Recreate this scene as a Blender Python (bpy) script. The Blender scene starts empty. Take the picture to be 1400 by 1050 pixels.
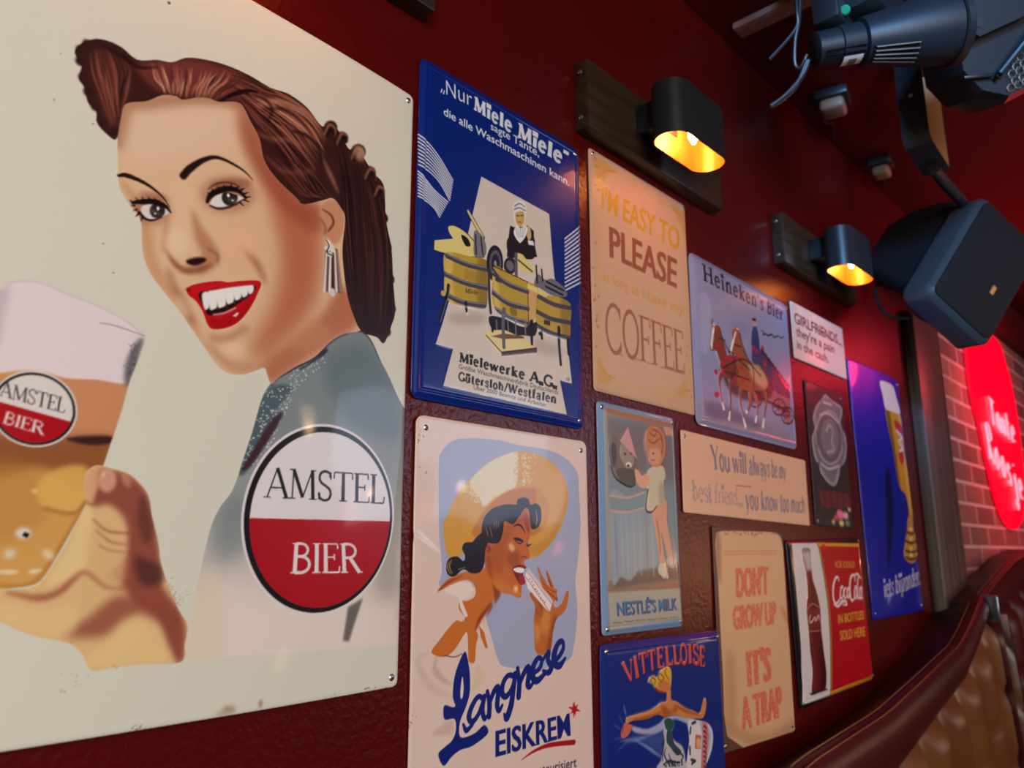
import bpy, bmesh, math, random
import numpy as np
from mathutils import Vector, Matrix

scene = bpy.context.scene
COL = scene.collection
R = math.radians

# ------------------------------------------------------------------ camera, world, room lights, exposure
cam_data = bpy.data.cameras.new('camera')
cam_data.sensor_fit = 'HORIZONTAL'; cam_data.sensor_width = 36.0
cam_data.lens = 36.0*1067/1400
cam_data.clip_start = .02
cam_data.dof.use_dof = True; cam_data.dof.focus_distance = .84; cam_data.dof.aperture_fstop = 6.0
camera = bpy.data.objects.new('camera', cam_data); COL.objects.link(camera)
_p, _y, _r = R(12.27), R(47.0), R(-.14)
_f = Vector((math.sin(_y)*math.cos(_p), math.cos(_y)*math.cos(_p), math.sin(_p)))
_s = Vector((math.cos(_y), -math.sin(_y), 0)); _u = _s.cross(_f)
_rr = math.cos(_r)*_s+math.sin(_r)*_u; _uu = -math.sin(_r)*_s+math.cos(_r)*_u
camera.matrix_world = Matrix(((_rr.x, _uu.x, -_f.x, 0), (_rr.y, _uu.y, -_f.y, -.64), (_rr.z, _uu.z, -_f.z, 1.5), (0, 0, 0, 1)))
scene.camera = camera

world = bpy.data.worlds.new('bar_room'); scene.world = world; world.use_nodes = True
world.node_tree.nodes['Background'].inputs[0].default_value = (.03, .02, .02, 1)
world.node_tree.nodes['Background'].inputs[1].default_value = .35

def light(name, kind, loc, power, color, target=None, **kw):
    d = bpy.data.lights.new(name, kind); d.energy = power; d.color = color
    for k, v in kw.items(): setattr(d, k, v)
    o = bpy.data.objects.new(name, d); COL.objects.link(o); o.location = loc
    if target is not None: o.rotation_euler = (Vector(target)-Vector(loc)).to_track_quat('-Z', 'Y').to_euler()
    return o

# daylight from the street window behind the photographer, cool light from the bar side, a warm spot, pendant bulbs, added blue, bracket and red lights
light('street_window', 'AREA', (-1.1, -2.6, 1.85), 72, (1, .97, .89), (.35, 0, 1.75), shape='RECTANGLE', size=1.5, size_y=1.3)
light('bar_window', 'AREA', (3.6, -2.9, 2.3), 21, (.60, .72, 1), (1.9, -.2, 1.9), shape='RECTANGLE', size=.9, size_y=1.2)
light('blue_stage_wash', 'SPOT', (.03, -1.25, 2.42), 190, (.16, .48, 1), (1.45, -.33, 2.30), spot_size=R(26), spot_blend=.4, shadow_soft_size=.12)  # added narrow blue spot for a cool sheen on the black fixtures
light('ceiling_spot', 'SPOT', (1.0, -1.5, 2.45), 11, (1, .66, .42), (1.2, 0, 1.35), spot_size=R(50), spot_blend=.8, shadow_soft_size=.05)
light('table_lamp', 'SPOT', (.75, -.95, 1.15), 13, (1, .55, .25), (1.70, -.26, 2.42), spot_size=R(11), spot_blend=.5, shadow_soft_size=.03)  # added unseen spot, only to light the inside of the speaker bracket
for _x, _yy, _z, _pw, _c in [(1.55, -1.5, 1.95, .6, (1, .62, .30)), (2.1, -2.2, 2.05, 2.0, (1, .66, .36)), (2.9, -2.4, 1.85, 2, (1, .60, .30)),
                             (1.2, -1.1, 1.25, .25, (1, .62, .30)), (1.35, -1.0, 1.62, .25, (1, .05, .08)), (2.7, -1.6, 1.5, .7, (1, .05, .10)), (2.75, -.97, 1.46, 6.5, (1, .50, .22))]:
    light('pendant_bulb', 'POINT', (_x, _yy, _z), _pw, _c, shadow_soft_size=.035)
light('red_stage_spot', 'SPOT', (2.55, -1.1, 2.4), 110, (1, .02, .06), (3.3, 0, 1.9), spot_size=R(50), spot_blend=.9, shadow_soft_size=.03)  # red spot for the glow on the bricks around the sign
light('red_stage_wash', 'POINT', (2.95, -.55, 2.2), 7, (1, .03, .06), shadow_soft_size=.08)  # added point light for the red glow on ceiling and bricks

scene.view_settings.view_transform = 'Standard'; scene.view_settings.look = 'None'
scene.view_settings.exposure = 0.0; scene.view_settings.gamma = 1.0
scene.view_settings.use_curve_mapping = False

# ------------------------------------------------------------------ materials
def material(name, color, rough=.5, metal=0., coat=0., bump=None, var=None, emit=None, spec=.5, sheen=0):
    m = bpy.data.materials.new(name); m.use_nodes = True; nt = m.node_tree; b = nt.nodes['Principled BSDF']
    b.inputs['Base Color'].default_value = (*color, 1); b.inputs['Roughness'].default_value = rough
    b.inputs['Metallic'].default_value = metal; b.inputs['Coat Weight'].default_value = coat; b.inputs['Coat Roughness'].default_value = .06
    b.inputs['Specular IOR Level'].default_value = spec
    tc = nt.nodes.new('ShaderNodeTexCoord')
    if var:                                                     # (scale vector, second colour, detail)
        mp = nt.nodes.new('ShaderNodeMapping'); mp.inputs['Scale'].default_value = var[0]
        n = nt.nodes.new('ShaderNodeTexNoise'); n.inputs['Scale'].default_value = 1; n.inputs['Detail'].default_value = var[2]
        r = nt.nodes.new('ShaderNodeValToRGB'); r.color_ramp.elements[0].position = .35; r.color_ramp.elements[1].position = .68
        r.color_ramp.elements[0].color = (*color, 1); r.color_ramp.elements[1].color = (*var[1], 1)
        nt.links.new(tc.outputs['Object'], mp.inputs[0]); nt.links.new(mp.outputs[0], n.inputs['Vector'])
        nt.links.new(n.outputs['Fac'], r.inputs[0]); nt.links.new(r.outputs[0], b.inputs['Base Color'])
    if bump:                                                    # (scale, strength, distance)
        n2 = nt.nodes.new('ShaderNodeTexNoise'); n2.inputs['Scale'].default_value = bump[0]; n2.inputs['Detail'].default_value = 3
        bp = nt.nodes.new('ShaderNodeBump'); bp.inputs['Strength'].default_value = bump[1]; bp.inputs['Distance'].default_value = bump[2]
        nt.links.new(tc.outputs['Object'], n2.inputs['Vector']); nt.links.new(n2.outputs['Fac'], bp.inputs['Height']); nt.links.new(bp.outputs[0], b.inputs['Normal'])
    if emit:
        b.inputs['Emission Color'].default_value = (*emit[0], 1); b.inputs['Emission Strength'].default_value = emit[1]
    return m

def print_material(name, rough, coat):
    m = material(name, (.8, .8, .8), rough, coat=coat, spec=.25, bump=(14, .03, .01)); nt = m.node_tree
    a = nt.nodes.new('ShaderNodeVertexColor'); a.layer_name = 'print'
    nt.links.new(a.outputs[0], nt.nodes['Principled BSDF'].inputs['Base Color'])
    return m

M = dict(
    wall=material('dark_red_gloss_paint', (.086, .0022, .002), .30, spec=.36, bump=(130, .3, .004), var=((3, 3, 3), (.070, .0018, .0018), 3)),
    ceiling=material('dark_red_ceiling_paint', (.085, .003, .0035), .55, spec=.2, bump=(90, .15, .003)),
    floor=material('dark_floor_boards', (.05, .028, .018), .4, var=((2, 30, 1), (.03, .016, .01), 4)),
    enamel=print_material('glossy_printed_tin', .32, .3), satin=print_material('satin_printed_tin', .42, .05),
    tin_back=material('bare_tin', (.45, .44, .42), .4, 1.), rim_blue=None,
    screw=material('zinc_screw', (.62, .62, .60), .3, 1.), screw_dark=material('slot_shadow', (.02, .02, .02), .8),
    plank=material('dark_stained_plank', (.040, .020, .010), .38, var=((4, 60, 60), (.018, .009, .005), 5), bump=(60, .1, .002)),
    black=material('black_powder_coat', (.012, .013, .016), .38, bump=(400, .08, .0006)),
    black_satin=material('black_moulded_plastic', (.013, .015, .020), .42, spec=.32, bump=(500, .1, .0005)),
    black_rough=material('black_speaker_cloth', (.010, .007, .008), .75, spec=.25, bump=(900, .5, .001)),
    copper=material('gold_leaf_lining', (.80, .30, .06), .4, .6, bump=(60, .12, .002)),
    tan=material('tan_painted_steel', (.55, .27, .12), .45),  # warm light put into the colour of the bracket's inner faces
    bezel=material('grey_moulded_plastic', (.045, .055, .065), .36),  # lighter and bluer than the cabinet: cool light put into the colour
    dark_chrome=material('dark_chrome', (.22, .27, .30), .25, 1.),
    chrome=material('polished_chrome', (.7, .72, .74), .12, 1.),
    white_plastic=material('off_white_plastic', (.26, .16, .11), .5), sticker=material('white_paper_sticker', (.6, .58, .55), .6), ink=material('grey_ink', (.12, .10, .10), .6),
    green=material('green_button', (.01, .22, .12), .35, emit=((.01, .25, .13), .12)),
    orange=material('orange_enamel', (.75, .22, .03), .3), bulb=material('warm_filament_bulb', (1, .8, .5), .3, emit=((1, .62, .22), 60)),
    leather=material('oxblood_leather', (.060, .008, .008), .40, spec=.16, bump=(70, .25, .003), var=((9, 9, 9), (.05, .007, .008), 4)),
    leather_brown=material('tan_brown_leather', (.18, .065, .018), .42, spec=.22, bump=(60, .25, .003), var=((8, 8, 8), (.12, .038, .010), 4)),
    ledge=material('black_brown_ledge', (.014, .006, .005), .45), piping=material('gold_piping', (.18, .065, .025), .35, .3),
    post=material('weathered_dark_wood', (.045, .030, .027), .40, var=((60, 60, 1.2), (.13, .095, .085), 5), bump=(40, .25, .003)),
    neon=material('pink_neon_tube', (1, .3, .35), .2, emit=((1, .24, .32), 1.5)), neon_panel=material('red_glowing_acrylic', (.5, .0, .01), .3, emit=((1, .0, .022), .95)), wire=material('grey_wire', (.25, .24, .22), .35, .8),
    conduit=material('pale_conduit', (.34, .18, .15), .5),
)

def brick_material():
    m = material('red_brick', (.3, .1, .08), .75); nt = m.node_tree; b = nt.nodes['Principled BSDF']
    tc = nt.nodes['Texture Coordinate']; mp = nt.nodes.new('ShaderNodeMapping'); mp.inputs['Rotation'].default_value = (R(-90), 0, 0)
    br = nt.nodes.new('ShaderNodeTexBrick'); br.inputs['Scale'].default_value = 1
    br.inputs['Brick Width'].default_value = .23; br.inputs['Row Height'].default_value = .066; br.inputs['Mortar Size'].default_value = .006; br.inputs['Mortar Smooth'].default_value = .3
    br.inputs['Color1'].default_value = (.30, .105, .085, 1); br.inputs['Color2'].default_value = (.12, .045, .04, 1); br.inputs['Mortar'].default_value = (.50, .34, .31, 1); br.inputs['Bias'].default_value = -.1
    no = nt.nodes.new('ShaderNodeTexNoise'); no.inputs['Scale'].default_value = 35; no.inputs['Detail'].default_value = 6
    mx = nt.nodes.new('ShaderNodeMix'); mx.data_type = 'RGBA'; mx.blend_type = 'OVERLAY'; mx.inputs[0].default_value = .45
    bp = nt.nodes.new('ShaderNodeBump'); bp.invert = True; bp.inputs['Strength'].default_value = .6; bp.inputs['Distance'].default_value = .006
    L = nt.links.new
    L(tc.outputs['Object'], mp.inputs[0]); L(mp.outputs[0], br.inputs['Vector']); L(tc.outputs['Object'], no.inputs['Vector'])
    L(br.outputs['Color'], mx.inputs[6]); L(no.outputs['Color'], mx.inputs[7]); L(mx.outputs[2], b.inputs['Base Color'])
    L(br.outputs['Fac'], bp.inputs['Height']); L(bp.outputs[0], b.inputs['Normal'])
    return m
M['brick'] = brick_material()

# ------------------------------------------------------------------ mesh helpers
def link_mesh(name, me, mat, parent=None):
    o = bpy.data.objects.new(name, me); COL.objects.link(o)
    if mat is not None:
        for x in (mat if isinstance(mat, (list, tuple)) else [mat]): me.materials.append(x)
    if parent is not None: o.parent = parent
    return o

def obj(name, bm, mat, parent=None, smooth=30):
    me = bpy.data.meshes.new(name); bmesh.ops.recalc_face_normals(bm, faces=bm.faces); bm.to_mesh(me); bm.free()
    if smooth:
        for p in me.polygons: p.use_smooth = True
        me.set_sharp_from_angle(angle=R(smooth))
    return link_mesh(name, me, mat, parent)

def thing(name, label, cat, loc=(0, 0, 0), rot=(0, 0, 0), group=None):
    o = bpy.data.objects.new(name, None); COL.objects.link(o); o.location = loc; o.rotation_euler = rot
    o.empty_display_size = .05
    return tag(o, label, cat, group)

def tag(o, label, cat, group=None):
    o['label'] = label; o['category'] = cat
    if group: o['group'] = group
    return o

def structure(o): o['kind'] = 'structure'; return o

def box_bm(lo, hi, bevel=0, seg=2, bm=None):
    bm = bm or bmesh.new(); lo, hi = Vector(lo), Vector(hi)
    r = bmesh.ops.create_cube(bm, size=1, matrix=Matrix.Translation((lo+hi)/2) @ Matrix.Diagonal((*(hi-lo), 1)))
    if bevel:
        es = {e for v in r['verts'] for e in v.link_edges}
        bmesh.ops.bevel(bm, geom=list(es), offset=bevel, segments=seg, affect='EDGES', profile=.5)
    return bm

def loft(rings, caps=True, closed=True, bm=None):
    bm = bm or bmesh.new(); vs = [[bm.verts.new(p) for p in r] for r in rings]; n = len(rings[0])
    for a, b in zip(vs, vs[1:]):
        for i in range(n if closed else n-1): bm.faces.new((a[i], a[(i+1) % n], b[(i+1) % n], b[i]))
    if caps: bm.faces.new(vs[0][::-1]); bm.faces.new(vs[-1])
    return bm

def frame(d):
    d = Vector(d).normalized(); a = d.cross(Vector((0, 0, 1)))
    if a.length < 1e-3: a = d.cross(Vector((1, 0, 0)))
    a.normalize(); return d, a, a.cross(d).normalized()

def lathe(p0, p1, prof, n=40, bm=None, caps=True):             # profile (t along the axis 0..1, radius)
    p0, p1 = Vector(p0), Vector(p1); d, a, b = frame(p1-p0)
    rings = [[p0+(p1-p0)*t+(a*math.cos(k)+b*math.sin(k))*r for k in np.linspace(0, 2*math.pi, n, endpoint=False)] for t, r in prof]
    return loft(rings, caps, bm=bm)

def spline(p, n=8):
    return [Vector(q) for q in smooth_open(np.array([tuple(v) for v in p]), n)]

def tube(pts, r, n=10, bm=None, smooth_n=8):
    p = spline(pts, smooth_n) if len(pts) > 2 and smooth_n else [Vector(q) for q in pts]
    rings = []; prev = None
    for i, q in enumerate(p):
        d = (p[min(i+1, len(p)-1)]-p[max(i-1, 0)]).normalized()
        if prev is None: _, a, b = frame(d)
        else:
            a = (prev-d*prev.dot(d)).normalized(); b = d.cross(a)
        prev = a
        rings.append([q+(a*math.cos(k)+b*math.sin(k))*r for k in np.linspace(0, 2*math.pi, n, endpoint=False)])
    return loft(rings, bm=bm)
# ------------------------------------------------------------------ printing the tin signs
# Every sign is a real metal plate; its printed artwork is computed here from shapes given in millimetres on the
# plate (origin bottom left) and kept as the print colour of the plate's own vertices.  "h" raises embossed areas.
def lin(c):
    c = np.asarray(c, float)
    return np.where(c <= .04045, c/12.92, ((c+.055)/1.055)**2.4)

def rgb255(s):
    return np.array(s, float)/255

def smooth_closed(p, n=6):
    p = np.asarray(p, float)
    a, b, c, d = np.roll(p, 1, 0), p, np.roll(p, -1, 0), np.roll(p, -2, 0)
    t = (np.arange(n)/n)[None, :, None]
    a, b, c, d = (q[:, None, :] for q in (a, b, c, d))
    return (.5*(2*b+(c-a)*t+(2*a-5*b+4*c-d)*t*t+(3*b-a-3*c+d)*t**3)).reshape(-1, 2)

def smooth_open(p, n=6):
    p = np.asarray(p, float)
    if len(p) < 3: return p
    q = np.vstack([2*p[0]-p[1], p, 2*p[-1]-p[-2]])
    out = []
    for i in range(1, len(q)-2):
        a, b, c, d = q[i-1:i+3]
        t = (np.arange(n)/n)[:, None]
        out.append(.5*(2*b+(c-a)*t+(2*a-5*b+4*c-d)*t*t+(3*b-a-3*c+d)*t**3))
    return np.vstack(out+[p[-1:]])

def box_blur(m, r):
    for _ in range(2):
        for ax in (0, 1):
            n = m.shape[ax]; k = max(1, min(int(r), n-1))
            pad = [(0, 0), (0, 0)]; pad[ax] = (k+1, k)
            c = np.cumsum(np.pad(m, pad, mode='edge'), axis=ax)
            hi = np.take(c, np.arange(2*k+1, 2*k+1+n), axis=ax); lo = np.take(c, np.arange(0, n), axis=ax)
            m = (hi-lo)/(2*k+1)
    return m

class Canvas:
    def __init__(s, w, h, pitch, base):
        s.w, s.h = w, h
        s.nx, s.ny = int(round(w/pitch))+1, int(round(h/pitch))+1
        s.kx, s.ky = 2*(s.nx)/w, 2*(s.ny)/h                    # two samples per vertex each way
        s.W, s.H = 2*s.nx, 2*s.ny
        s.rgb = np.empty((s.H, s.W, 3), np.float32); s.rgb[:] = rgb255(base)
        s.hgt = np.zeros((s.H, s.W), np.float32)
        s.masks = {}
    def px(s, p):
        p = np.asarray(p, float).reshape(-1, 2)
        return p*np.array([s.kx, s.ky])
    def cover(s, polys):                                        # polygons in pixels -> coverage and its corner
        P = np.vstack(polys)
        x0, y0 = np.floor(P.min(0)).astype(int)-1; x1, y1 = np.ceil(P.max(0)).astype(int)+2
        x0, y0 = max(x0, 0), max(y0, 0); x1, y1 = min(x1, s.W), min(y1, s.H)
        if x1 <= x0 or y1 <= y0: return None, 0, 0
        nw, nh = x1-x0, 2*(y1-y0)
        acc = np.zeros((nh, nw+2))
        a = np.vstack(polys); b = np.vstack([np.roll(q, -1, 0) for q in polys])
        ya, yb = (a[:, 1]-y0)*2-.5, (b[:, 1]-y0)*2-.5
        lo = np.ceil(np.minimum(ya, yb)); hi = np.ceil(np.maximum(ya, yb))
        lo, hi = np.clip(lo, 0, nh).astype(int), np.clip(hi, 0, nh).astype(int)
        cnt = hi-lo; keep = cnt > 0
        idx = np.repeat(np.nonzero(keep)[0], cnt[keep])
        if len(idx):
            start = np.repeat(np.cumsum(cnt[keep])-cnt[keep], cnt[keep])
            row = lo[idx]+np.arange(len(idx))-start
            t = (row-ya[idx])/(yb[idx]-ya[idx])
            x = np.clip(a[idx, 0]+t*(b[idx, 0]-a[idx, 0])-x0, 0, nw)
            sg = np.where(yb[idx] > ya[idx], 1., -1.)
            xi = np.floor(x).astype(int); fr = x-xi
            np.add.at(acc, (row, xi), sg*(1-fr)); np.add.at(acc, (row, xi+1), sg*fr)
        m = np.clip(np.abs(np.cumsum(acc, 1)[:, :nw]), 0, 1)
        return (m[0::2]+m[1::2])/2, x0, y0
    def put(s, m, x0, y0, col, a=1, f=0, c=None, m_name=None, h=0, g=None, bite=0):
        if m is None: return
        f = f*s.kx
        if f >= 1:
            r = int(f/2)+1; p = 2*r+1
            X0, Y0, X1, Y1 = x0-p, y0-p, x0+m.shape[1]+p, y0+m.shape[0]+p
            big = np.pad(m, p); big = box_blur(big, r)
            cx0, cy0, cx1, cy1 = max(X0, 0), max(Y0, 0), min(X1, s.W), min(Y1, s.H)
            m = big[cy0-Y0:cy1-Y0, cx0-X0:cx1-X0]; x0, y0 = cx0, cy0
            if m.size == 0: return
        sl = (slice(y0, y0+m.shape[0]), slice(x0, x0+m.shape[1]))
        m = m.astype(np.float32)
        if c: m = m*s.masks[c][sl]
        if m_name:
            M = s.masks.setdefault(m_name, np.zeros((s.H, s.W), np.float32)); M[sl] = np.maximum(M[sl], m)
        if h: s.hgt[sl] = np.maximum(s.hgt[sl], m*h) if h > 0 else np.minimum(s.hgt[sl], m*h)
        if a <= 0: return
        if bite:                                                # worn print: speckled gaps
            rng = np.random.RandomState(7); n = box_blur(rng.rand(*m.shape), 1)
            m = m*np.clip((n-.5)*9+1.2-bite, 0, 1)
        k = (m*a)[..., None]
        if g:
            p0, p1 = s.px(g[1])[0], s.px(g[2])[0]; d = p1-p0; L = (d**2).sum()
            yy, xx = np.mgrid[sl]
            t = np.clip(((xx-p0[0])*d[0]+(yy-p0[1])*d[1])/L, 0, 1)[..., None]
            t = t*t*(3-2*t)
            cc = rgb255(col)*(1-t)+rgb255(g[0])*t
        else: cc = rgb255(col)
        s.rgb[sl] = s.rgb[sl]*(1-k)+cc*k
    def fill(s, pts, col, sm=1, **k):
        p = np.asarray(pts, float).reshape(-1, 2)
        if sm and len(p) > 2: p = smooth_closed(p)
        s.put(*s.cover([s.px(p)]), col, **k)
    def stroke(s, pts, wid, col, sm=1, f=0, **k):
        p = np.asarray(pts, float).reshape(-1, 2); wid = np.atleast_1d(np.asarray(wid, float))
        n0 = len(p)
        if sm: p = smooth_open(p)
        w = np.interp(np.linspace(0, 1, len(p)), np.linspace(0, 1, len(wid)), wid)/2*s.kx
        p = s.px(p); r = w.max()+2
        x0, y0 = np.floor(p.min(0)-r).astype(int); x1, y1 = np.ceil(p.max(0)+r).astype(int)+1
        x0, y0 = max(x0, 0), max(y0, 0); x1, y1 = min(x1, s.W), min(y1, s.H)
        if x1 <= x0 or y1 <= y0: return
        yy, xx = np.mgrid[y0:y1, x0:x1]; xx = xx+.5; yy = yy+.5
        best = np.full(xx.shape, -1e9)
        for i in range(len(p)-1):
            d = p[i+1]-p[i]; L = max((d**2).sum(), 1e-9)
            t = np.clip(((xx-p[i, 0])*d[0]+(yy-p[i, 1])*d[1])/L, 0, 1)
            best = np.maximum(best, w[i]+t*(w[i+1]-w[i])-np.hypot(xx-p[i, 0]-t*d[0], yy-p[i, 1]-t*d[1]))
        s.put(np.clip(best+.5, 0, 1), x0, y0, col, f=f, **k)
    def ell(s, at, rx, ry, col, **k):
        a = np.linspace(0, 2*math.pi, 18, endpoint=False)
        s.fill(np.c_[at[0]+rx*np.cos(a), at[1]+ry*np.sin(a)], col, sm=0, **k)
    def specks(s, pts, rx, ry, col, **k):
        a = np.linspace(0, 2*math.pi, 8, endpoint=False); e = np.c_[rx*np.cos(a), ry*np.sin(a)]
        s.put(*s.cover([s.px(q+e) for q in np.asarray(pts, float).reshape(-1, 2)]), col, **k)
    def strands(s, A, B, n, cols, w, jit, **k):                 # strands of hair between two guide lines
        A, B = (np.asarray(q, float).reshape(-1, 2) for q in (A, B)); rg = random.Random(int(A.sum()))
        for i in range(n):
            t = rg.random(); p = A*(1-t)+B*t+np.array([[rg.gauss(0, jit*.6), rg.gauss(0, jit*.6)] for _ in A])
            p = p[rg.choice([0, 0, 0, 1]) if len(p) > 3 else 0:]
            s.stroke(p, [.2, w*rg.uniform(.5, 1.2), w*rg.uniform(.4, 1), .2], rg.choice(list(cols)), **k)
    def run(s, ops):
        for o in ops:
            q = o[1]; k = o[-1]
            if o[0] == 'F': s.fill(np.array(q)/10, o[2], **k)
            elif o[0] == 'L': s.stroke(np.array(q)/10, o[2], o[3], **k)
            elif o[0] == 'T': s.text(q, o[2], np.array(o[3])/10, o[4], o[5], **k)
            elif o[0] == 'E': s.ell(q, *o[2:5], **k)
            elif o[0] == 'S': s.specks(q, *o[2:5], **k)
            elif o[0] == 'H': s.strands(q, o[2], o[3], o[4], o[5], o[6], **k)
    # ---- lettering: sans uses the built-in outline font, roman is drawn here from weighted strokes
    def text(s, kind, body, quad, col, wt=1., **k):
        q = np.asarray(quad, float).reshape(4, 2)               # TL TR BR BL of the cap height
        H = homography(q)
        if kind == 'sans':
            polys = sans_polys(body, wt)
            polys = [s.px(H(p)) for p in polys]
            s.put(*s.cover(polys), col, **k); return
        polys = [s.px(H(p)) for p in roman_polys(body, wt, kind)]
        tot = None
        P = np.vstack(polys); x0, y0 = np.maximum(np.floor(P.min(0)).astype(int)-1, 0); x1, y1 = np.ceil(P.max(0)).astype(int)+2
        x1, y1 = min(x1, s.W), min(y1, s.H)
        if x1 <= x0 or y1 <= y0: return
        tot = np.zeros((y1-y0, x1-x0))
        for p in polys:
            m, a, b = s.cover([p])
            if m is None: continue
            v = tot[b-y0:b-y0+m.shape[0], a-x0:a-x0+m.shape[1]]; np.maximum(v, m[:v.shape[0], :v.shape[1]], out=v)
        s.put(tot, x0, y0, col, **k)
    def finish(s):
        a = s.rgb.reshape(s.ny, 2, s.nx, 2, 3).mean((1, 3)); h = s.hgt.reshape(s.ny, 2, s.nx, 2).mean((1, 3))
        return lin(np.clip(a, 0, 1)), box_blur(h, 1)

def homography(q):                                              # unit square (x right, y up) -> quad TL TR BR BL
    src = np.array([(0, 1), (1, 1), (1, 0), (0, 0)], float); A = []; B = []
    for (x, y), (X, Y) in zip(src, q):
        A += [[x, y, 1, 0, 0, 0, -X*x, -X*y], [0, 0, 0, x, y, 1, -Y*x, -Y*y]]; B += [X, Y]
    h = np.append(np.linalg.solve(np.array(A), np.array(B)), 1).reshape(3, 3)
    def f(p):
        p = np.asarray(p, float); v = np.c_[p, np.ones(len(p))]@h.T
        return v[:, :2]/v[:, 2:]
    return f

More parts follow.
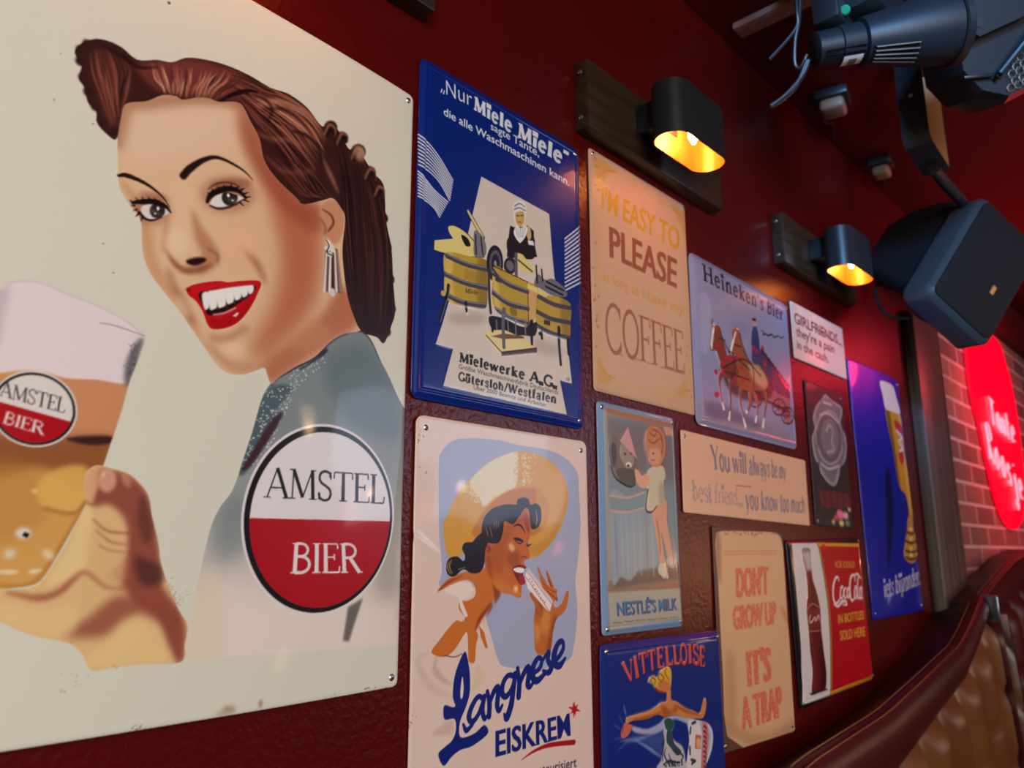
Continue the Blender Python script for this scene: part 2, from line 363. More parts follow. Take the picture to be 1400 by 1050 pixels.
def arc(cx, cy, rx, ry, a0, a1, n=14):
    return [(cx+rx*math.cos(math.radians(a)), cy+ry*math.sin(math.radians(a))) for a in np.linspace(a0, a1, n)]
T_, t_ = 1., .38
ROMAN = {   # width, strokes (points, weight), serifs (x, y, half width)
 'A': (.84, [([(.06, 0), (.42, 1)], t_), ([(.42, 1), (.76, 0)], T_), ([(.18, .34), (.62, .34)], t_)], [(.06, 0, .13), (.76, 0, .15)]),
 'B': (.68, [([(.14, 0), (.14, 1)], T_), ([(.14, .98)]+arc(.3, .76, .24, .22, 90, -90)+[(.14, .54)], .7), ([(.14, .54)]+arc(.32, .28, .29, .26, 90, -90)+[(.14, .02)], .75)], [(.1, 0, .1), (.1, 1, .1)]),
 'C': (.78, [(arc(.44, .5, .36, .49, 42, 318, 26), .72), ([(.7, .98), (.71, .72)], t_), ([(.7, .04), (.72, .26)], t_)], []),
 'E': (.64, [([(.14, 0), (.14, 1)], T_), ([(.1, .98), (.56, .98)], t_), ([(.1, .52), (.44, .52)], t_), ([(.1, .02), (.6, .02)], t_), ([(.56, .98), (.57, .8)], t_), ([(.6, .02), (.62, .22)], t_), ([(.44, .62), (.44, .42)], t_)], [(.1, 0, .08), (.1, 1, .08)]),
 'F': (.62, [([(.14, 0), (.14, 1)], T_), ([(.1, .98), (.56, .98)], t_), ([(.1, .5), (.46, .5)], t_), ([(.56, .98), (.58, .78)], t_), ([(.46, .6), (.46, .4)], t_)], [(.14, 0, .13), (.1, 1, .08)]),
 'G': (.8, [(arc(.44, .5, .36, .49, 42, 330, 26), .75), ([(.74, .4), (.74, .02)], T_), ([(.7, .98), (.71, .74)], t_)], [(.7, .4, .13)]),
 'H': (.9, [([(.16, 0), (.16, 1)], T_), ([(.72, 0), (.72, 1)], T_), ([(.16, .5), (.72, .5)], t_)], [(.16, 0, .15), (.16, 1, .15), (.72, 0, .15), (.72, 1, .15)]),
 'I': (.34, [([(.17, 0), (.17, 1)], T_)], [(.17, 0, .14), (.17, 1, .14)]),
 'L': (.6, [([(.14, 0), (.14, 1)], T_), ([(.1, .02), (.54, .02)], t_), ([(.54, .02), (.57, .24)], t_)], [(.1, 0, .08), (.14, 1, .13)]),
 'M': (1.02, [([(.12, 0), (.16, 1)], t_), ([(.16, 1), (.5, .06)], T_), ([(.5, .06), (.84, 1)], t_), ([(.84, 1), (.88, 0)], T_)], [(.12, 0, .12), (.88, 0, .14), (.12, 1, .1), (.88, 1, .1)]),
 'N': (.9, [([(.14, 0), (.14, 1)], t_), ([(.14, 1), (.74, 0)], T_), ([(.74, 0), (.74, 1)], t_)], [(.14, 0, .12), (.12, 1, .1), (.74, 1, .12)]),
 'O': (.84, [(arc(.42, .5, .35, .49, 0, 360, 30), .8)], []),
 'R': (.74, [([(.14, 0), (.14, 1)], T_), ([(.14, .98)]+arc(.32, .74, .26, .24, 90, -90)+[(.14, .5)], .75), ([(.36, .5), (.68, 0)], T_)], [(.14, 0, .13), (.1, 1, .08), (.7, 0, .1)]),
 'S': (.6, [([(.5, .78), (.47, .92), (.3, .99), (.14, .92), (.09, .75), (.16, .6), (.32, .5), (.47, .38), (.51, .22), (.44, .06), (.28, .01), (.12, .08), (.08, .24)], .72), ([(.5, .98), (.51, .72)], t_), ([(.08, .02), (.08, .28)], t_)], []),
 'T': (.76, [([(.38, 0), (.38, 1)], T_), ([(.04, .98), (.72, .98)], t_), ([(.04, .98), (.03, .76)], t_), ([(.72, .98), (.73, .76)], t_)], [(.38, 0, .14)]),
 'V': (.8, [([(.06, 1), (.4, 0)], T_), ([(.4, 0), (.74, 1)], t_)], [(.07, 1, .13), (.74, 1, .11)]),
 'W': (1.1, [([(.06, 1), (.3, 0)], T_), ([(.3, 0), (.54, .95)], t_), ([(.5, 1), (.76, 0)], T_), ([(.76, 0), (1.02, 1)], t_)], [(.07, 1, .12), (1.02, 1, .1)]),
 'Y': (.78, [([(.06, 1), (.38, .44)], T_), ([(.38, .44), (.7, 1)], t_), ([(.38, .46), (.38, 0)], T_)], [(.07, 1, .12), (.7, 1, .1), (.38, 0, .13)]),
 'a': (.58, [([(.1, .52), (.16, .64), (.3, .66), (.4, .56), (.4, .1), (.46, .02), (.54, .04)], .85), ([(.4, .4), (.22, .36), (.1, .24), (.1, .1), (.2, .01), (.32, .05), (.4, .16)], .7)], []),
 'b': (.6, [([(.12, 0), (.12, 1)], T_), (arc(.3, .34, .2, .32, -170, 170, 20), .75)], [(.08, 1, .06)]),
 'c': (.52, [(arc(.28, .34, .2, .32, 45, 320, 20), .8)], []),
 'd': (.62, [([(.46, 0), (.46, 1)], T_), (arc(.29, .34, .2, .32, 10, 350, 20), .75)], [(.42, 1, .07), (.5, 0, .07)]),
 'e': (.56, [([(.1, .38), (.46, .38)], t_), ([(.46, .38)]+arc(.28, .34, .2, .32, 10, 320, 20), .8)], []),
 'f': (.4, [([(.16, 0), (.16, .8), (.24, .97), (.38, .94)], .95), ([(.02, .64), (.36, .64)], t_)], [(.16, 0, .13)]),
 'g': (.58, [(arc(.28, .4, .18, .26, 0, 360, 20), .8), ([(.46, .66), (.46, 0), (.38, -.24), (.2, -.28), (.08, -.18)], .9)], []),
 'h': (.66, [([(.14, 0), (.14, 1)], T_), ([(.14, .48), (.28, .66), (.44, .62), (.5, .46), (.5, 0)], .95)], [(.14, 0, .12), (.5, 0, .12), (.1, 1, .06)]),
 'i': (.32, [([(.16, 0), (.16, .66)], T_), ([(.15, .9), (.17, .9)], 1.25)], [(.16, 0, .12), (.11, .66, .06)]),
 'j': (.32, [([(.18, .66), (.18, -.1), (.08, -.26)], .95), ([(.17, .9), (.19, .9)], 1.25)], [(.13, .66, .06)]),
 'k': (.64, [([(.14, 0), (.14, 1)], T_), ([(.14, .26), (.46, .64)], t_), ([(.26, .4), (.52, 0)], T_)], [(.14, 0, .12), (.54, 0, .1), (.48, .66, .1), (.1, 1, .06)]),
 'l': (.32, [([(.16, 0), (.16, 1)], T_)], [(.16, 0, .13), (.11, 1, .07)]),
 'm': (.96, [([(.14, 0), (.14, .66)], T_), ([(.14, .48), (.28, .66), (.4, .62), (.46, .46), (.46, 0)], .95), ([(.46, .48), (.6, .66), (.72, .62), (.78, .46), (.78, 0)], .95)], [(.14, 0, .11), (.46, 0, .11), (.78, 0, .11), (.1, .66, .06)]),
 'n': (.66, [([(.14, 0), (.14, .66)], T_), ([(.14, .48), (.28, .66), (.44, .62), (.5, .46), (.5, 0)], .95)], [(.14, 0, .12), (.5, 0, .12), (.1, .66, .06)]),
 'o': (.58, [(arc(.29, .33, .2, .33, 0, 360, 24), .85)], []),
 'r': (.46, [([(.14, 0), (.14, .66)], T_), ([(.14, .44), (.26, .64), (.4, .62)], .8)], [(.14, 0, .13), (.1, .66, .06)]),
 's': (.48, [([(.39, .54), (.3, .66), (.14, .63), (.1, .5), (.24, .36), (.38, .24), (.36, .07), (.22, .01), (.09, .1)], .75), ([(.4, .66), (.4, .5)], t_), ([(.08, 0), (.08, .16)], t_)], []),
 't': (.4, [([(.16, .9), (.16, .12), (.24, .01), (.36, .08)], .95), ([(.02, .64), (.34, .64)], t_)], []),
 'u': (.66, [([(.14, .66), (.14, .16), (.24, .01), (.4, .06), (.5, .22)], .9), ([(.5, .66), (.5, 0)], T_)], [(.1, .66, .06), (.46, .66, .06), (.55, 0, .06)]),
 'v': (.6, [([(.06, .66), (.28, 0)], T_), ([(.28, 0), (.52, .66)], t_)], [(.06, .66, .1), (.52, .66, .08)]),
 'w': (.86, [([(.06, .66), (.24, 0)], T_), ([(.24, 0), (.42, .62)], t_), ([(.4, .66), (.6, 0)], T_), ([(.6, 0), (.78, .66)], t_)], [(.06, .66, .09), (.78, .66, .08)]),
 'y': (.6, [([(.06, .66), (.28, 0)], T_), ([(.52, .66), (.24, -.16), (.1, -.26)], .5)], [(.06, .66, .1), (.52, .66, .08)]),
 'z': (.52, [([(.06, .64), (.44, .64)], t_), ([(.44, .64), (.06, .02)], T_), ([(.06, .02), (.46, .02)], t_)], []),
 '.': (.26, [([(.12, .05), (.14, .05)], 1.3)], []), ',': (.26, [([(.14, .08), (.1, -.12)], .9)], []),
 '/': (.4, [([(.02, -.1), (.36, 1.05)], .6)], []), "'": (.22, [([(.12, 1), (.09, .76)], .9)], []), ' ': (.3, [], []),
 '"': (.34, [([(.08, 1), (.06, .78)], .8), ([(.22, 1), (.2, .78)], .8)], []),
}
ROMAN['ü'] = (.66, ROMAN['u'][1]+[([(.2, .9), (.21, .9)], 1.), ([(.42, .9), (.43, .9)], 1.)], ROMAN['u'][2])

def ribbon(p, w):
    p = np.asarray(p, float); d = np.gradient(p, axis=0); d /= np.maximum(np.hypot(d[:, 0], d[:, 1]), 1e-9)[:, None]
    n = np.c_[-d[:, 1], d[:, 0]]*w/2
    return np.vstack([p+n, (p-n)[::-1]])

def roman_polys(body, wt, kind):
    out = []; x = 0.; gap = .10 if kind == 'slab' else 0; adv = sum(ROMAN[c][0]+gap for c in body); W = .15*wt     # stem width
    for c in body:
        w, st, se = ROMAN[c]
        for pts, k in st:
            p = np.asarray(pts, float)
            if len(p) > 2 and len(p) < 14: p = smooth_open(p)
            p = p+np.array([x, 0])
            if len(p) == 2 and np.hypot(*(p[1]-p[0])) < .05:    # dots
                m_ = p.mean(0); q = W*.62*k
                out.append(np.array([(m_[0]-q, m_[1]-q*.9), (m_[0]+q, m_[1]-q*.9), (m_[0]+q, m_[1]+q*.9), (m_[0]-q, m_[1]+q*.9)])); continue
            wd = W*(1.0 if k == T_ else (max(k, .55) if kind == 'slab' else k))
            e = ribbon(p, wd)
            for i in range(0, len(p)-1):                        # piecewise, so that loops never cancel
                out.append(np.array([e[i], e[i+1], e[-2-i], e[-1-i]]))
        for sx, sy, hw in se:
            th = W*(.5 if kind == 'slab' else .3); hw = hw*(1.0 if kind != 'slab' else 1.15)
            yb = sy-th if sy > .3 else sy
            out.append(np.array([(x+sx-hw, yb), (x+sx+hw, yb), (x+sx+hw, yb+th), (x+sx-hw, yb+th)]))
        x += w+gap
    return [p/np.array([adv, 1]) for p in out]

_sans = {}
def sans_polys(body, wt):
    key = (body, wt)
    if key not in _sans:
        cu = bpy.data.curves.new('lettering', 'FONT'); cu.body = body; cu.offset = .012*(min(wt, 2.2)-1); cu.resolution_u = 3
        o = bpy.data.objects.new('lettering', cu); me = bpy.data.meshes.new_from_object(o)
        v = np.array([p.co[:2] for p in me.vertices]); f = [np.array(p.vertices) for p in me.polygons]
        bpy.data.objects.remove(o); bpy.data.curves.remove(cu); bpy.data.meshes.remove(me)
        x0, x1 = v[:, 0].min(), v[:, 0].max()
        v = (v-np.array([x0, 0]))/np.array([x1-x0, .695])
        k = max(0, wt-2.2)*.012/(x1-x0)                          # heavier: widen the upright strokes
        _sans[key] = [v[i]+np.array([dx, 0]) for dx in ((-k, 0, k) if k else (0,)) for i in f]
    return _sans[key]
ART = {
 'beer_woman': dict(size=(561.5,642.8), pitch=0.75, base=(220, 215, 201), at=(0.2358,1.6948), turn=0.0000, off=0.0000, ops=[
  ('F',[3972,2764,4049,2845,4227,2973,4422,3101,4598,3290,4752,3397,4952,3480,5100,3412,5237,3223,5366,3068,5488,2894,5591,2776,5677,2686,5759,1693,5796,523,5677,385,5001,411,4358,432,3800,454,3356,468,3371,630,3400,776,3445,1083,3506,1459,3574,1639,3662,1764,3713,1890,3749,2036,3825,2310,3895,2613],(126,136,140),dict(m_name='dress',g=((230,214,206),[406.3,253.7],[441.6,68.4]))),
  ('F',[5674,2765,5254,2856,5116,1668,5347,761,5745,598],(120,120,112),dict(f=25.7,a=.5,c='dress')),
  ('F',[3370,451,3625,1021,4489,742,5787,810,5806,206],(232,216,208),dict(f=13.9,a=.85,c='dress')),
  ('F',[3340,454,3385,805,3459,1140,3620,1079,3675,421],(226,206,180),dict(f=8.21,a=.6,c='dress')),
  ('F',[3523,1489,3632,1732,3868,1744,3896,1375,3611,1196],(100,116,122),dict(f=16.4,a=.55,c='dress')),
  ('F',[4511,3025,4848,3312,5135,3295,5457,2888,5528,2435,4890,2507],(86,104,112),dict(f=13.5,a=.55,c='dress')),
  ('F',[3923,2683,3770,2113,3720,1968,3751,1924,3830,2008,4089,2440,4121,2528,4029,2499,4202,2761],(78,94,104),dict(f=2.05,c='dress')),
  ('S',[399.7,230.1,399.8,219.3,401.0,223.1,406.8,271.0,389.2,206.8,378.6,206.0,390.2,236.9,397.3,234.4,398.9,269.6,414.6,256.8,382.2,215.6,381.1,213.3,384.2,225.5,421.6,277.5,394.7,255.2,392.9,205.7,415.7,256.5,400.2,235.6,417.7,262.7,403.5,227.0,382.8,207.8,390.2,243.9,391.3,258.4,404.3,252.2,414.8,275.3,394.8,246.8,388.4,214.3,400.3,250.0,380.9,219.0,375.5,200.4,398.8,221.8,418.2,275.4,401.9,247.2,393.3,268.1,418.9,264.7,411.9,261.5,395.9,209.8,396.0,246.8,403.3,237.4,414.2,268.1,397.8,218.6,423.2,275.7,401.2,265.1,404.6,232.4,413.0,252.4,390.4,232.1,391.4,247.2,395.3,264.1,404.3,227.4,390.5,257.1,385.7,203.0,391.3,241.3,402.7,232.9,395.3,239.4,421.5,273.9,407.7,271.0,380.2,210.4,401.9,223.9,400.7,229.9,403.9,264.9,416.2,266.0,400.0,251.3,392.0,204.4,384.3,203.2,403.0,239.7,391.2,236.6,388.8,240.7,413.7,250.2,388.3,205.5,392.1,235.6,399.1,264.5,398.4,219.7,408.2,249.5,394.5,218.9,399.0,227.3,405.7,248.6,401.3,252.6,394.5,219.2,415.0,256.1,394.9,226.9,410.1,273.2,407.8,256.6,406.2,242.3,400.5,228.8,404.3,249.2,398.7,222.6,410.2,250.9,391.9,212.2,394.9,206.7,396.8,235.8,415.4,264.6,385.7,206.0,397.3,225.0,383.1,218.1,391.7,217.7,390.5,224.5,400.5,230.3,398.8,228.9,396.7,267.9,402.1,242.4,409.1,259.1,381.8,224.0,389.6,236.6,395.3,265.7,391.5,247.1,389.6,254.7,394.0,238.3,396.1,229.6,415.4,259.9,405.5,272.5,399.1,252.1,416.8,268.4,386.3,241.8,383.5,225.6,391.1,232.3,406.6,234.9,387.0,213.8,392.3,215.8,389.3,243.1,395.8,230.6,395.7,208.1,390.0,227.9,376.4,205.7,408.2,266.2,384.6,225.8,403.4,230.8,397.5,245.2,396.7,254.7,382.8,203.0,394.4,207.4,388.0,228.1,385.1,203.2,393.4,241.4,384.9,202.9,400.9,252.1,409.7,265.7,392.0,239.1,397.5,219.4,409.5,272.9,415.3,257.5,383.9,215.1,391.7,250.5,380.7,201.3,393.2,229.0,395.6,227.4,381.6,216.8,385.6,217.0,391.3,233.1,402.2,251.9,393.5,238.2,392.8,220.2,399.5,268.2,409.2,243.7,388.3,209.9,418.0,275.5,400.3,242.7,394.7,223.1,408.3,241.8,396.1,244.2,381.4,209.9,411.4,254.7,418.4,272.2,390.1,222.5,410.2,255.0,379.1,205.5,398.3,238.8,391.9,235.6,407.6,263.0,379.3,211.7,413.0,259.6,446.2,303.3,453.7,306.0,446.9,308.6,442.3,294.6,444.9,297.6,423.2,282.0,432.9,300.1,422.7,284.2,421.8,277.5,450.5,316.0,430.9,293.4,455.2,315.0,417.9,278.1,434.2,289.7,435.6,296.9,424.5,283.1,436.6,298.8,445.1,310.0,442.7,301.1,418.3,286.8,438.8,299.8,433.3,285.9,416.7,284.4,452.0,309.9,429.2,284.3,451.5,314.4,438.4,302.9,440.5,302.8,433.6,290.1,450.3,309.0,445.4,307.3,443.7,306.4,420.7,288.7,450.5,310.9,448.2,300.1,439.4,301.5,434.3,300.2,430.8,293.3,450.7,313.9,423.3,287.3,424.6,279.9,430.3,284.6,441.3,295.8,418.3,279.4,424.8,293.2,419.7,291.8,427.2,279.5,430.6,294.1,433.0,291.3,425.6,288.4,444.8,304.0,451.8,321.3,418.3,287.2,434.7,289.8,434.5,303.1,451.4,311.2,453.4,319.7,431.1,299.1,423.4,293.6,419.0,272.6],.75,.66,(222,226,226),dict(c='dress',a=.85)),
  ('F',[4102,2522,3981,2394,3807,2085,3747,1970,3830,2008,3974,2230,4089,2440],(64,32,44),dict(f=1.02,c='dress')),
  ('L',[3981,2752,4050,2838,4227,2966,4422,3094,4599,3282,4753,3390,4952,3472,5100,3404,5237,3223],[1.58,1.97,2.36,1.97,1.58],(48,52,60),dict(f=.79,c='dress')),
  ('L',[4050,2838,4422,3094,4552,3192,4505,3125,4269,2945],[1.51,3.03,1.51],(40,44,52),dict(c='dress',f=.76)),
  ('F',[5120,853,4946,781,4902,484,4972,472,5025,612],(112,104,98),dict(sm=0,f=1.52)),
  ('F',[2460,4893,2472,4538,2509,4232,2537,4115,2617,4016,2680,3958,2719,3891,2739,3740,2773,3593,2846,3472,2957,3360,3090,3234,3211,3103,3320,2983,3406,2888,3477,2821,3581,2784,3696,2798,3792,2840,3897,2892,3930,2838,3980,2759,4050,2831,4227,2966,4422,3094,4599,3282,4753,3390,4952,3472,5023,3581,4867,3853,4754,4211,4743,4604,4680,4726,4539,4786,4268,4903,4054,4973,3805,5098,3593,5382,3469,5549,2941,5255,2589,5053],(226,186,150),dict(m_name='skin')),
  ('F',[2524,4823,3212,5204,3513,4973,3124,4656,2651,4415,2506,4487],(228,194,172),dict(f=14.2,a=.8,c='skin')),
  ('L',[2459,4501,2505,4841,2658,4950,3078,5185,3485,5331],11.5,(150,92,62),dict(f=7.68,a=.6,c='skin')),
  ('F',[3598,5309,3933,4962,4324,4691,4436,4267,4425,3736,4279,3408,4059,3149,3816,2898,3766,3089,3937,3469,3998,3911,3872,4379,3693,4753,3543,5060],(178,92,64),dict(f=19.4,a=.82,c='skin')),
  ('F',[3480,5404,3758,4890,4120,4601,4416,4607,4397,4346,4093,4381,3762,4632,3513,4973],(150,70,50),dict(f=10.7,a=.6,c='skin')),
  ('F',[3888,2911,4172,3207,4481,3528,4707,3887,4929,3559,4583,3257,4228,2959,3988,2753],(172,88,58),dict(f=9.17,a=.75,c='skin')),
  ('F',[4135,3164,4401,3436,4620,3375,4337,3135],(206,144,104),dict(f=6.9,a=.5,c='skin')),
  ('F',[2501,4197,2662,4000,2753,3650,2873,3432,3090,3234,3297,3026,3237,3204,3031,3410,2873,3621,2811,3838,2724,4021,2605,4171],(204,146,104),dict(f=4.85,a=.7,c='skin')),
  ('F',[3369,4137,3643,4229,3892,4095,3824,3790,3611,3716,3427,3848],(228,176,136),dict(f=15.4,a=.6,c='skin')),
  ('F',[2964,4089,2954,4035,2919,3981,2865,3935,2799,3904,2733,3893,2676,3902,2636,3930,2619,3973,2627,4024,2659,4076,2711,4122,2776,4155,2843,4169,2903,4161,2945,4133],(160,92,70),dict(f=7.31,a=.6,c='skin')),
  ('F',[3690,4489,3674,4417,3619,4342,3536,4276,3437,4229,3339,4208,3255,4215,3198,4249,3174,4303,3187,4371,3236,4442,3314,4508,3411,4557,3512,4582,3601,4579,3664,4546],(164,96,72),dict(f=8.28,a=.6,c='skin')),
  ('F',[3645,4588,3633,4560,3593,4524,3531,4484,3458,4448,3386,4420,3324,4405,3281,4405,3265,4419,3275,4445,3312,4480,3371,4518,3442,4555,3516,4584,3581,4601,3627,4602],(128,66,52),dict(f=4.18,a=.5,c='skin')),
  ('F',[2936,4161,2924,4145,2894,4128,2852,4115,2802,4106,2754,4104,2715,4108,2689,4118,2681,4131,2692,4147,2720,4163,2761,4177,2810,4186,2859,4188,2900,4185,2927,4175],(138,76,60),dict(f=3.69,a=.45,c='skin')),
  ('F',[2919,4238,3098,4350,3162,4068,3270,3868,3150,3766,2989,3880],(230,192,158),dict(f=8.99,a=.7,c='skin')),
  ('F',[3116,4154,3218,4020,3370,3878,3399,3765,3328,3658,3204,3584,3240,3759,3163,3902],(172,104,72),dict(f=5.23,a=.65,c='skin')),
  ('F',[2928,3745,3001,3612,3129,3564,3289,3647,3392,3776,3349,3724,3210,3658,3086,3623,2995,3675],(134,68,50),dict(f=2.55,a=.75,c='skin')),
  ('L',[2916,4001,2920,3827,2918,3717],3.7,(190,128,96),dict(f=3.7,a=.55,c='skin')),
  ('F',[2930,3849,3032,3947,3105,3838,3066,3709,2968,3706],(240,206,176),dict(f=5.02,a=.7,c='skin')),
  ('F',[3112,3683,3191,3732,3274,3749,3270,3715,3197,3661,3128,3654],(40,14,14),dict(f=.77,c='skin')),
  ('L',[3286,3839,3375,3812,3381,3746],1.99,(120,60,46),dict(f=1.99,a=.6,c='skin')),
  ('L',[2976,3554,3030,3429,3112,3335,3202,3165],[3.72,6.2,4.96],(158,92,68),dict(f=4.96,a=.65,c='skin')),
  ('L',[3608,3936,3761,3828,3846,3690],[3.54,6.38,3.54],(146,80,56),dict(f=5.67,a=.7,c='skin')),
  ('F',[3328,3974,3549,4141,3741,4104,3684,3889,3476,3828],(236,186,148),dict(f=9.69,a=.6,c='skin')),
  ('L',[3391,3064,3535,3094,3692,3221],5.97,(172,108,80),dict(f=5.31,a=.65,c='skin')),
  ('F',[3297,3026,3508,2842,3683,2795,3904,2900,3779,2918,3591,2909,3437,2990],(186,124,90),dict(f=5.97,a=.55,c='skin')),
  ('F',[3693,3021,3686,2997,3664,2973,3630,2954,3588,2941,3547,2938,3512,2944,3487,2958,3477,2978,3484,3002,3505,3025,3538,3045,3579,3057,3621,3061,3658,3056,3683,3042],(238,202,170),dict(f=5.98,a=.6,c='skin')),
  ('F',[3164,3310,3181,3278,3188,3244,3185,3215,3171,3195,3149,3187,3123,3191,3096,3208,3072,3235,3055,3267,3048,3300,3051,3329,3064,3349,3086,3358,3112,3354,3140,3337],(238,206,178),dict(f=4.97,a=.5,c='skin')),
  ('F',[4398,4609,4514,4745,4643,4728,4697,4588,4670,4404,4594,4286,4484,4344,4425,4455],(204,142,108),dict(f=1.66,c='skin')),
  ('L',[4425,4603,4528,4577,4564,4503,4508,4398],[1.24,2.48,1.65],(96,48,36),dict(f=.83,c='skin')),
  ('L',[4414,4490,4470,4432,4466,4353],2.45,(140,78,60),dict(f=1.63,a=.8,c='skin')),
  ('L',[2509,4232,2574,4256,2720,4239,2851,4181,2931,4104],[2.43,4.25,3.03,1.82,.61],(38,20,18),dict(f=.36)),
  ('L',[3016,4415,3072,4511,3192,4641,3322,4707,3536,4684,3658,4622],[6.14,6.14,4.09,3.07,2.05,.68],(36,18,16),dict(f=.41)),
  ('F',[2704,4014,2743,4059,2828,4101,2889,4096,2935,4066,2883,4003,2798,3949,2739,3949],(224,214,210),dict(m_name='eyeL')),
  ('F',[2896,4059,2893,4032,2882,4006,2863,3985,2840,3973,2817,3970,2796,3978,2781,3995,2774,4018,2776,4045,2787,4071,2805,4092,2828,4105,2852,4108,2873,4100,2889,4083],(48,34,32),dict(c='eyeL',f=.49)),
  ('E',[283.4,403.8],3.07,3.16,(18,12,14),dict(c='eyeL')),
  ('E',[282.4,402.2],4.28,2.52,(120,106,100),dict(c='eyeL',a=.5,f=1.23)),
  ('E',[283.8,405.9],1.23,1.52,(235,235,235),{}),
  ('E',[281.9,400.8],.85,.76,(215,215,215),{}),
  ('F',[3276,4236,3288,4299,3333,4360,3415,4411,3520,4420,3587,4401,3510,4325,3410,4265],(228,220,216),dict(m_name='eyeR')),
  ('F',[3522,4400,3518,4369,3504,4338,3481,4313,3452,4297,3423,4293,3398,4301,3380,4320,3372,4346,3375,4377,3389,4407,3412,4432,3440,4448,3470,4453,3495,4445,3514,4427],(46,32,30),dict(c='eyeR',f=.55)),
  ('E',[344.6,437.3],3.76,3.57,(16,12,14),dict(c='eyeR')),
  ('E',[346.2,435.7],5.08,2.75,(124,108,102),dict(c='eyeR',a=.5,f=1.39)),
  ('E',[343.1,438.8],1.44,1.64,(238,238,238),{}),
  ('E',[347.6,435.5],1.09,.82,(215,215,215),{}),
  ('L',[2635,4041,2701,4071,2810,4108,2895,4098,2941,4061],[2.44,4.28,4.89,3.67,1.83],(24,12,14),dict(f=.37)),
  ('L',[2693,3978,2749,3939,2807,3946,2880,3995],[2.43,2.43,1.82,.61],(44,22,20),dict(f=.36)),
  ('L',[2635,4041,2620,4054,2610,4058],[1.66,1.07,.41],(24,12,14),{}),
  ('L',[2654,4023,2637,4017,2626,4013],[1.66,1.07,.42],(24,12,14),{}),
  ('L',[2674,3997,2658,3983,2647,3976],[1.66,1.07,.42],(24,12,14),{}),
  ('L',[2693,3972,2679,3945,2669,3932],[1.67,1.07,.42],(24,12,14),{}),
  ('L',[2725,3951,2717,3921,2711,3908],[1.68,1.08,.42],(24,12,14),{}),
  ('L',[2684,4065,2665,4085,2653,4092],[1.67,1.08,.42],(24,12,14),{}),
  ('L',[2729,4087,2709,4107,2697,4114],[1.69,1.09,.42],(24,12,14),{}),
  ('L',[2775,4102,2758,4124,2748,4132],[1.7,1.1,.43],(24,12,14),{}),
  ('L',[2821,4112,2809,4131,2801,4138],[1.72,1.11,.43],(24,12,14),{}),
  ('L',[3244,4259,3265,4322,3321,4383,3426,4450,3524,4464,3599,4427],[2.75,4.81,5.49,4.81,2.75],(24,12,14),dict(f=.41)),
  ('L',[3273,4235,3341,4231,3420,4265,3506,4330,3579,4399],[1.72,2.06,2.06,1.37],(50,26,24),dict(f=.48)),
  ('L',[3241,4375,3302,4446,3394,4501,3491,4516,3565,4487],[.83,1.52,1.52,.69],(88,44,36),dict(f=.69)),
  ('L',[3265,4322,3251,4339,3237,4346],[1.87,1.2,.47],(24,12,14),{}),
  ('L',[3296,4360,3284,4383,3273,4394],[1.89,1.21,.47],(24,12,14),{}),
  ('L',[3340,4397,3331,4426,3323,4440],[1.91,1.23,.48],(24,12,14),{}),
  ('L',[3393,4431,3387,4460,3382,4476],[1.93,1.24,.48],(24,12,14),{}),
  ('L',[3447,4457,3451,4491,3456,4510],[1.95,1.25,.49],(24,12,14),{}),
  ('L',[3496,4461,3511,4494,3527,4515],[1.97,1.27,.49],(24,12,14),{}),
  ('L',[3539,4463,3561,4494,3585,4515],[1.99,1.28,.5],(24,12,14),{}),
  ('L',[3569,4445,3596,4469,3624,4486],[2,1.28,.5],(24,12,14),{}),
  ('L',[3592,4425,3620,4439,3648,4452],[2,1.29,.5],(24,12,14),{}),
  ('L',[3587,4401,3612,4397,3638,4398],[1.99,1.28,.5],(24,12,14),{}),
  ('L',[3547,4359,3569,4348,3591,4346],[1.98,1.27,.49],(24,12,14),{}),
  ('F',[3135,3430,3175,3479,3286,3534,3414,3581,3495,3590,3617,3636,3802,3679,3776,3540,3708,3386,3619,3258,3515,3182,3397,3143,3343,3170,3288,3274,3224,3349,3158,3384],(196,12,26),dict(m_name='lips')),
  ('F',[3176,3466,3416,3562,3760,3653,3726,3617,3419,3523,3218,3425],(206,34,40),dict(f=2,a=.6,c='lips')),
  ('F',[3336,3246,3443,3238,3604,3355,3732,3542,3708,3386,3592,3239,3423,3155],(146,8,18),dict(f=2.68,a=.5,c='lips')),
  ('F',[3243,3425,3356,3480,3553,3564,3747,3629,3738,3558,3606,3422,3477,3312,3348,3256,3298,3309],(34,8,12),dict(f=.53,m_name='mouth')),
  ('F',[3256,3422,3408,3493,3581,3565,3733,3619,3738,3558,3643,3492,3503,3411,3375,3333,3311,3312],(206,190,188),dict(f=.4,m_name='teeth',a=0)),
  ('F',[3269,3425,3325,3452,3342,3339,3322,3301,3299,3302],(240,234,230),dict(f=.52,c='mouth')),
  ('L',[3326,3440,3342,3332,3351,3308],[.19,.52,.91],(120,96,94),dict(a=.7,c='mouth')),
  ('F',[3318,3457,3395,3490,3413,3356,3383,3316,3350,3315],(240,234,230),dict(f=.52,c='mouth')),
  ('L',[3396,3477,3413,3349,3422,3325],[.2,.53,.92],(120,96,94),dict(a=.7,c='mouth')),
  ('F',[3388,3495,3473,3530,3491,3394,3457,3353,3420,3351],(240,234,230),dict(f=.53,c='mouth')),
  ('L',[3474,3517,3491,3388,3500,3363],[.2,.53,.93],(120,96,94),dict(a=.7,c='mouth')),
  ('F',[3466,3528,3546,3562,3562,3445,3531,3404,3497,3403],(240,234,230),dict(f=.54,c='mouth')),
  ('L',[3547,3549,3563,3439,3572,3414],[.2,.54,.95],(120,96,94),dict(a=.7,c='mouth')),
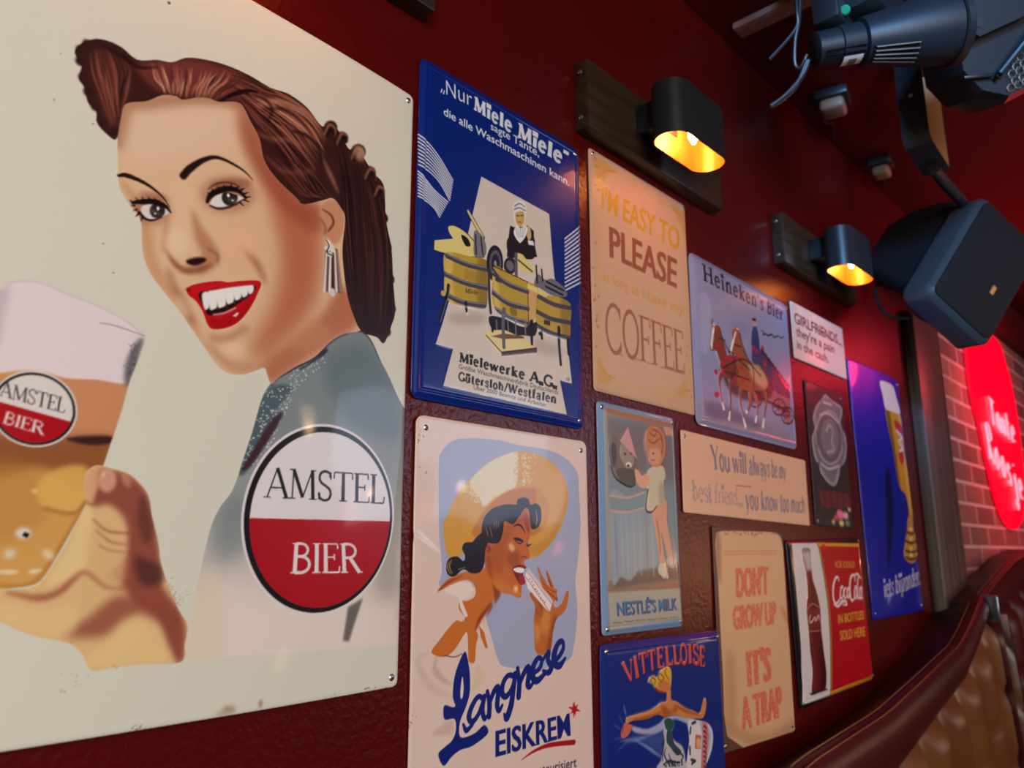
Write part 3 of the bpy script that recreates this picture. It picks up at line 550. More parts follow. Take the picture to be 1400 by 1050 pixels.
  ('F',[3540,3554,3614,3587,3628,3496,3600,3455,3568,3454],(240,234,230),dict(f=.55,c='mouth')),
  ('L',[3615,3574,3629,3489,3638,3464],[.21,.55,.96],(120,96,94),dict(a=.7,c='mouth')),
  ('F',[3608,3579,3676,3610,3689,3538,3663,3498,3635,3497],(240,234,230),dict(f=.55,c='mouth')),
  ('L',[3677,3597,3689,3532,3698,3507],[.21,.56,.97],(120,96,94),dict(a=.7,c='mouth')),
  ('F',[3670,3602,3732,3632,3743,3580,3721,3540,3696,3540],(240,234,230),dict(f=.56,c='mouth')),
  ('L',[3733,3619,3744,3573,3753,3548],[.21,.56,.98],(120,96,94),dict(a=.7,c='mouth')),
  ('L',[3311,3312,3375,3333,3503,3411,3643,3492,3738,3558],1,(120,90,90),dict(a=0,c='teeth',f=.54)),
  ('L',[3387,3271,3477,3305,3581,3376],1.46,(200,180,178),dict(f=.53,a=.9)),
  ('F',[3560,3298,3598,3340,3619,3338,3595,3299],(238,190,190),dict(sm=0)),
  ('E',[314.7,343.3],1.91,1.58,(120,12,20),dict(f=.94)),
  ('F',[2090,5158,2158,5268,2274,5342,2414,5347,2551,5297,2709,5374,2831,5414,2950,5518,3112,5585,3317,5631,3536,5639,3768,5619,3968,5645,4181,5599,4364,5481,4471,5571,4591,5501,4716,5377,4833,5461,4938,5337,5070,5242,5204,5146,5246,4779,5339,4475,5380,4114,5420,3797,5374,3624,5279,3412,5177,3452,4981,3467,4870,3599,4766,3826,4689,4230,4706,4591,4645,4697,4540,4762,4411,4691,4204,4578,4119,4615,3910,4719,3761,4854,3693,5050,3585,5190,3472,5318,3278,5242,3176,5231,3078,5192,2954,5113,2889,5118,2780,5075,2657,4963,2502,4866,2477,4723,2462,4534,2382,4550,2307,4614,2290,4703,2225,4754,2187,4865,2141,4924,2147,5040,2110,5087],(58,27,25),dict(m_name='hair')),
  ('E',[212.8,517.4],3.41,3.74,(50,23,22),dict(m_name='hair',f=.86)),
  ('E',[217.4,524.3],4.04,4.4,(50,23,22),dict(m_name='hair',f=.87)),
  ('E',[224.6,528.7],3.54,3.81,(50,23,22),dict(m_name='hair',f=.89)),
  ('E',[213.3,507.2],3.38,3.72,(50,23,22),dict(m_name='hair',f=.86)),
  ('E',[216.8,494.7],3.37,3.71,(50,23,22),dict(m_name='hair',f=.86)),
  ('E',[222.1,484.3],3.95,4.33,(50,23,22),dict(m_name='hair',f=.86)),
  ('E',[228.1,474.1],3.4,3.71,(50,23,22),dict(m_name='hair',f=.87)),
  ('E',[235.1,464.2],3.43,3.72,(50,23,22),dict(m_name='hair',f=.87)),
  ('E',[242.9,458.5],3.48,3.74,(50,23,22),dict(m_name='hair',f=.88)),
  ('F',[4551,5553,4546,5523,4530,5491,4504,5464,4474,5445,4443,5437,4417,5441,4398,5456,4390,5481,4395,5511,4411,5542,4435,5569,4466,5589,4497,5598,4524,5594,4543,5578],(50,23,22),dict(m_name='hair',f=1.28)),
  ('F',[4695,5493,4691,5462,4674,5430,4647,5403,4616,5384,4584,5376,4557,5380,4538,5396,4530,5420,4535,5451,4551,5482,4577,5510,4608,5529,4640,5538,4668,5534,4688,5518],(50,23,22),dict(m_name='hair',f=1.31)),
  ('F',[4933,5445,4927,5410,4907,5374,4877,5342,4840,5321,4803,5312,4771,5316,4749,5334,4741,5362,4746,5397,4765,5432,4795,5463,4832,5486,4869,5495,4902,5491,4924,5473],(50,23,22),dict(m_name='hair',f=1.35)),
  ('F',[5084,5261,5079,5229,5060,5197,5032,5169,4998,5150,4963,5142,4934,5147,4914,5163,4906,5189,4911,5220,4929,5251,4957,5279,4991,5299,5025,5307,5055,5303,5076,5287],(50,23,22),dict(m_name='hair',f=1.37)),
  ('F',[5217,5091,5211,5060,5192,5027,5163,5000,5128,4981,5093,4974,5063,4979,5042,4995,5034,5021,5039,5052,5058,5084,5087,5111,5121,5131,5157,5139,5187,5134,5209,5117],(50,23,22),dict(m_name='hair',f=1.39)),
  ('E',[518.8,479.3],8.71,6.62,(50,23,22),dict(m_name='hair',f=1.39)),
  ('E',[525.4,448.1],8.69,6.56,(50,23,22),dict(m_name='hair',f=1.39)),
  ('E',[531.1,413.5],8.65,6.49,(50,23,22),dict(m_name='hair',f=1.38)),
  ('E',[534.5,381.8],8.58,6.41,(50,23,22),dict(m_name='hair',f=1.38)),
  ('E',[528.4,354.7],8.34,6.29,(50,23,22),dict(m_name='hair',f=1.35)),
  ('F',[2569,5262,2951,5511,3319,5609,3574,5639,3483,5367,3142,5229,2796,5109,2640,5146],(122,56,50),dict(f=5.42,a=.85,c='hair')),
  ('F',[3467,5563,3769,5604,4138,5599,4366,5438,4207,5192,3915,5222,3598,5309],(124,62,50),dict(f=6.25,a=.8,c='hair')),
  ('F',[3609,5163,3965,5089,4298,5112,4407,4760,4115,4675,3824,4842],(60,26,26),dict(f=6.24,a=.8,c='hair')),
  ('F',[4658,5138,5154,5084,5349,4228,5376,3584,4980,3493,4771,3904,4696,4429],(34,16,18),dict(f=8.81,a=.9,c='hair')),
  ('F',[3665,5324,3845,5423,3931,5345,3813,5208,3690,5199],(40,17,17),dict(f=3.05,a=.9,c='hair')),
  ('F',[3914,5007,4086,5102,4217,5039,4074,4919],(38,16,16),dict(f=3.15,a=.9,c='hair')),
  ('F',[4150,4765,4365,4878,4459,4772,4276,4642],(36,15,16),dict(f=3.24,a=.9,c='hair')),
  ('F',[2232,5213,2397,5230,2505,5014,2455,4661,2335,4739],(92,46,38),dict(f=4.76,a=.7,c='hair')),
  ('H',[216.8,519.4,221.0,500.6,231.5,482.7,241.5,461.1],[242.0,529.5,250.6,518.3,248.8,500.6,247.5,480.1],26,[(150,82,62),(40,18,18),(112,58,46),(34,16,16)],1.75,1.75,dict(c='hair',a=.8,f=.5)),
  ('H',[257.8,529.3,265.3,519.3,271.4,512.6,275.7,506.4],[350.0,562.5,341.4,549.2,331.0,536.7,325.1,523.7],46,[(178,112,90),(150,84,66),(52,24,22),(206,152,128),(96,46,38)],1.9,1.26,dict(c='hair',a=.8,f=.5)),
  ('H',[332.0,559.5,365.1,562.4,409.5,561.9,443.9,541.3],[348.5,533.1,366.0,518.6,393.3,496.2,422.3,466.9],60,[(140,76,60),(48,20,20),(176,108,86),(36,16,18),(100,46,38)],2.65,3.12,dict(c='hair',a=.8,f=.5)),
  ('H',[358.1,554.3,393.1,558.0,422.9,552.1,441.5,536.2],[355.1,543.8,386.3,539.2,415.6,532.8,438.4,514.7],18,[(196,136,110),(160,92,72)],2.08,2.4,dict(c='hair',a=.8,f=.5)),
  ('H',[447.3,546.9,464.4,505.1,471.4,443.5,486.9,362.1],[495.9,532.8,520.7,485.0,532.8,422.2,530.5,352.8],40,[(58,28,26),(24,10,12),(46,22,22),(84,44,36)],2.56,3.41,dict(c='hair',a=.8,f=.5)),
  ('L',[4395,5399,4452,5535,4527,5525,4524,5434],[1.71,3.42,2.56,.85],(148,92,70),dict(c='hair',f=.85,a=.9)),
  ('L',[4429,5385,4471,5499,4514,5459],[1.71,2.56,1.71],(28,12,14),dict(c='hair',f=.85)),
  ('L',[4552,5364,4618,5517,4704,5505,4700,5403],[1.75,3.5,2.63,.88],(148,92,70),dict(c='hair',f=.88,a=.9)),
  ('L',[4590,5348,4639,5477,4689,5432],[1.75,2.62,1.75],(28,12,14),dict(c='hair',f=.87)),
  ('L',[4745,5281,4815,5436,4904,5424,4899,5320],[1.8,3.6,2.7,.9],(148,92,70),dict(c='hair',f=.9,a=.9)),
  ('L',[4784,5264,4836,5395,4888,5349],[1.8,2.69,1.8],(28,12,14),dict(c='hair',f=.9)),
  ('L',[4938,5132,5004,5272,5087,5260,5082,5166],[1.84,3.68,2.76,.92],(148,92,70),dict(c='hair',f=.92,a=.9)),
  ('L',[4975,5116,5024,5235,5072,5193],[1.84,2.75,1.84],(28,12,14),dict(c='hair',f=.92)),
  ('L',[5076,4990,5136,5115,5212,5103,5208,5019],[1.87,3.73,2.8,.93],(148,92,70),dict(c='hair',f=.93,a=.9)),
  ('L',[5110,4976,5155,5081,5198,5043],[1.86,2.8,1.86],(28,12,14),dict(c='hair',f=.93)),
  ('F',[4924,5415,4921,5381,4907,5348,4886,5321,4860,5304,4834,5300,4812,5308,4796,5329,4789,5358,4793,5392,4806,5424,4827,5452,4852,5469,4879,5474,4902,5466,4918,5445],(214,166,136),dict(f=4.51,a=.75,c='hair')),
  ('L',[3278,5242,3382,5357,3534,5475,3636,5509],[2.18,4.36,2.18],(30,12,14),dict(c='hair',f=.73)),
  ('L',[2502,4866,2657,4963,2780,5075,2890,5112],[1.89,3.15,2.52],(44,20,18),dict(c='hair',f=1.26,a=.8)),
  ('L',[2279,5291,2440,5265,2571,5235,2716,5307],[1.85,3.7,2.47,1.23],(40,16,18),dict(c='hair',f=1.23)),
  ('H',[374.4,488.4,394.8,474.1,414.2,463.9,434.2,468.2],[405.1,501.0,431.0,491.9,444.9,480.0,458.5,477.1],14,[(30,12,14),(110,58,46)],2.32,1.55,dict(c='hair',a=.8,f=.5)),
  ('L',[3646,5376,3854,5520,4100,5541,4312,5462],[1.58,4.74,5.53,2.37],(190,130,106),dict(f=3.16,a=.8,c='hair')),
  ('L',[3709,5360,3923,5459,4124,5425,4267,5329],[.79,3.17,3.17,.79],(44,18,18),dict(f=1.58,a=.9,c='hair')),
  ('L',[3614,5105,3820,5105,4040,5183,4251,5171],[1.55,4.64,3.87,1.55],(150,90,72),dict(f=3.1,a=.7,c='hair')),
  ('L',[3757,4912,3934,4833,4142,4885,4323,4988],[1.56,3.9,3.9,1.56],(130,72,58),dict(f=3.12,a=.7,c='hair')),
  ('L',[4384,5147,4500,4994,4599,4856],[1.68,5.89,2.52],(176,122,100),dict(f=3.36,a=.7,c='hair')),
  ('L',[3550,5452,3716,5470,3799,5401,3762,5262],[1.51,3.02,3.02,1.51],(36,15,16),dict(f=1.51,a=.9,c='hair')),
  ('L',[4017,5282,4200,5300,4344,5219,4389,5061],[1.63,4.08,4.08,1.63],(34,14,15),dict(f=1.63,a=.9,c='hair')),
  ('F',[4484,4205,4624,4249,4716,3805,4484,3763],(96,70,66),dict(sm=0,f=.49)),
  ('L',[4499,4172,4496,3770],[2.02,3.23],(226,214,208),dict(f=.4)),
  ('L',[4547,4186,4556,3786],[2.03,3.26],(236,226,220),dict(f=.41)),
  ('L',[4599,4203,4639,3808],[2.06,3.29],(226,212,204),dict(f=.41)),
  ('L',[4630,4212,4693,3822],[2.07,3.32],(160,130,122),dict(f=.41)),
  ('L',[4575,4157,4594,3818],[1.23,2.45],(50,28,30),{}),
  ('E',[451.4,428.4],3.65,2.58,(230,220,216),dict(f=.41)),
  ('E',[454.7,424.8],3.67,2.58,(230,220,216),dict(f=.41)),
  ('E',[450.5,421.2],3.63,2.57,(230,220,216),dict(f=.41)),
  ('E',[457.1,421.7],3.68,2.58,(230,220,216),dict(f=.41)),
  ('E',[453.9,416.1],3.65,2.57,(230,220,216),dict(f=.41)),
  ('L',[4487,4298,4525,4249,4503,4173,4584,4159],1.31,(50,30,32),{}),
  ('E',[459.2,378.0],3.61,4.47,(214,202,198),dict(f=.49)),
  ('F',[1869,3174,2039,3223,2238,3182,2501,3128,2698,3054,2836,2969,2816,2826,2788,2703,2752,2562,2716,2327,2662,2067,2620,1871,2539,1624,2436,1361,2330,1129,2274,1066,2152,1045,2066,1043,1894,1095,1702,1354,1590,1773,1661,2318,1765,2853,1831,3110],(216,160,88),dict(m_name='glass')),
  ('F',[1492,2393,2761,2581,2716,2327,2663,2056,2215,2077,1547,1961],(208,142,100),dict(c='glass',f=1.98)),
  ('F',[1535,2056,2214,2087,2666,2135,2653,1901,2493,1739,2238,1869,1977,1800,1577,1725],(132,70,40),dict(f=6.76,a=.8,c='glass')),
  ('F',[1803,1837,2147,1862,2313,1615,2116,1358,1810,1450],(192,134,66),dict(f=9.29,a=.6,c='glass')),
  ('F',[2207,1738,2332,1876,2526,1891,2544,1625,2438,1568,2270,1587],(226,178,92),dict(f=3,a=.9,c='glass')),
  ('F',[2357,2091,2501,2128,2670,2141,2660,2089,2508,2063],(64,32,30),dict(f=1.05,c='glass')),
  ('L',[2270,1587,2463,1558,2542,1651],2,(140,84,40),dict(f=2,a=.7,c='glass')),
  ('L',[1891,1119,2063,1067,2272,1086,2433,1386,2534,1624],[1.89,1.89,2.83,1.89],(170,112,44),dict(f=1.89,a=.7,c='glass')),
  ('F',[1404,3083,1865,3201,2037,3245,2284,3222,2552,3151,2847,2977,2793,2715,2752,2568,2507,2558,2308,2537,2068,2558,1484,2451],(232,216,222),dict(f=.52,c='glass')),
  ('F',[2827,2948,2765,2888,2714,2731,2718,2574,2764,2558,2809,2778],(92,88,92),dict(f=2.84,a=.85,c='glass')),
  ('S',[277.9,277.4,279.8,273.6,277.6,286.8,278.1,273.0,281.1,263.4,274.2,282.7,280.1,275.1,277.4,271.9,274.8,266.5,280.7,261.6,276.7,263.7,278.7,283.2,277.3,287.4,279.2,265.8,276.7,285.9,273.4,286.8,276.6,276.3,278.2,271.8,277.4,267.8,276.4,288.4,277.1,278.1,277.7,287.1,275.5,265.8,278.1,272.5,280.8,266.5,274.6,271.3,272.6,268.4,280.0,260.1,275.5,281.2,273.6,263.6,274.4,287.5,276.7,284.6,275.8,280.7,279.6,288.6,275.6,289.0,271.9,287.5,279.6,263.1,280.0,260.3,275.1,276.0,275.1,278.1,276.8,271.4,278.2,263.9,276.7,273.1,274.6,284.1,277.4,260.2,274.8,264.4,279.8,261.4,278.3,275.6,274.9,265.2,279.3,260.6,270.1,269.8,274.1,286.2,276.5,288.3,275.6,258.7,280.3,275.2,278.7,262.2,274.6,280.8,277.1,283.7,275.2,265.8,275.0,282.0],.45,.47,(50,48,54),dict(c='glass',a=.7)),
  ('F',[1656,3040,1862,3156,1870,2929,1832,2655,1624,2616],(170,160,166),dict(f=4.75,a=.5,c='glass')),
  ('L',[1869,3169,2040,3217,2239,3176,2501,3122,2699,3048,2830,2967],.75,(196,182,186),dict(c='glass',f=.54)),
  ('L',[2493,3003,2621,3001,2830,2967],[.56,.9,.68],(150,138,142),{}),
  ('E',[211.6,242.0],.05,.05,(0,0,0),dict(a=0)),
  ('F',[2212,1414,2210,1398,2201,1385,2186,1376,2167,1373,2148,1376,2131,1384,2119,1397,2114,1412,2116,1427,2125,1440,2140,1449,2158,1453,2177,1450,2194,1442,2206,1429],(226,216,206),dict(f=1.88)),
  ('F',[2170,1423,2203,1409,2189,1378,2155,1398],(20,14,16),dict(sm=0)),
  ('E',[209.5,127.4],3.48,3.44,(228,214,190),dict(f=2.3,a=.9)),
  ('F',[2370,1243,2362,1235,2350,1233,2335,1236,2320,1244,2307,1256,2298,1270,2294,1283,2296,1295,2304,1302,2316,1305,2331,1302,2346,1294,2360,1282,2369,1268,2373,1254],(232,216,180),dict(f=2.41,a=.9)),
  ('F',[2166,1152,2161,1146,2147,1142,2124,1139,2098,1138,2071,1140,2049,1144,2034,1149,2028,1154,2032,1160,2046,1164,2068,1167,2095,1167,2121,1166,2144,1162,2160,1157],(236,222,190),dict(f=1.37,a=.9)),
  ('F',[2308,1161,2306,1155,2298,1149,2284,1144,2267,1140,2250,1139,2235,1140,2225,1144,2220,1149,2222,1155,2230,1161,2244,1166,2260,1170,2277,1171,2292,1170,2303,1166],(236,222,190),dict(f=1.42,a=.9)),
  ('E',[219.7,170.7],2.27,1.53,(232,206,150),dict(f=1.45,a=.8)),
  ('F',[2411,2252,2380,2148,2310,2066,2214,2020,2108,2015,2007,2049,1926,2118,1875,2210,1861,2313,1887,2412,1949,2494,2039,2546,2146,2559,2253,2529,2342,2460,2398,2363],(226,216,214),{}),
  ('F',[2399,2254,2369,2154,2303,2077,2211,2033,2109,2028,2012,2061,1934,2126,1885,2214,1872,2312,1896,2407,1956,2484,2043,2534,2145,2546,2247,2517,2332,2451,2386,2358],(30,24,26),{}),
  ('F',[2380,2256,2352,2164,2290,2092,2205,2050,2110,2045,2020,2076,1947,2137,1901,2219,1889,2310,1912,2398,1968,2470,2049,2516,2144,2527,2239,2500,2318,2439,2368,2353],(226,216,214),dict(m_name='lab')),
  ('F',[1785,2331,2382,2219,2465,1994,2147,1862,1779,2033],(176,14,28),dict(sm=0,c='lab')),
  ('T','roman','AMSTEL',[1909,2452,2334,2387,2327,2277,1908,2348],(40,32,34),.85,{}),
  ('T','roman','BIER',[1959,2246,2212,2193,2208,2102,1947,2162],(232,214,214),1,{}),
  ('F',[2509,1769,2512,1836,2528,1878,2587,1918,2679,1903,2815,1871,2903,1807,2982,1713,3024,1561,3090,1367,3129,1201,3201,1034,3306,837,3381,722,3372,586,3355,452,3088,462,2851,463,2701,460,2629,571,2537,653,2322,718,2183,776,2092,829,1830,959,1773,1099,2067,1038,2197,1039,2284,1056,2334,1121,2439,1335,2504,1518,2542,1624],(226,186,132),dict(m_name='hand')),
  ('F',[2584,1868,2760,1881,2933,1781,3013,1588,3109,1284,3143,1049,3340,780,3369,456,3277,513,3139,792,2964,908,2873,1017,2758,1125,2849,1257,2838,1500,2707,1631,2592,1627],(140,64,56),dict(f=4.34,a=.88,c='hand')),
  ('F',[2929,1257,3014,1229,3145,1173,3143,1049,3005,1040,2940,1149],(84,44,44),dict(f=4.93,a=.85,c='hand')),
  ('F',[2925,1724,3002,1644,3049,1450,3004,1339,2919,1502],(100,52,46),dict(f=4.44,a=.7,c='hand')),
  ('F',[2532,1598,2583,1586,2617,1389,2601,1180,2545,1130,2421,1069,2339,1072,2463,1335],(236,202,146),dict(f=2,a=.9,c='hand')),
  ('F',[2606,1494,2804,1445,2862,1257,2845,1031,2712,1074,2593,1142],(226,180,128),dict(f=4.69,a=.8,c='hand')),
  ('L',[2603,1521,2700,1443,2833,1424,2953,1434],[1.06,1.59,1.06],(150,86,60),dict(f=1.06,a=.8,c='hand')),
  ('L',[2629,1442,2734,1364,2854,1338],[1.05,1.58,1.05],(160,96,66),dict(f=1.05,a=.7,c='hand')),
  ('L',[2660,1337,2741,1297,2846,1284],[1.05,1.05,1.05],(160,96,66),dict(f=1.05,a=.7,c='hand')),
  ('L',[2112,1018,2293,975,2427,1007,2524,1105,2593,1142,2742,1034,2900,1016],[1.97,4.93,4.44,2.46,1.97,1.48],(166,88,66),dict(f=2.96,a=.85,c='hand')),
  ('F',[2482,719,2639,821,2826,966,3098,928,3282,783,3355,615,3169,763,2920,805,2752,687],(148,74,60),dict(f=6.34,a=.8,c='hand')),
  ('F',[2649,495,2806,657,2998,826,3121,686,3254,462],(236,200,142),dict(f=6.31,a=.8,c='hand')),
  ('F',[2078,948,2348,887,2531,927,2552,726,2322,718,2092,829],(234,198,142),dict(f=5.63,a=.8,c='hand')),
  ('F',[2735,1819,2733,1783,2721,1752,2702,1731,2676,1722,2650,1728,2627,1746,2609,1775,2601,1810,2602,1845,2613,1876,2633,1898,2658,1907,2684,1902,2708,1883,2726,1854],(214,160,132),dict(f=1.59,a=.95,c='hand')),
  ('F',[2834,1839,2844,1818,2847,1797,2845,1780,2837,1770,2824,1768,2808,1774,2792,1788,2779,1807,2769,1829,2765,1850,2768,1866,2776,1877,2789,1879,2804,1872,2820,1859],(196,134,108),dict(f=2.18,a=.8,c='hand')),
  ('F',[2509,1769,2529,1864,2588,1907,2611,1762,2576,1653,2531,1656],(220,170,128),dict(f=2.07,a=.9,c='hand')),
  ('L',[2529,1656,2579,1626,2623,1641],1.55,(150,84,60),dict(f=1.03,a=.7,c='hand')),
  ('E',[264.0,185.3],1.03,2.18,(238,210,190),dict(f=1.06,a=.7)),
  ('F',[5492,1593,5473,1444,5430,1301,5364,1168,5278,1048,5176,945,5060,861,4936,797,4806,755,4674,733,4543,732,4416,752,4295,790,4183,845,4082,916,3994,1001,3919,1098,3859,1205,3815,1320,3787,1441,3776,1565,3783,1690,3807,1815,3848,1935,3907,2050,3981,2155,4072,2250,4176,2331,4293,2395,4419,2442,4553,2467,4692,2471,4830,2452,4966,2410,5094,2344,5210,2257,5310,2149,5391,2025,5450,1888,5484,1743],(226,218,222),{}),
  ('F',[5467,1591,5450,1446,5408,1307,5344,1178,5261,1061,5162,961,5051,879,4930,816,4804,774,4676,753,4548,752,4425,771,4307,807,4198,861,4100,931,4014,1013,3941,1108,3882,1213,3839,1325,3812,1443,3801,1564,3808,1686,3832,1807,3872,1925,3929,2037,4002,2140,4090,2232,4192,2310,4306,2373,4429,2417,4559,2442,4693,2445,4828,2426,4959,2385,5083,2321,5195,2235,5292,2131,5370,2011,5427,1878,5460,1736],(22,18,20),{}),
  ('F',[5435,1589,5419,1453,5380,1322,5320,1200,5242,1090,5149,995,5044,917,4930,857,4810,817,4689,796,4568,795,4450,812,4338,846,4235,897,4141,963,4058,1041,3989,1131,3933,1230,3892,1336,3866,1448,3856,1563,3863,1679,3886,1794,3924,1906,3979,2011,4049,2109,4133,2195,4230,2269,4338,2328,4455,2370,4579,2392,4706,2395,4833,2376,4957,2336,5073,2276,5179,2195,5270,2097,5344,1983,5397,1858,5428,1725],(228,220,224),dict(m_name='em')),
  ('F',[3819,1568,5497,1588,5538,610,3849,720],(172,10,26),dict(sm=0,c='em')),
  ('T','roman','AMSTEL',[3979,2012,5357,2046,5361,1757,3992,1751],(26,20,24),.82,{}),
  ('T','roman','BIER',[4295,1364,5047,1363,5089,1092,4289,1101],(232,220,222),.88,{}),
  ('E',[275.6,595.6],1.4,1.39,(70,60,50),{}),
  ('E',[199.5,467.6],.53,.6,(70,60,50),{}),
  ('E',[245.4,363.6],.54,.59,(70,60,50),{}),
  ('E',[255.2,342.1],.55,.59,(70,60,50),{}),
  ('E',[228.0,459.3],.56,.61,(70,60,50),{}),
  ('E',[199.7,507.5],.44,.49,(70,60,50),{}),
  ('F',[3846,38,3842,28,3830,21,3812,17,3790,18,3768,24,3748,32,3735,43,3730,54,3734,64,3745,72,3763,75,3785,74,3808,69,3827,60,3841,49],(150,126,92),dict(f=2.39,a=.7)),
  ('E',[372.6,2.7],5.12,1.67,(150,126,92),dict(f=2.36,a=.5)),
  ('E',[407.1,5.2],1.74,2.9,(140,112,76),dict(f=1.89,a=.8)),
  ('S',[306.1,.8,312.3,.8,309.3,2.4,306.0,1.1,308.6,2.4,308.8,.9,310.8,-0.4,308.6,1.6,307.8,2.3,304.8,4,303.6,3.5,306.9,1.3,303.7,2,308.4,0,307.0,1.1,306.3,.3,303.1,1.7,301.3,.1,309.4,3.6,305.6,3.3,302.5,2.6,305.0,.4],.39,.34,(86,46,22),dict(a=.8)),
  ('S',[325.1,95.1,327.4,83.6,330.1,82.7,322.6,93.1,326.3,93.1,329.3,89.2,326.9,89.5,326.5,98.1,333.0,90.7,324.0,100.3,326.2,97.2,329.1,77.6,328.8,90,330.9,88,327.3,86.2,326.3,83.6,322.6,100.3,330.3,92.2,326.6,84.2,325.2,95.8,326.1,93.9,328.6,90,327.1,80.9,321.9,98.2,330.3,77,327.1,92.1],.42,.37,(80,56,44),dict(a=.8)),
  ('S',[323.2,101.9,321.9,108.3,318.2,106.3,315.4,102.0,321.3,104.7,318.4,99.8,321.1,103.7,320.7,103.1,314.5,105.0,320.0,101.7,314.7,105.8,316.5,107.6,322.8,102.1,322.8,109.3,316.6,98.6,313.7,108.5],.34,.3,(70,50,40),dict(a=.8)),
  ('S',[260.0,36.5,261.1,42.5,261.1,39.2,259.9,39.4,262.5,37.2,264.8,37.2,257.5,45,260.6,43.8,268.1,42.2,250.4,45.7],.35,.33,(110,96,78),dict(a=.8)),
  ('S',[253.4,33.5,253.8,33.5,251.8,33.4,251.8,35,254.1,33.3,251.5,34.1],.34,.32,(90,70,50),dict(a=.8)),
  ('S',[488.0,-1.4,479.4,-0.5,473.3,1.6,485.2,.3,484.0,2.3,483.2,-0.2,479.9,.7,482.8,3.2],.6,.42,(120,90,60),dict(a=.8)),
  ('S',[329.6,95.2,325.1,96.6,333.6,99.1,331.3,94.4,335.5,98.4,337.2,95.4,333.2,93,335.8,95.4],.32,.28,(60,46,36),dict(a=.8)),
  ('S',[287.6,45.6,288.3,46.3,280.7,45.4,287.2,45.8,285.2,46.6,285.2,47.5],.31,.28,(100,70,50),dict(a=.8)),
  ('S',[546.3,.5,523.9,3.1,531.9,2.4,543.4,-2.6,522.5,3.1,545.5,.1,556.0,-0.1,531.9,2.4,518.8,2.6,520.3,3.1],.94,.59,(110,70,40),dict(a=.8)),
  ('S',[277.2,69.8,269.1,69.4,280.5,67.9,260.1,68.2,276.0,71.6,254.8,66.4,270.4,72.2,276.7,66.4],.31,.28,(120,80,50),dict(a=.8)),
 ]),
 'washing_machine': dict(size=(300.0,411.6), pitch=0.82, base=(6, 36, 118), at=(0.6749,1.8687), turn=-0.0045, off=0.0060, ops=[
  ('F',[997,2932,2293,2868,2349,2283,2385,1993,2615,1283,2730,586,2475,593,2613,152,438,191,576,642,311,644,411,921,770,2059],(214,200,190),dict(sm=0,h=.3)),
  ('L',[6,3096,280,2938,528,2706],1.75,(214,214,224),{}),
  ('L',[7,3049,281,2898,522,2671],1.75,(214,214,224),{}),
  ('L',[9,3002,282,2858,516,2637],1.74,(214,214,224),{}),
  ('L',[11,2956,283,2819,510,2602],1.74,(214,214,224),{}),
  ('L',[12,2909,284,2779,504,2568],1.74,(214,214,224),{}),
  ('L',[14,2862,285,2740,499,2534],1.74,(214,214,224),{}),
  ('L',[15,2816,287,2700,493,2500],1.73,(214,214,224),{}),
  ('L',[17,2769,288,2661,487,2466],1.73,(214,214,224),{}),
  ('L',[19,2723,289,2622,481,2432],1.73,(214,214,224),{}),
  ('L',[15,2638,228,2483,452,2400],1.72,(214,214,224),{}),
  ('L',[17,2600,229,2455,436,2371],1.71,(214,214,224),{}),
  ('L',[18,2561,230,2427,420,2342],1.71,(214,214,224),{}),
  ('L',[19,2523,231,2398,405,2313],1.71,(214,214,224),{}),
  ('L',[20,2485,232,2370,389,2284],1.7,(214,214,224),{}),
  ('L',[22,2447,233,2341,374,2255],1.7,(214,214,224),{}),
  ('L',[23,2409,233,2313,358,2226],1.7,(214,214,224),{}),
  ('L',[24,2371,234,2285,343,2197],1.7,(214,214,224),{}),
  ('L',[26,2333,235,2257,327,2169],1.69,(214,214,224),{}),
  ('L',[3059,2978,2622,2614],2.29,(206,206,220),{}),
  ('L',[3057,2911,2621,2555],2.29,(206,206,220),{}),
  ('L',[3055,2843,2620,2496],2.28,(206,206,220),{}),
  ('L',[3052,2776,2619,2438],2.28,(206,206,220),{}),
  ('L',[3050,2708,2617,2379],2.27,(206,206,220),{}),
  ('L',[3048,2641,2616,2321],2.27,(206,206,220),{}),
  ('L',[3046,2575,2615,2263],2.26,(206,206,220),{}),
  ('L',[3044,2508,2614,2205],2.26,(206,206,220),{}),
  ('L',[3042,2441,2612,2148],2.26,(206,206,220),{}),
  ('L',[3040,2375,2611,2090],2.25,(206,206,220),{}),
  ('L',[3038,2309,2610,2033],2.25,(206,206,220),{}),
  ('L',[3036,2243,2608,1975],2.24,(206,206,220),{}),
  ('L',[3034,2177,2607,1918],2.24,(206,206,220),{}),
  ('L',[3032,2112,2606,1861],2.23,(206,206,220),{}),
  ('F',[452,997,743,1110,1083,1166,1053,1065,657,954],(170,152,142),dict(f=8.19,a=.7)),
  ('F',[1966,1044,2453,1042,2529,954,2111,874],(170,152,142),dict(f=9.62,a=.6)),
  ('F',[253,1860,250,1740,573,1758,1053,1898,1088,2049,839,2081],(222,204,130),dict(sm=0)),
  ('L',[253,1860,250,1740,606,1757,1054,1888],1.22,(26,22,30),dict(sm=0)),
  ('F',[426,1757,416,1484,427,1271,519,1181,772,1186,1082,1248,1118,1506,1115,1843,791,1822],(186,152,62),dict(h=.9,m_name='b1')),
  ('F',[426,1757,416,1484,427,1271,519,1181,577,1207,532,1515,550,1763],(216,186,100),dict(c='b1',f=3.01,a=.8)),
  ('F',[948,1820,1115,1843,1121,1269,957,1218],(128,100,40),dict(c='b1',f=5.35,a=.7)),
  ('L',[447,1726,763,1709,1096,1741],6.27,(70,66,82),dict(c='b1')),
  ('L',[447,1744,762,1728,1096,1760],1.05,(150,146,160),dict(c='b1')),
  ('L',[427,1496,736,1473,1105,1503],6.21,(70,66,82),dict(c='b1')),
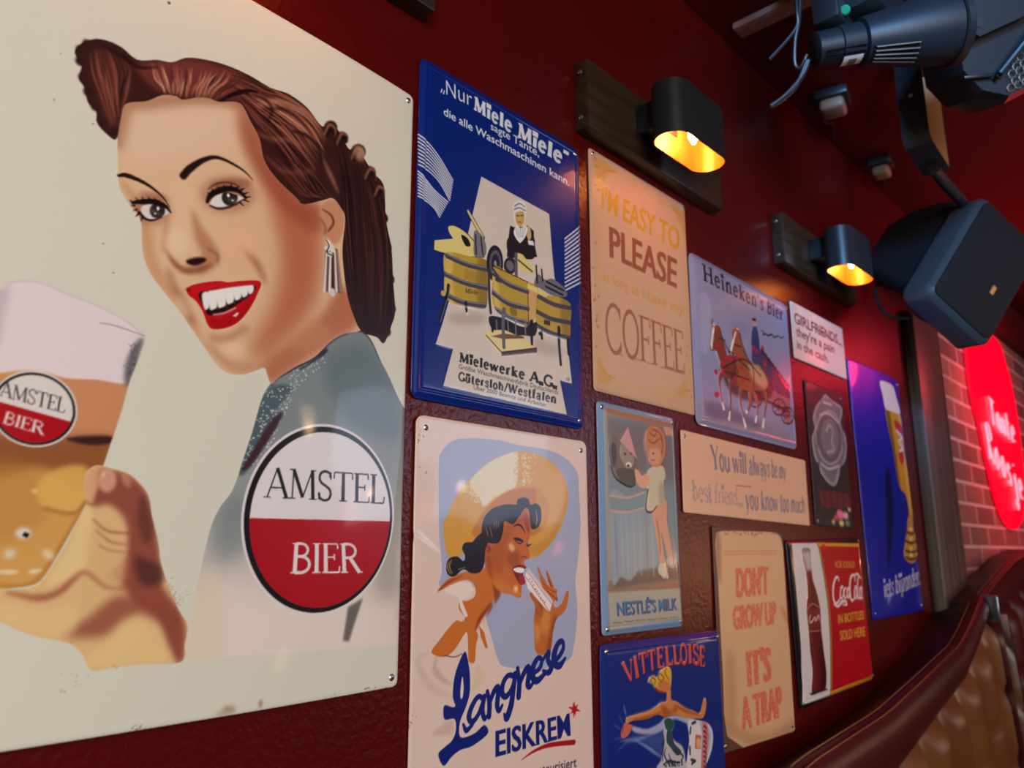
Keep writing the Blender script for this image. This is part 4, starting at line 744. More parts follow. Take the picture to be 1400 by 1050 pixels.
  ('L',[427,1514,736,1491,1105,1522],1.04,(150,146,160),dict(c='b1')),
  ('L',[433,1257,711,1228,1114,1279],6.15,(70,66,82),dict(c='b1')),
  ('L',[433,1275,711,1246,1114,1298],1.03,(150,146,160),dict(c='b1')),
  ('T','slab','Miele',[744,1410,960,1437,960,1381,745,1354],(50,30,20),1.2,{}),
  ('L',[733,1640,735,1524],.83,(120,90,40),dict(a=.7)),
  ('L',[758,1642,760,1526],.83,(120,90,40),dict(a=.7)),
  ('L',[782,1644,784,1528],.83,(120,90,40),dict(a=.7)),
  ('L',[807,1646,809,1529],.84,(120,90,40),dict(a=.7)),
  ('L',[832,1649,833,1531],.84,(120,90,40),dict(a=.7)),
  ('L',[856,1651,858,1533],.84,(120,90,40),dict(a=.7)),
  ('L',[881,1653,883,1535],.84,(120,90,40),dict(a=.7)),
  ('L',[906,1655,908,1537],.85,(120,90,40),dict(a=.7)),
  ('L',[931,1657,933,1539],.85,(120,90,40),dict(a=.7)),
  ('F',[472,2110,565,2140,734,2115,892,2030,946,1926,808,1858,637,1913,484,2022],(222,204,130),dict(h=.5)),
  ('L',[472,2110,565,2140,734,2115,892,2030,946,1926],1.26,(26,22,30),{}),
  ('F',[667,2054,770,2046,823,1969,738,1943],(26,22,30),{}),
  ('L',[781,2399,906,2264,1033,2141],[5.41,6.49,6.49],(60,50,40),{}),
  ('L',[781,2396,906,2264,1025,2150],[3.25,4.33,4.33],(222,204,130),{}),
  ('F',[890,2178,1014,2163,1088,2049,1071,1909,895,1857,875,2012],(120,118,130),{}),
  ('L',[908,2129,919,1891],2.15,(26,22,30),{}),
  ('L',[997,2130,1035,1912],2.17,(26,22,30),{}),
  ('L',[480,1373,460,1223,357,905],[4.92,3.94,3.94],(26,22,30),{}),
  ('L',[494,1368,475,1227,374,913],.99,(120,116,130),{}),
  ('L',[756,1228,780,1114],[5.13,3.08],(26,22,30),{}),
  ('E',[78.9,110.9],2.42,1.78,(230,210,190),{}),
  ('E',[40.7,126.4],3.44,3.48,(200,160,90),{}),
  ('F',[1614,2452,1516,2449,1478,2210,1459,2009,2038,2177,1985,2351,1970,2522,1855,2559],(26,22,30),dict(sm=0,m_name='wo')),
  ('F',[1491,2279,1485,2037,1579,2032,1756,2073,1938,2118,1998,2200,1992,2356,1940,2419],(30,22,28),{}),
  ('F',[1582,2773,1694,2853,1799,2843,1823,2704,1782,2579,1741,2502,1646,2482,1598,2547,1575,2655],(226,220,222),dict(h=.5)),
  ('F',[1622,2665,1766,2720,1782,2608,1717,2494,1646,2505,1614,2581],(196,164,96),{}),
  ('L',[1634,2623,1678,2637],1.19,(26,22,30),{}),
  ('L',[1710,2651,1758,2667],1.2,(26,22,30),{}),
  ('L',[1662,2545,1717,2558],1.43,(120,50,40),{}),
  ('L',[1598,2744,1694,2812,1791,2801],1.68,(110,110,124),{}),
  ('L',[1590,2695,1686,2751,1807,2748],1.68,(110,110,124),{}),
  ('F',[1634,2487,1583,2384,1614,2323,1685,2274,1725,2286,1814,2400,1855,2515,1794,2539,1717,2476],(232,228,232),dict(h=.4)),
  ('L',[1614,2460,1661,2338],.94,(150,148,160),{}),
  ('L',[1661,2464,1685,2345],.95,(150,148,160),{}),
  ('L',[1709,2468,1709,2353],.95,(150,148,160),{}),
  ('L',[1757,2495,1733,2360],.95,(150,148,160),{}),
  ('L',[1806,2522,1757,2368],.96,(150,148,160),{}),
  ('F',[1847,2577,1904,2531,1920,2419,1878,2362,1838,2408,1855,2500],(204,172,120),{}),
  ('F',[1854,2354,1956,2377,1985,2322,1870,2298],(232,228,232),dict(sm=0)),
  ('F',[1389,1902,1378,1806,1345,1720,1297,1655,1241,1622,1185,1625,1137,1664,1105,1731,1093,1818,1103,1911,1134,1997,1181,2063,1237,2098,1294,2097,1344,2060,1377,1991],(34,32,46),dict(h=.9)),
  ('F',[1350,1891,1342,1822,1320,1760,1286,1714,1247,1690,1208,1693,1174,1720,1152,1769,1144,1832,1151,1899,1172,1961,1205,2008,1244,2033,1284,2032,1318,2004,1341,1955],(92,88,100),{}),
  ('F',[1317,1881,1312,1832,1297,1788,1274,1754,1247,1738,1220,1740,1197,1760,1181,1795,1175,1841,1180,1890,1195,1934,1218,1968,1245,1985,1272,1984,1295,1963,1311,1927],(40,38,50),{}),
  ('E',[124.6,186.1],2.68,3.81,(140,136,146),{}),
  ('F',[1631,1940,1623,1893,1598,1848,1560,1812,1517,1791,1473,1788,1436,1803,1412,1834,1403,1876,1412,1923,1436,1968,1472,2003,1516,2025,1560,2029,1598,2014,1623,1983],(40,38,50),{}),
  ('E',[152.0,190.9],6.99,6.82,(110,104,112),{}),
  ('L',[1135,1752,1151,1419,1179,1212],[4.33,4.33,4.33],(48,46,58),{}),
  ('F',[1656,2125,1756,2129,1974,1985,1936,1897,1649,1920],(222,204,130),dict(sm=0)),
  ('L',[1628,2092,1635,1815],5.8,(90,86,98),{}),
  ('L',[1677,2030,1937,1949],2.84,(90,80,60),{}),
  ('F',[1226,1821,1189,1597,1197,1383,1277,1253,1477,1208,1683,1191,1852,1194,1987,1349,2030,1614,2031,1768,1845,1783,1475,1809],(186,152,62),dict(h=1.2,m_name='b2')),
  ('F',[1826,1677,2031,1742,2013,1355,1852,1182],(206,164,104),dict(sm=0,c='b2',f=1.18)),
  ('F',[1201,1649,1274,1668,1343,1250,1244,1274],(220,190,108),dict(c='b2',f=3.29,a=.8)),
  ('L',[1201,1721,1476,1653,1833,1646],6.8,(70,66,82),dict(c='b2')),
  ('L',[1200,1743,1476,1675,1833,1668],1.13,(160,154,164),dict(c='b2')),
  ('L',[1183,1480,1476,1403,1839,1421],6.74,(70,66,82),dict(c='b2')),
  ('L',[1183,1501,1476,1425,1839,1443],1.12,(160,154,164),dict(c='b2')),
  ('L',[1250,1271,1545,1219,1852,1229],6.74,(70,66,82),dict(c='b2')),
  ('L',[1250,1293,1545,1241,1853,1251],1.12,(160,154,164),dict(c='b2')),
  ('F',[1510,1362,1614,1367,1634,1281,1528,1268],(120,92,36),dict(a=.7)),
  ('L',[1840,1668,1852,1194],1.75,(110,80,44),{}),
  ('L',[1207,1772,1290,1697,1257,1652,1340,1649],3.32,(60,58,72),{}),
  ('L',[1226,1816,1475,1802,1845,1781],1.48,(26,22,30),{}),
  ('F',[2030,1652,1999,1428,2004,1240,2133,1175,2417,1168,2673,1185,2715,1437,2717,1691,2506,1732,2272,1700],(186,152,62),dict(h=.9,m_name='b3')),
  ('F',[2505,1705,2717,1691,2693,1195,2534,1175],(132,104,42),dict(c='b3',f=5.06,a=.7)),
  ('L',[2026,1638,2347,1601,2712,1633],6.2,(70,66,82),dict(c='b3')),
  ('L',[1999,1423,2305,1391,2711,1425],6.14,(70,66,82),dict(c='b3')),
  ('L',[2022,1231,2340,1193,2685,1209],6.11,(70,66,82),dict(c='b3')),
  ('F',[2048,1941,2198,1903,2353,1958,2597,1889,2635,1786,2349,1719,2083,1756,1972,1778],(112,108,122),dict(h=.5)),
  ('L',[2217,1882,2568,1849],3.01,(26,22,30),{}),
  ('L',[2197,1811,2546,1782],3,(26,22,30),{}),
  ('L',[2124,2027,2141,1875],2.94,(26,22,30),{}),
  ('L',[2019,2050,2032,1820],2.9,(26,22,30),{}),
  ('F',[1845,1758,2234,1730,2214,1660,1826,1689],(222,204,130),dict(sm=0)),
  ('F',[2161,1351,2285,1354,2277,1287,2152,1285],(70,50,20),dict(sm=0)),
  ('L',[2458,1296,2469,1045,2495,807],[6.16,4.93,4.93],(26,22,30),{}),
  ('L',[2645,1179,2656,978],[5.03,3.77],(26,22,30),{}),
  ('L',[2107,1174,2120,1089],4.76,(26,22,30),{}),
  ('E',[209.5,114.1],4.42,2.94,(26,22,30),{}),
  ('F',[1154,1158,1213,1006,1477,991,1752,1049,1985,1098,2012,1279,1753,1160,1410,1193],(34,30,40),{}),
  ('L',[1277,1139,1292,952],2.17,(120,114,126),{}),
  ('L',[1477,1184,1491,994],2.22,(120,114,126),{}),
  ('L',[1614,1215,1627,1023],2.26,(120,114,126),{}),
  ('L',[1788,1254,1802,1060],2.3,(120,114,126),{}),
  ('F',[1102,973,1087,895,1362,703,2019,876,2009,934,1787,1007,1410,1049],(226,206,150),dict(sm=0,h=.6)),
  ('F',[1182,917,1411,930,1787,1017,1752,1037,1410,1001],(120,84,60),dict(sm=0)),
  ('F',[1362,754,2020,936,2019,876,1362,703],(90,66,60),dict(sm=0)),
  ('L',[1102,912,1362,754,2009,934],1.32,(26,22,30),dict(sm=0)),
  ('L',[1402,1300,1394,1069,1405,829],[6.59,5.49,5.49],(96,92,108),{}),
  ('L',[1914,1257,1922,973],[6.99,4.66],(26,22,30),{}),
  ('L',[1212,1112,1207,986],[5.37,3.22],(26,22,30),{}),
  ('L',[322,3818,310,3773],1.6,(222,222,230),dict(sm=0)),
  ('L',[359,3813,347,3768],1.61,(222,222,230),dict(sm=0)),
  ('T','sans','N',[382,3976,537,3989,548,3789,394,3784],(222,222,230),.6,{}),
  ('T','sans','ur',[578,4015,814,4024,825,3819,590,3797],(222,222,230),.6,{}),
  ('T','slab','Miele Miele"',[862,3982,2784,3966,2750,3711,861,3790],(222,222,230),1.75,{}),
  ('T','sans','sagte Tante,',[1159,3753,2100,3758,2095,3637,1160,3648],(222,222,230),1.6,{}),
  ('T','sans','die alle Waschmaschinen kann.',[355,3598,2746,3562,2743,3445,357,3494],(222,222,230),2.2,{}),
  ('T','slab','Mielewerke A.G.',[681,623,2430,616,2419,473,678,511],(26,22,26),1.75,{}),
  ('T','sans','Größte Waschmaschinenfabrik Deutschlands',[672,486,2442,457,2433,396,668,430],(60,54,56),1,{}),
  ('T','slab','Gütersloh/Westfalen',[669,390,2418,383,2408,268,665,293],(26,22,26),1.75,{}),
  ('T','sans','Über 2000 Beamte und Arbeiter.',[909,276,2221,251,2212,196,904,226],(60,54,56),1,{}),
  ('T','sans','KW',[2609,656,2680,658,2679,606,2608,605],(60,54,60),1.5,{}),
 ]),
 'ice_cream': dict(size=(295.9,458.0), pitch=0.8, base=(224, 198, 188), at=(0.6810,1.4175), turn=0.0017, off=0.0040, ops=[
  ('F',[325,4061,367,4213,520,4344,777,4401,1221,4427,1621,4403,2088,4396,2458,4335,2733,4167,2769,3924,2783,3440,2716,3019,2656,2762,2688,2454,2660,2217,2601,1993,2494,1839,1988,1790,1392,1871,1251,1959,1139,2227,1050,2455,1122,2579,732,2816,367,2784,393,2955,339,3391],(164,168,198),{}),
  ('L',[224,2125,86,2070,184,1876,351,1739,571,1661],[2.52,7.56,8.4,3.36],(206,180,170),dict(f=2.52,a=.7)),
  ('L',[344,2080,310,1964,421,1850,544,1784],[2.56,7.69,2.56],(196,168,160),dict(f=1.71,a=.8)),
  ('F',[290,1340,430,1410,550,1443,565,1306,361,1318],(206,176,164),dict(f=2.52)),
  ('F',[925,1954,1032,1817,953,1719,849,1678,874,1799],(216,190,150),dict(f=3.64,a=.7)),
  ('F',[1026,3197,1037,2967,730,2923,485,2856,345,2736,547,2796,731,2839,827,2818,891,2749,876,2656,766,2617,657,2622,649,2536,736,2444,690,2404,583,2410,364,2233,266,2124,441,2067,588,2124,744,2283,780,2254,792,2091,804,1984,888,1974,907,2135,938,2242,908,2317,975,2423,1138,2563,1308,2746,1512,2779,1607,2626,1325,2753,1188,2988],(202,110,42),{}),
  ('F',[427,2739,614,2815,788,2819,859,2746,828,2670,703,2631,616,2667],(236,212,204),dict(f=.91)),
  ('F',[624,2710,655,2720,703,2598,783,2452,736,2448,667,2546],(236,212,204),dict(sm=0)),
  ('F',[1154,2850,1290,2697,1239,2596,1122,2522,1056,2425,1007,2384,1189,2575],(140,60,26),dict(f=1.93,a=.9)),
  ('L',[908,2317,975,2423,1138,2563],[2.82,5.65,3.76],(140,60,26),dict(f=1.88)),
  ('F',[948,2351,1030,2272,1088,2098,1052,2101,981,2220],(196,104,44),dict(sm=0)),
  ('L',[345,2736,486,2819,699,2888],[1.34,2.69,.9],(140,60,26),dict(f=.9)),
  ('L',[440,2081,589,2053,703,2073],1.05,(120,60,50),{}),
  ('F',[399,3393,457,3527,593,3748,815,3953,1082,4144,1399,4279,1658,4333,1967,4319,2288,4214,2500,4016,2536,3805,2444,3538,2233,3276,1947,3088,1758,3072,1611,3174,1119,3360,823,3196,609,3080,465,3111],(212,152,52),dict(m_name='hat')),
  ('F',[799,3929,1082,4144,1399,4279,1576,4320,1604,4161,1562,3908,1398,3837,1186,3741,1016,3639,956,3726,866,3796],(226,212,186),dict(c='hat',f=1.53)),
  ('S',[170.3,392.7,179.3,426.8,189.1,431.3,164.1,411.6,172.9,420.7,178.4,426.3,177.8,400.1,168.8,417.1,174.4,415.8,183.8,426.6,172.4,408.7,171.0,395.6,175.8,407.1,191.0,428.2,169.3,424.6,174.2,405.0,182.2,398.7,167.7,395.7,188.7,409.2,178.3,402.9,169.4,417.8,169.2,396.6,171.7,426.9,171.3,426.9,166.2,419.8,169.1,405.8,172.8,425.6,173.5,419.9,168.5,428.6,168.4,392.4,168.6,397.8,171.1,402.9,181.9,398.7,177.1,416.2,168.1,407.2,171.8,410.4,180.6,416.3,169.5,414.7,169.5,400.6,178.1,414.0,170.9,397.8,172.0,399.4,169.7,398.5,179.0,408.0,170.9,427.7,170.0,424.9,180.3,422.1,171.4,396.6,176.2,407.0,166.8,425.4,168.5,407.0,180.8,395.9,173.0,424.7,168.9,397.1,180.5,413.6,175.9,414.0,173.4,419.8,172.4,395.6,190.2,420.1,184.2,401.0,172.5,430.7,171.9,415.9,177.2,397.7,177.7,404.2,173.9,407.3],1.75,.8,(226,212,186),dict(c='hat',a=.9)),
  ('S',[164.0,411.9,163.3,429.5,162.1,409.8,158.0,404.7,163.1,412.6,158.0,412.2,159.2,416.5,166.2,398.0,159.3,427.9,154.0,397.4,157.7,411.8,159.5,400.5,165.3,430.4,163.8,393.3,157.9,413.1,166.3,426.5,167.7,423.5,161.4,429.0,156.5,391.3,160.6,409.9,163.6,411.8,159.5,402.8,158.5,391.0,161.7,402.8,157.7,400.0,165.0,417.3,165.3,397.0,153.9,403.9,160.2,427.7,156.1,395.2,166.6,426.6,159.2,421.3,165.1,420.5,157.2,406.1,155.4,423.7,154.7,429.3,164.7,394.2,161.8,429.9,166.4,398.5,168.0,404.0,153.3,409.4,158.8,418.0,166.0,393.5,166.0,422.3,164.1,398.1,167.8,410.7,160.6,412.5,156.8,405.2,168.1,406.1,162.0,414.0,163.7,410.7,155.8,410.1,164.0,391.6,163.0,412.3,161.3,419.5,164.5,428.9,159.0,420.2,163.8,414.9,153.6,406.6,154.8,417.7,163.1,394.2,163.9,411.6,76.4,373.4,75.7,373.5,72.1,374.7,80.6,367.0,67.1,368.6,69.1,377.8,79.1,367.4,75.8,371.0,65.9,362.9,74.6,369.4,72.5,373.2,84.2,369.1,74.3,374.8,69.1,368.9,67.6,378.9,64.1,382.0,80.5,367.9,74.9,370.5,74.3,372.3,65.8,365.0,65.7,378.8,66.2,376.1,68.9,363.9,65.2,365.1,73.9,370.1,65.6,377.8,71.8,373.9,74.6,375.6,64.9,371.2,74.2,367.0,69,367.4,74.1,375.1,68.5,363.6,68.7,370.4,68.7,369.5,71.6,373.0,64.1,373.5,72.1,376.7,85.6,369.1],1.84,.79,(214,166,88),dict(c='hat',a=.9)),
  ('S',[74.9,385.6,80.6,377.2,86.7,393.0,79.7,378.2,70.7,389.8,97.1,399.2,81.5,386.8,65,383.3,69.6,380.6,96.4,397.2,86,396.3,71.9,384.7,96,385.9,73,379.0,81,391.1,87.7,375.3,80.8,379.2,91.5,369.1,85.6,395.5,81.9,375.7,77,375.9,85.8,376.4,97.1,378.0,89.2,376.2,85.8,395.0,90.8,391.2,81.4,379.8,89.7,374.5,79.6,378.0,99.5,390.5,89.5,368.6,87.1,380.7,92.2,372.2,85.8,375.5,98.4,375.4,93.4,396.9,97.9,376.7,82.8,375.8,86.7,370.7,89.5,368.2,81.4,380.7,87.3,380.1,75.2,379.0,65.3,385.8,97.2,391.3,80.8,385.5,73,382.5,63.8,387.5,69.1,383.0,91.4,369.5,76.4,386.8,80.8,392.0,82.4,387.8,91.3,381.6,95.1,389.5,97.8,398.7,96,386.5,64,383.4,99.5,378.3,90.3,373.2,96.4,395.1,99.4,383.3,74.5,391.4,79,379.3,79.9,385.9,97.9,385.4,72.5,380.6,67.5,384.9,99.7,381.3,82.5,375.5,87.8,381.4,76.8,390.0,64.9,387.8,78.1,394.6,87.9,387.1,72.1,383.8,81.3,389.3,94.4,384.3,66.2,389.2,95.8,381.7,97.5,379.4,93.9,380.7,71.2,386.0,70.3,379.4,96.1,371.8,81.4,371.9,94.9,384.4,95.6,390.3,99.1,390.4,97.1,374.0,97.5,377.5,66.5,383.4,87.4,369.5,88,396.3,76.2,383.9,69.9,385.9,82.2,384.6,73.3,381.1,97.9,381.6,90.8,369.6,67.2,386.1,90.3,375.0,85.8,382.3,89.6,384.8,70.7,386.3,67.7,391.1,98.2,370.8,76.2,381.9,81.3,390.5,95.7,370.9,76.5,385.4,81.7,381.0,88.1,383.0,97.9,386.5,92.3,370.0,86,378.9,92.2,376.7,70.7,380.3,69.3,391.9,88.3,387.5,72.7,392.7,76.5,381.2,88.1,369.7,88.8,390.9,99.4,394.8,84.6,376.9,85.7,375.2,90.1,388.1,73.2,383.6,99.1,380.0,80.6,378.4,87.2,389.2,66.5,388.5,84.6,378.3,99,381.2,94.5,368.8,81.5,382.9,80.6,384.2,91.1,380.6,82.7,373.3,83.4,378.3,84.3,393.0,76.1,390.5,93.1,375.8,91.1,386.4,88.7,389.3,92.2,380.5,99.2,393.3,90,384.6,84.5,387.3,85.4,381.5],1.69,.73,(228,206,166),dict(c='hat',a=.85)),
  ('F',[854,3310,934,3496,1118,3667,1398,3824,1692,3895,1921,3890,2077,3809,2142,3683,2119,3529,2010,3400,1836,3322,1396,3317],(194,118,36),dict(c='hat',f=1.58)),
  ('F',[1921,3890,2077,3809,2142,3683,2119,3529,2010,3400,1954,3524],(206,140,46),dict(c='hat',f=3.32)),
  ('F',[1759,3174,1947,3088,2265,3277,2528,3804,2397,3641,2146,3326],(190,126,40),dict(c='hat',f=5.57,a=.6)),
  ('F',[1615,3662,1727,3659,1786,3594,1815,3483,1806,3322,1767,3243,1781,3174,1795,3067,1742,3048,1690,3024,1705,2990,1734,2956,1689,2928,1663,2838,1703,2779,1651,2743,1617,2614,1464,2655,1277,2697,1154,2800,1040,2990,1026,3197,1119,3407,1397,3557],(196,100,40),dict(m_name='fc')),
  ('F',[1291,3315,1468,3511,1726,3617,1763,3519,1540,3415,1396,3198,1325,2939,1188,2942,1053,3081],(164,76,30),dict(f=7.13,a=.6,c='fc')),
  ('F',[1467,3174,1611,3126,1610,2982,1501,2960,1395,3032],(140,58,30),dict(f=7.16,a=.65,c='fc')),
  ('F',[1689,3591,1786,3544,1799,3371,1724,3419],(150,60,34),dict(f=2.13,a=.8,c='fc')),
  ('F',[1438,3231,1503,3222,1538,3162,1481,3141,1438,3174],(240,190,130),dict(f=3.07,a=.9,c='fc')),
  ('F',[1154,2804,1277,2697,1464,2655,1606,2615,1629,2684,1465,2749,1256,2825],(206,126,58),dict(f=3.99,a=.8,c='fc')),
  ('E',[154.6,271.6],3.76,4.11,(240,190,130),dict(f=2.03)),
  ('F',[1045,3220,1119,3211,1147,3155,1093,3123,1053,3150],(160,70,34),dict(c='fc',f=.98)),
  ('L',[1066,3197,1113,3174,1086,3141],1.46,(110,44,24),{}),
  ('F',[1066,3104,1137,3035,1154,2850,1070,2944],(150,66,30),dict(f=2.92,a=.7,c='fc')),
  ('L',[1518,3434,1599,3451,1665,3423,1716,3355],[1.05,2.52,2.52,1.05],(34,18,20),{}),
  ('L',[1521,3289,1597,3281,1678,3262],[2.08,4.17,2.08],(30,14,16),{}),
  ('L',[1539,3265,1619,3232,1678,3252],[1.04,1.67,1.04],(30,14,16),{}),
  ('L',[1737,3223,1774,3209,1819,3224],[1.06,2.55,1.06],(30,14,16),{}),
  ('L',[1759,3233,1752,3199],1.06,(30,14,16),{}),
  ('L',[1654,3066,1684,3087,1735,3072],1.46,(120,40,24),{}),
  ('F',[1494,2950,1595,2987,1727,2966,1697,2933,1674,2880,1703,2775,1629,2762,1558,2828,1508,2908],(120,20,28),{}),
  ('F',[1508,2941,1595,2958,1690,2942,1667,2895,1555,2907],(240,232,228),{}),
  ('F',[1594,2849,1681,2856,1710,2779,1637,2762],(164,36,44),{}),
  ('F',[985,3335,1011,3498,1152,3621,1397,3683,1560,3685,1586,3745,1691,3777,1785,3757,1818,3695,1918,3715,2003,3665,2012,3526,1952,3429,1837,3407,1808,3520,1787,3619,1727,3652,1614,3552,1504,3458,1361,3484,1333,3364,1256,3240,1086,3238,1038,3289],(24,18,22),{}),
  ('F',[903,3299,1025,3359,1092,3266,1046,3173,1027,3013,961,2918,826,2908,705,2950,576,2882,490,2893,453,2965,487,3063,609,3089,704,3039,728,3095,683,3173,726,3236,838,3246],(24,18,22),{}),
  ('L',[1194,3468,1187,3408],[.8,1.4,.8],(200,150,90),dict(a=.9)),
  ('L',[1228,3490,1228,3400],[.8,1.4,.8],(200,150,90),dict(a=.9)),
  ('L',[1263,3476,1256,3419],[.81,1.41,.81],(200,150,90),dict(a=.9)),
  ('L',[1051,3406,1085,3313],[.78,1.37,.78],(200,150,90),dict(a=.9)),
  ('L',[1119,3407,1153,3302],[.79,1.38,.79],(200,150,90),dict(a=.9)),
  ('L',[500,3041,471,2976,520,2905],[.72,1.26,.72],(200,150,90),dict(a=.9)),
  ('L',[530,3058,501,2980,545,2909],[.72,1.27,.72],(200,150,90),dict(a=.9)),
  ('L',[1917,3624,1938,3524,1914,3448],[.87,1.53,.87],(200,150,90),dict(a=.9)),
  ('L',[630,2951,730,2972],[.74,1.29,.74],(200,150,90),dict(a=.9)),
  ('F',[1799,2660,1881,2527,1857,2350,1860,2153,1886,1991,1991,1946,2150,1967,2214,2206,2290,2344,2408,2398,2478,2478,2524,2639,2473,2649,2388,2523,2276,2467,2221,2511,2263,2612,2199,2696,2118,2740,2070,2803,2007,2866,1961,2949,1929,2949,1974,2826,1912,2909,2005,2744,1971,2623,1907,2606],(190,104,48),dict(m_name='hn')),
  ('F',[2064,2458,2160,2432,2123,2213,1995,2202,1999,2381],(214,138,70),dict(c='hn',f=4.26,a=.8)),
  ('F',[1862,2290,1965,2264,1963,2145,1884,2092],(220,150,84),dict(c='hn',f=4.17,a=.7)),
  ('F',[2224,2368,2290,2344,2214,2186,2150,1971,2086,1977,2156,2211],(130,58,30),dict(c='hn',f=4.29,a=.7)),
  ('F',[1876,2627,2001,2521,1999,2381,1905,2446],(120,50,28),dict(c='hn',f=4.22,a=.6)),
  ('F',[1703,2861,1771,2951,2217,2552,2151,2426,2090,2456,1753,2711],(238,222,218),dict(sm=0)),
  ('F',[1771,2951,2217,2552,2192,2509,1748,2913],(214,196,194),dict(sm=0)),
  ('L',[1703,2861,2151,2426],1.06,(160,130,130),dict(sm=0)),
  ('L',[1748,2903,2192,2509],1.07,(180,160,160),dict(sm=0)),
  ('S',[179.2,282.0,182.5,278.9,185.8,274.9,189.1,270.1,192.5,267.6,195.9,264.7,199.2,259.3,202.6,256.4,206.0,254.1],1.33,.85,(150,90,100),{}),
  ('L',[2098,2901,2151,2801,2205,2713],[3.28,6.55,5.46],(202,110,42),{}),
  ('L',[2106,2888,2159,2788,2212,2700],[1.09,1.75,1.09],(140,60,26),{}),
  ('L',[2000,2800,2133,2703,2271,2661],[3.26,6.52,5.43],(202,110,42),{}),
  ('L',[2007,2788,2141,2690,2279,2648],[1.09,1.74,1.09],(140,60,26),{}),
  ('L',[2025,2731,2171,2640,2281,2574],[3.26,6.52,5.44],(202,110,42),{}),
  ('L',[2033,2718,2179,2627,2288,2561],[1.09,1.74,1.09],(140,60,26),{}),
  ('L',[1812,2642,1900,2542,1974,2418],[5.25,6.3,4.2],(180,96,44),{}),
  ('L',[2135,2801,2181,2726],1.09,(140,60,26),{}),
  ('L',[2271,2661,2296,2548],1.1,(140,60,26),{}),
  ('F',[741,2093,653,1981,588,1831,571,1661,602,1568,560,1560,450,1588,453,1457,587,1441,606,1333,558,1240,458,1190,376,1135,450,1014,556,1082,678,1127,854,1137,1089,1220,1035,1314,879,1256,676,1251,662,1392,753,1534,813,1665,819,1840,788,2003],(20,36,116),{}),
  ('F',[708,1844,682,1733,681,1630,711,1643,725,1737],(232,206,198),{}),
  ('L',[1023,1577,943,1614,850,1538,795,1433,842,1374,934,1430,1012,1548],[6.29,5.39,6.29,7.19,6.29,5.39,5.39],(20,36,116),{}),
  ('L',[1033,1602,1002,1474,1035,1381,1075,1402],[6.38,7.29,6.38,2.73],(20,36,116),{}),
  ('L',[712,1368,756,1306,852,1347],[3.51,6.14,3.51],(20,36,116),{}),
  ('L',[1081,1646,1114,1521,1107,1394],[5.52,7.37,7.37],(20,36,116),{}),
  ('L',[1101,1487,1174,1621,1237,1671,1256,1636,1237,1486,1267,1425,1320,1475],[4.68,6.55,7.49,7.49,7.49,5.62,3.74],(20,36,116),{}),
  ('L',[1506,1765,1408,1776,1329,1700,1318,1599,1379,1559,1465,1622,1523,1726],[6.74,5.78,6.74,7.71,6.74,5.78,5.78],(20,36,116),{}),
  ('L',[1529,1782,1499,1617,1461,1456,1390,1335,1348,1381],[6.73,7.69,8.65,8.65,2.88],(20,36,116),{}),
  ('L',[1571,1834,1599,1680,1586,1532],[5.9,7.87,7.87],(20,36,116),{}),
  ('L',[1587,1625,1671,1766,1749,1827,1767,1775,1741,1645,1777,1614,1838,1653],[5.01,7.01,8.01,8.01,8.01,6.01,4.01],(20,36,116),{}),
  ('L',[1839,1752,1957,1803,1990,1888,1922,1914,1840,1825,1832,1711,1911,1667,2056,1735],[5.13,6.16,6.16,6.16,8.21,9.24,8.21,5.13],(20,36,116),{}),
  ('L',[1974,1850,2086,1947,2125,1964,2104,1877,2166,1792,2107,1735,2013,1765],[4.19,5.24,6.29,7.34,8.39,7.34,4.19],(20,36,116),{}),
  ('L',[2147,1813,2312,1897,2397,1990,2376,2069,2289,2040,2221,1925,2231,1825,2322,1792,2430,1866],[4.31,6.47,6.47,6.47,7.55,9.7,9.7,8.62,4.31],(20,36,116),{}),
  ('T','sans','EISKREM',[1218,1225,2485,1231,2498,980,1218,965],(20,36,116),4,{}),
  ('L',[2479,1297,2587,1262,2697,1226],[.65,5.45,.65],(186,24,34),{}),
  ('L',[2563,1334,2587,1262,2611,1190],[.65,5.45,.65],(186,24,34),{}),
  ('L',[2657,1304,2587,1262,2518,1221],[.65,5.45,.65],(186,24,34),{}),
  ('L',[2590,1349,2581,1263,2571,1165],[.65,5.44,.65],(186,24,34),{}),
  ('L',[1630,861,1851,915,2128,932,2565,891],[.81,3.03,5.05,6.06],(168,22,30),{}),
  ('T','sans','pasteurisiert',[1775,760,2610,719,2606,611,1773,655],(50,44,70),1.8,{}),
  ('S',[9.4,435.4,2.9,430.0,3.2,436.4,9.9,434.5,3,430.9,5.1,441.0,4.5,429.6,4.5,429.8,2.4,427.8,4.7,435.3],.82,.63,(110,70,50),dict(a=.7)),
  ('S',[-1.9,144.4,1.2,149.2,2.3,148.0,.5,146.3,.3,144.1,7.7,153.4,1.4,149.2,2.9,155.2],.76,.54,(110,70,50),dict(a=.7)),
  ('S',[15.2,397.8,15.1,396.2,5.6,401.4,13.8,396.1],.81,.62,(110,70,50),dict(a=.7)),
 ]),
 'coffee': dict(size=(271.5,369.3), pitch=1, base=(202, 158, 130), at=(0.9864,1.9047), turn=-0.0038, off=0.0040, ops=[
  ('F',[107,3645,2697,3568,2549,131,66,65],(200,160,128),dict(sm=0,a=.5)),
  ('F',[263,3447,1297,3756,2464,3368,2552,2441,2427,594,1580,202,347,129,148,594,180,2196],(208,166,140),dict(f=24.8,a=.9)),
  ('L',[164,3452,132,208],2.25,(214,166,96),dict(sm=0,a=.9)),
  ('L',[287,3566,2471,3443],2.62,(214,166,96),dict(sm=0,a=.9)),
  ('L',[2636,3376,2511,344],2.79,(214,166,96),dict(sm=0,a=.9)),
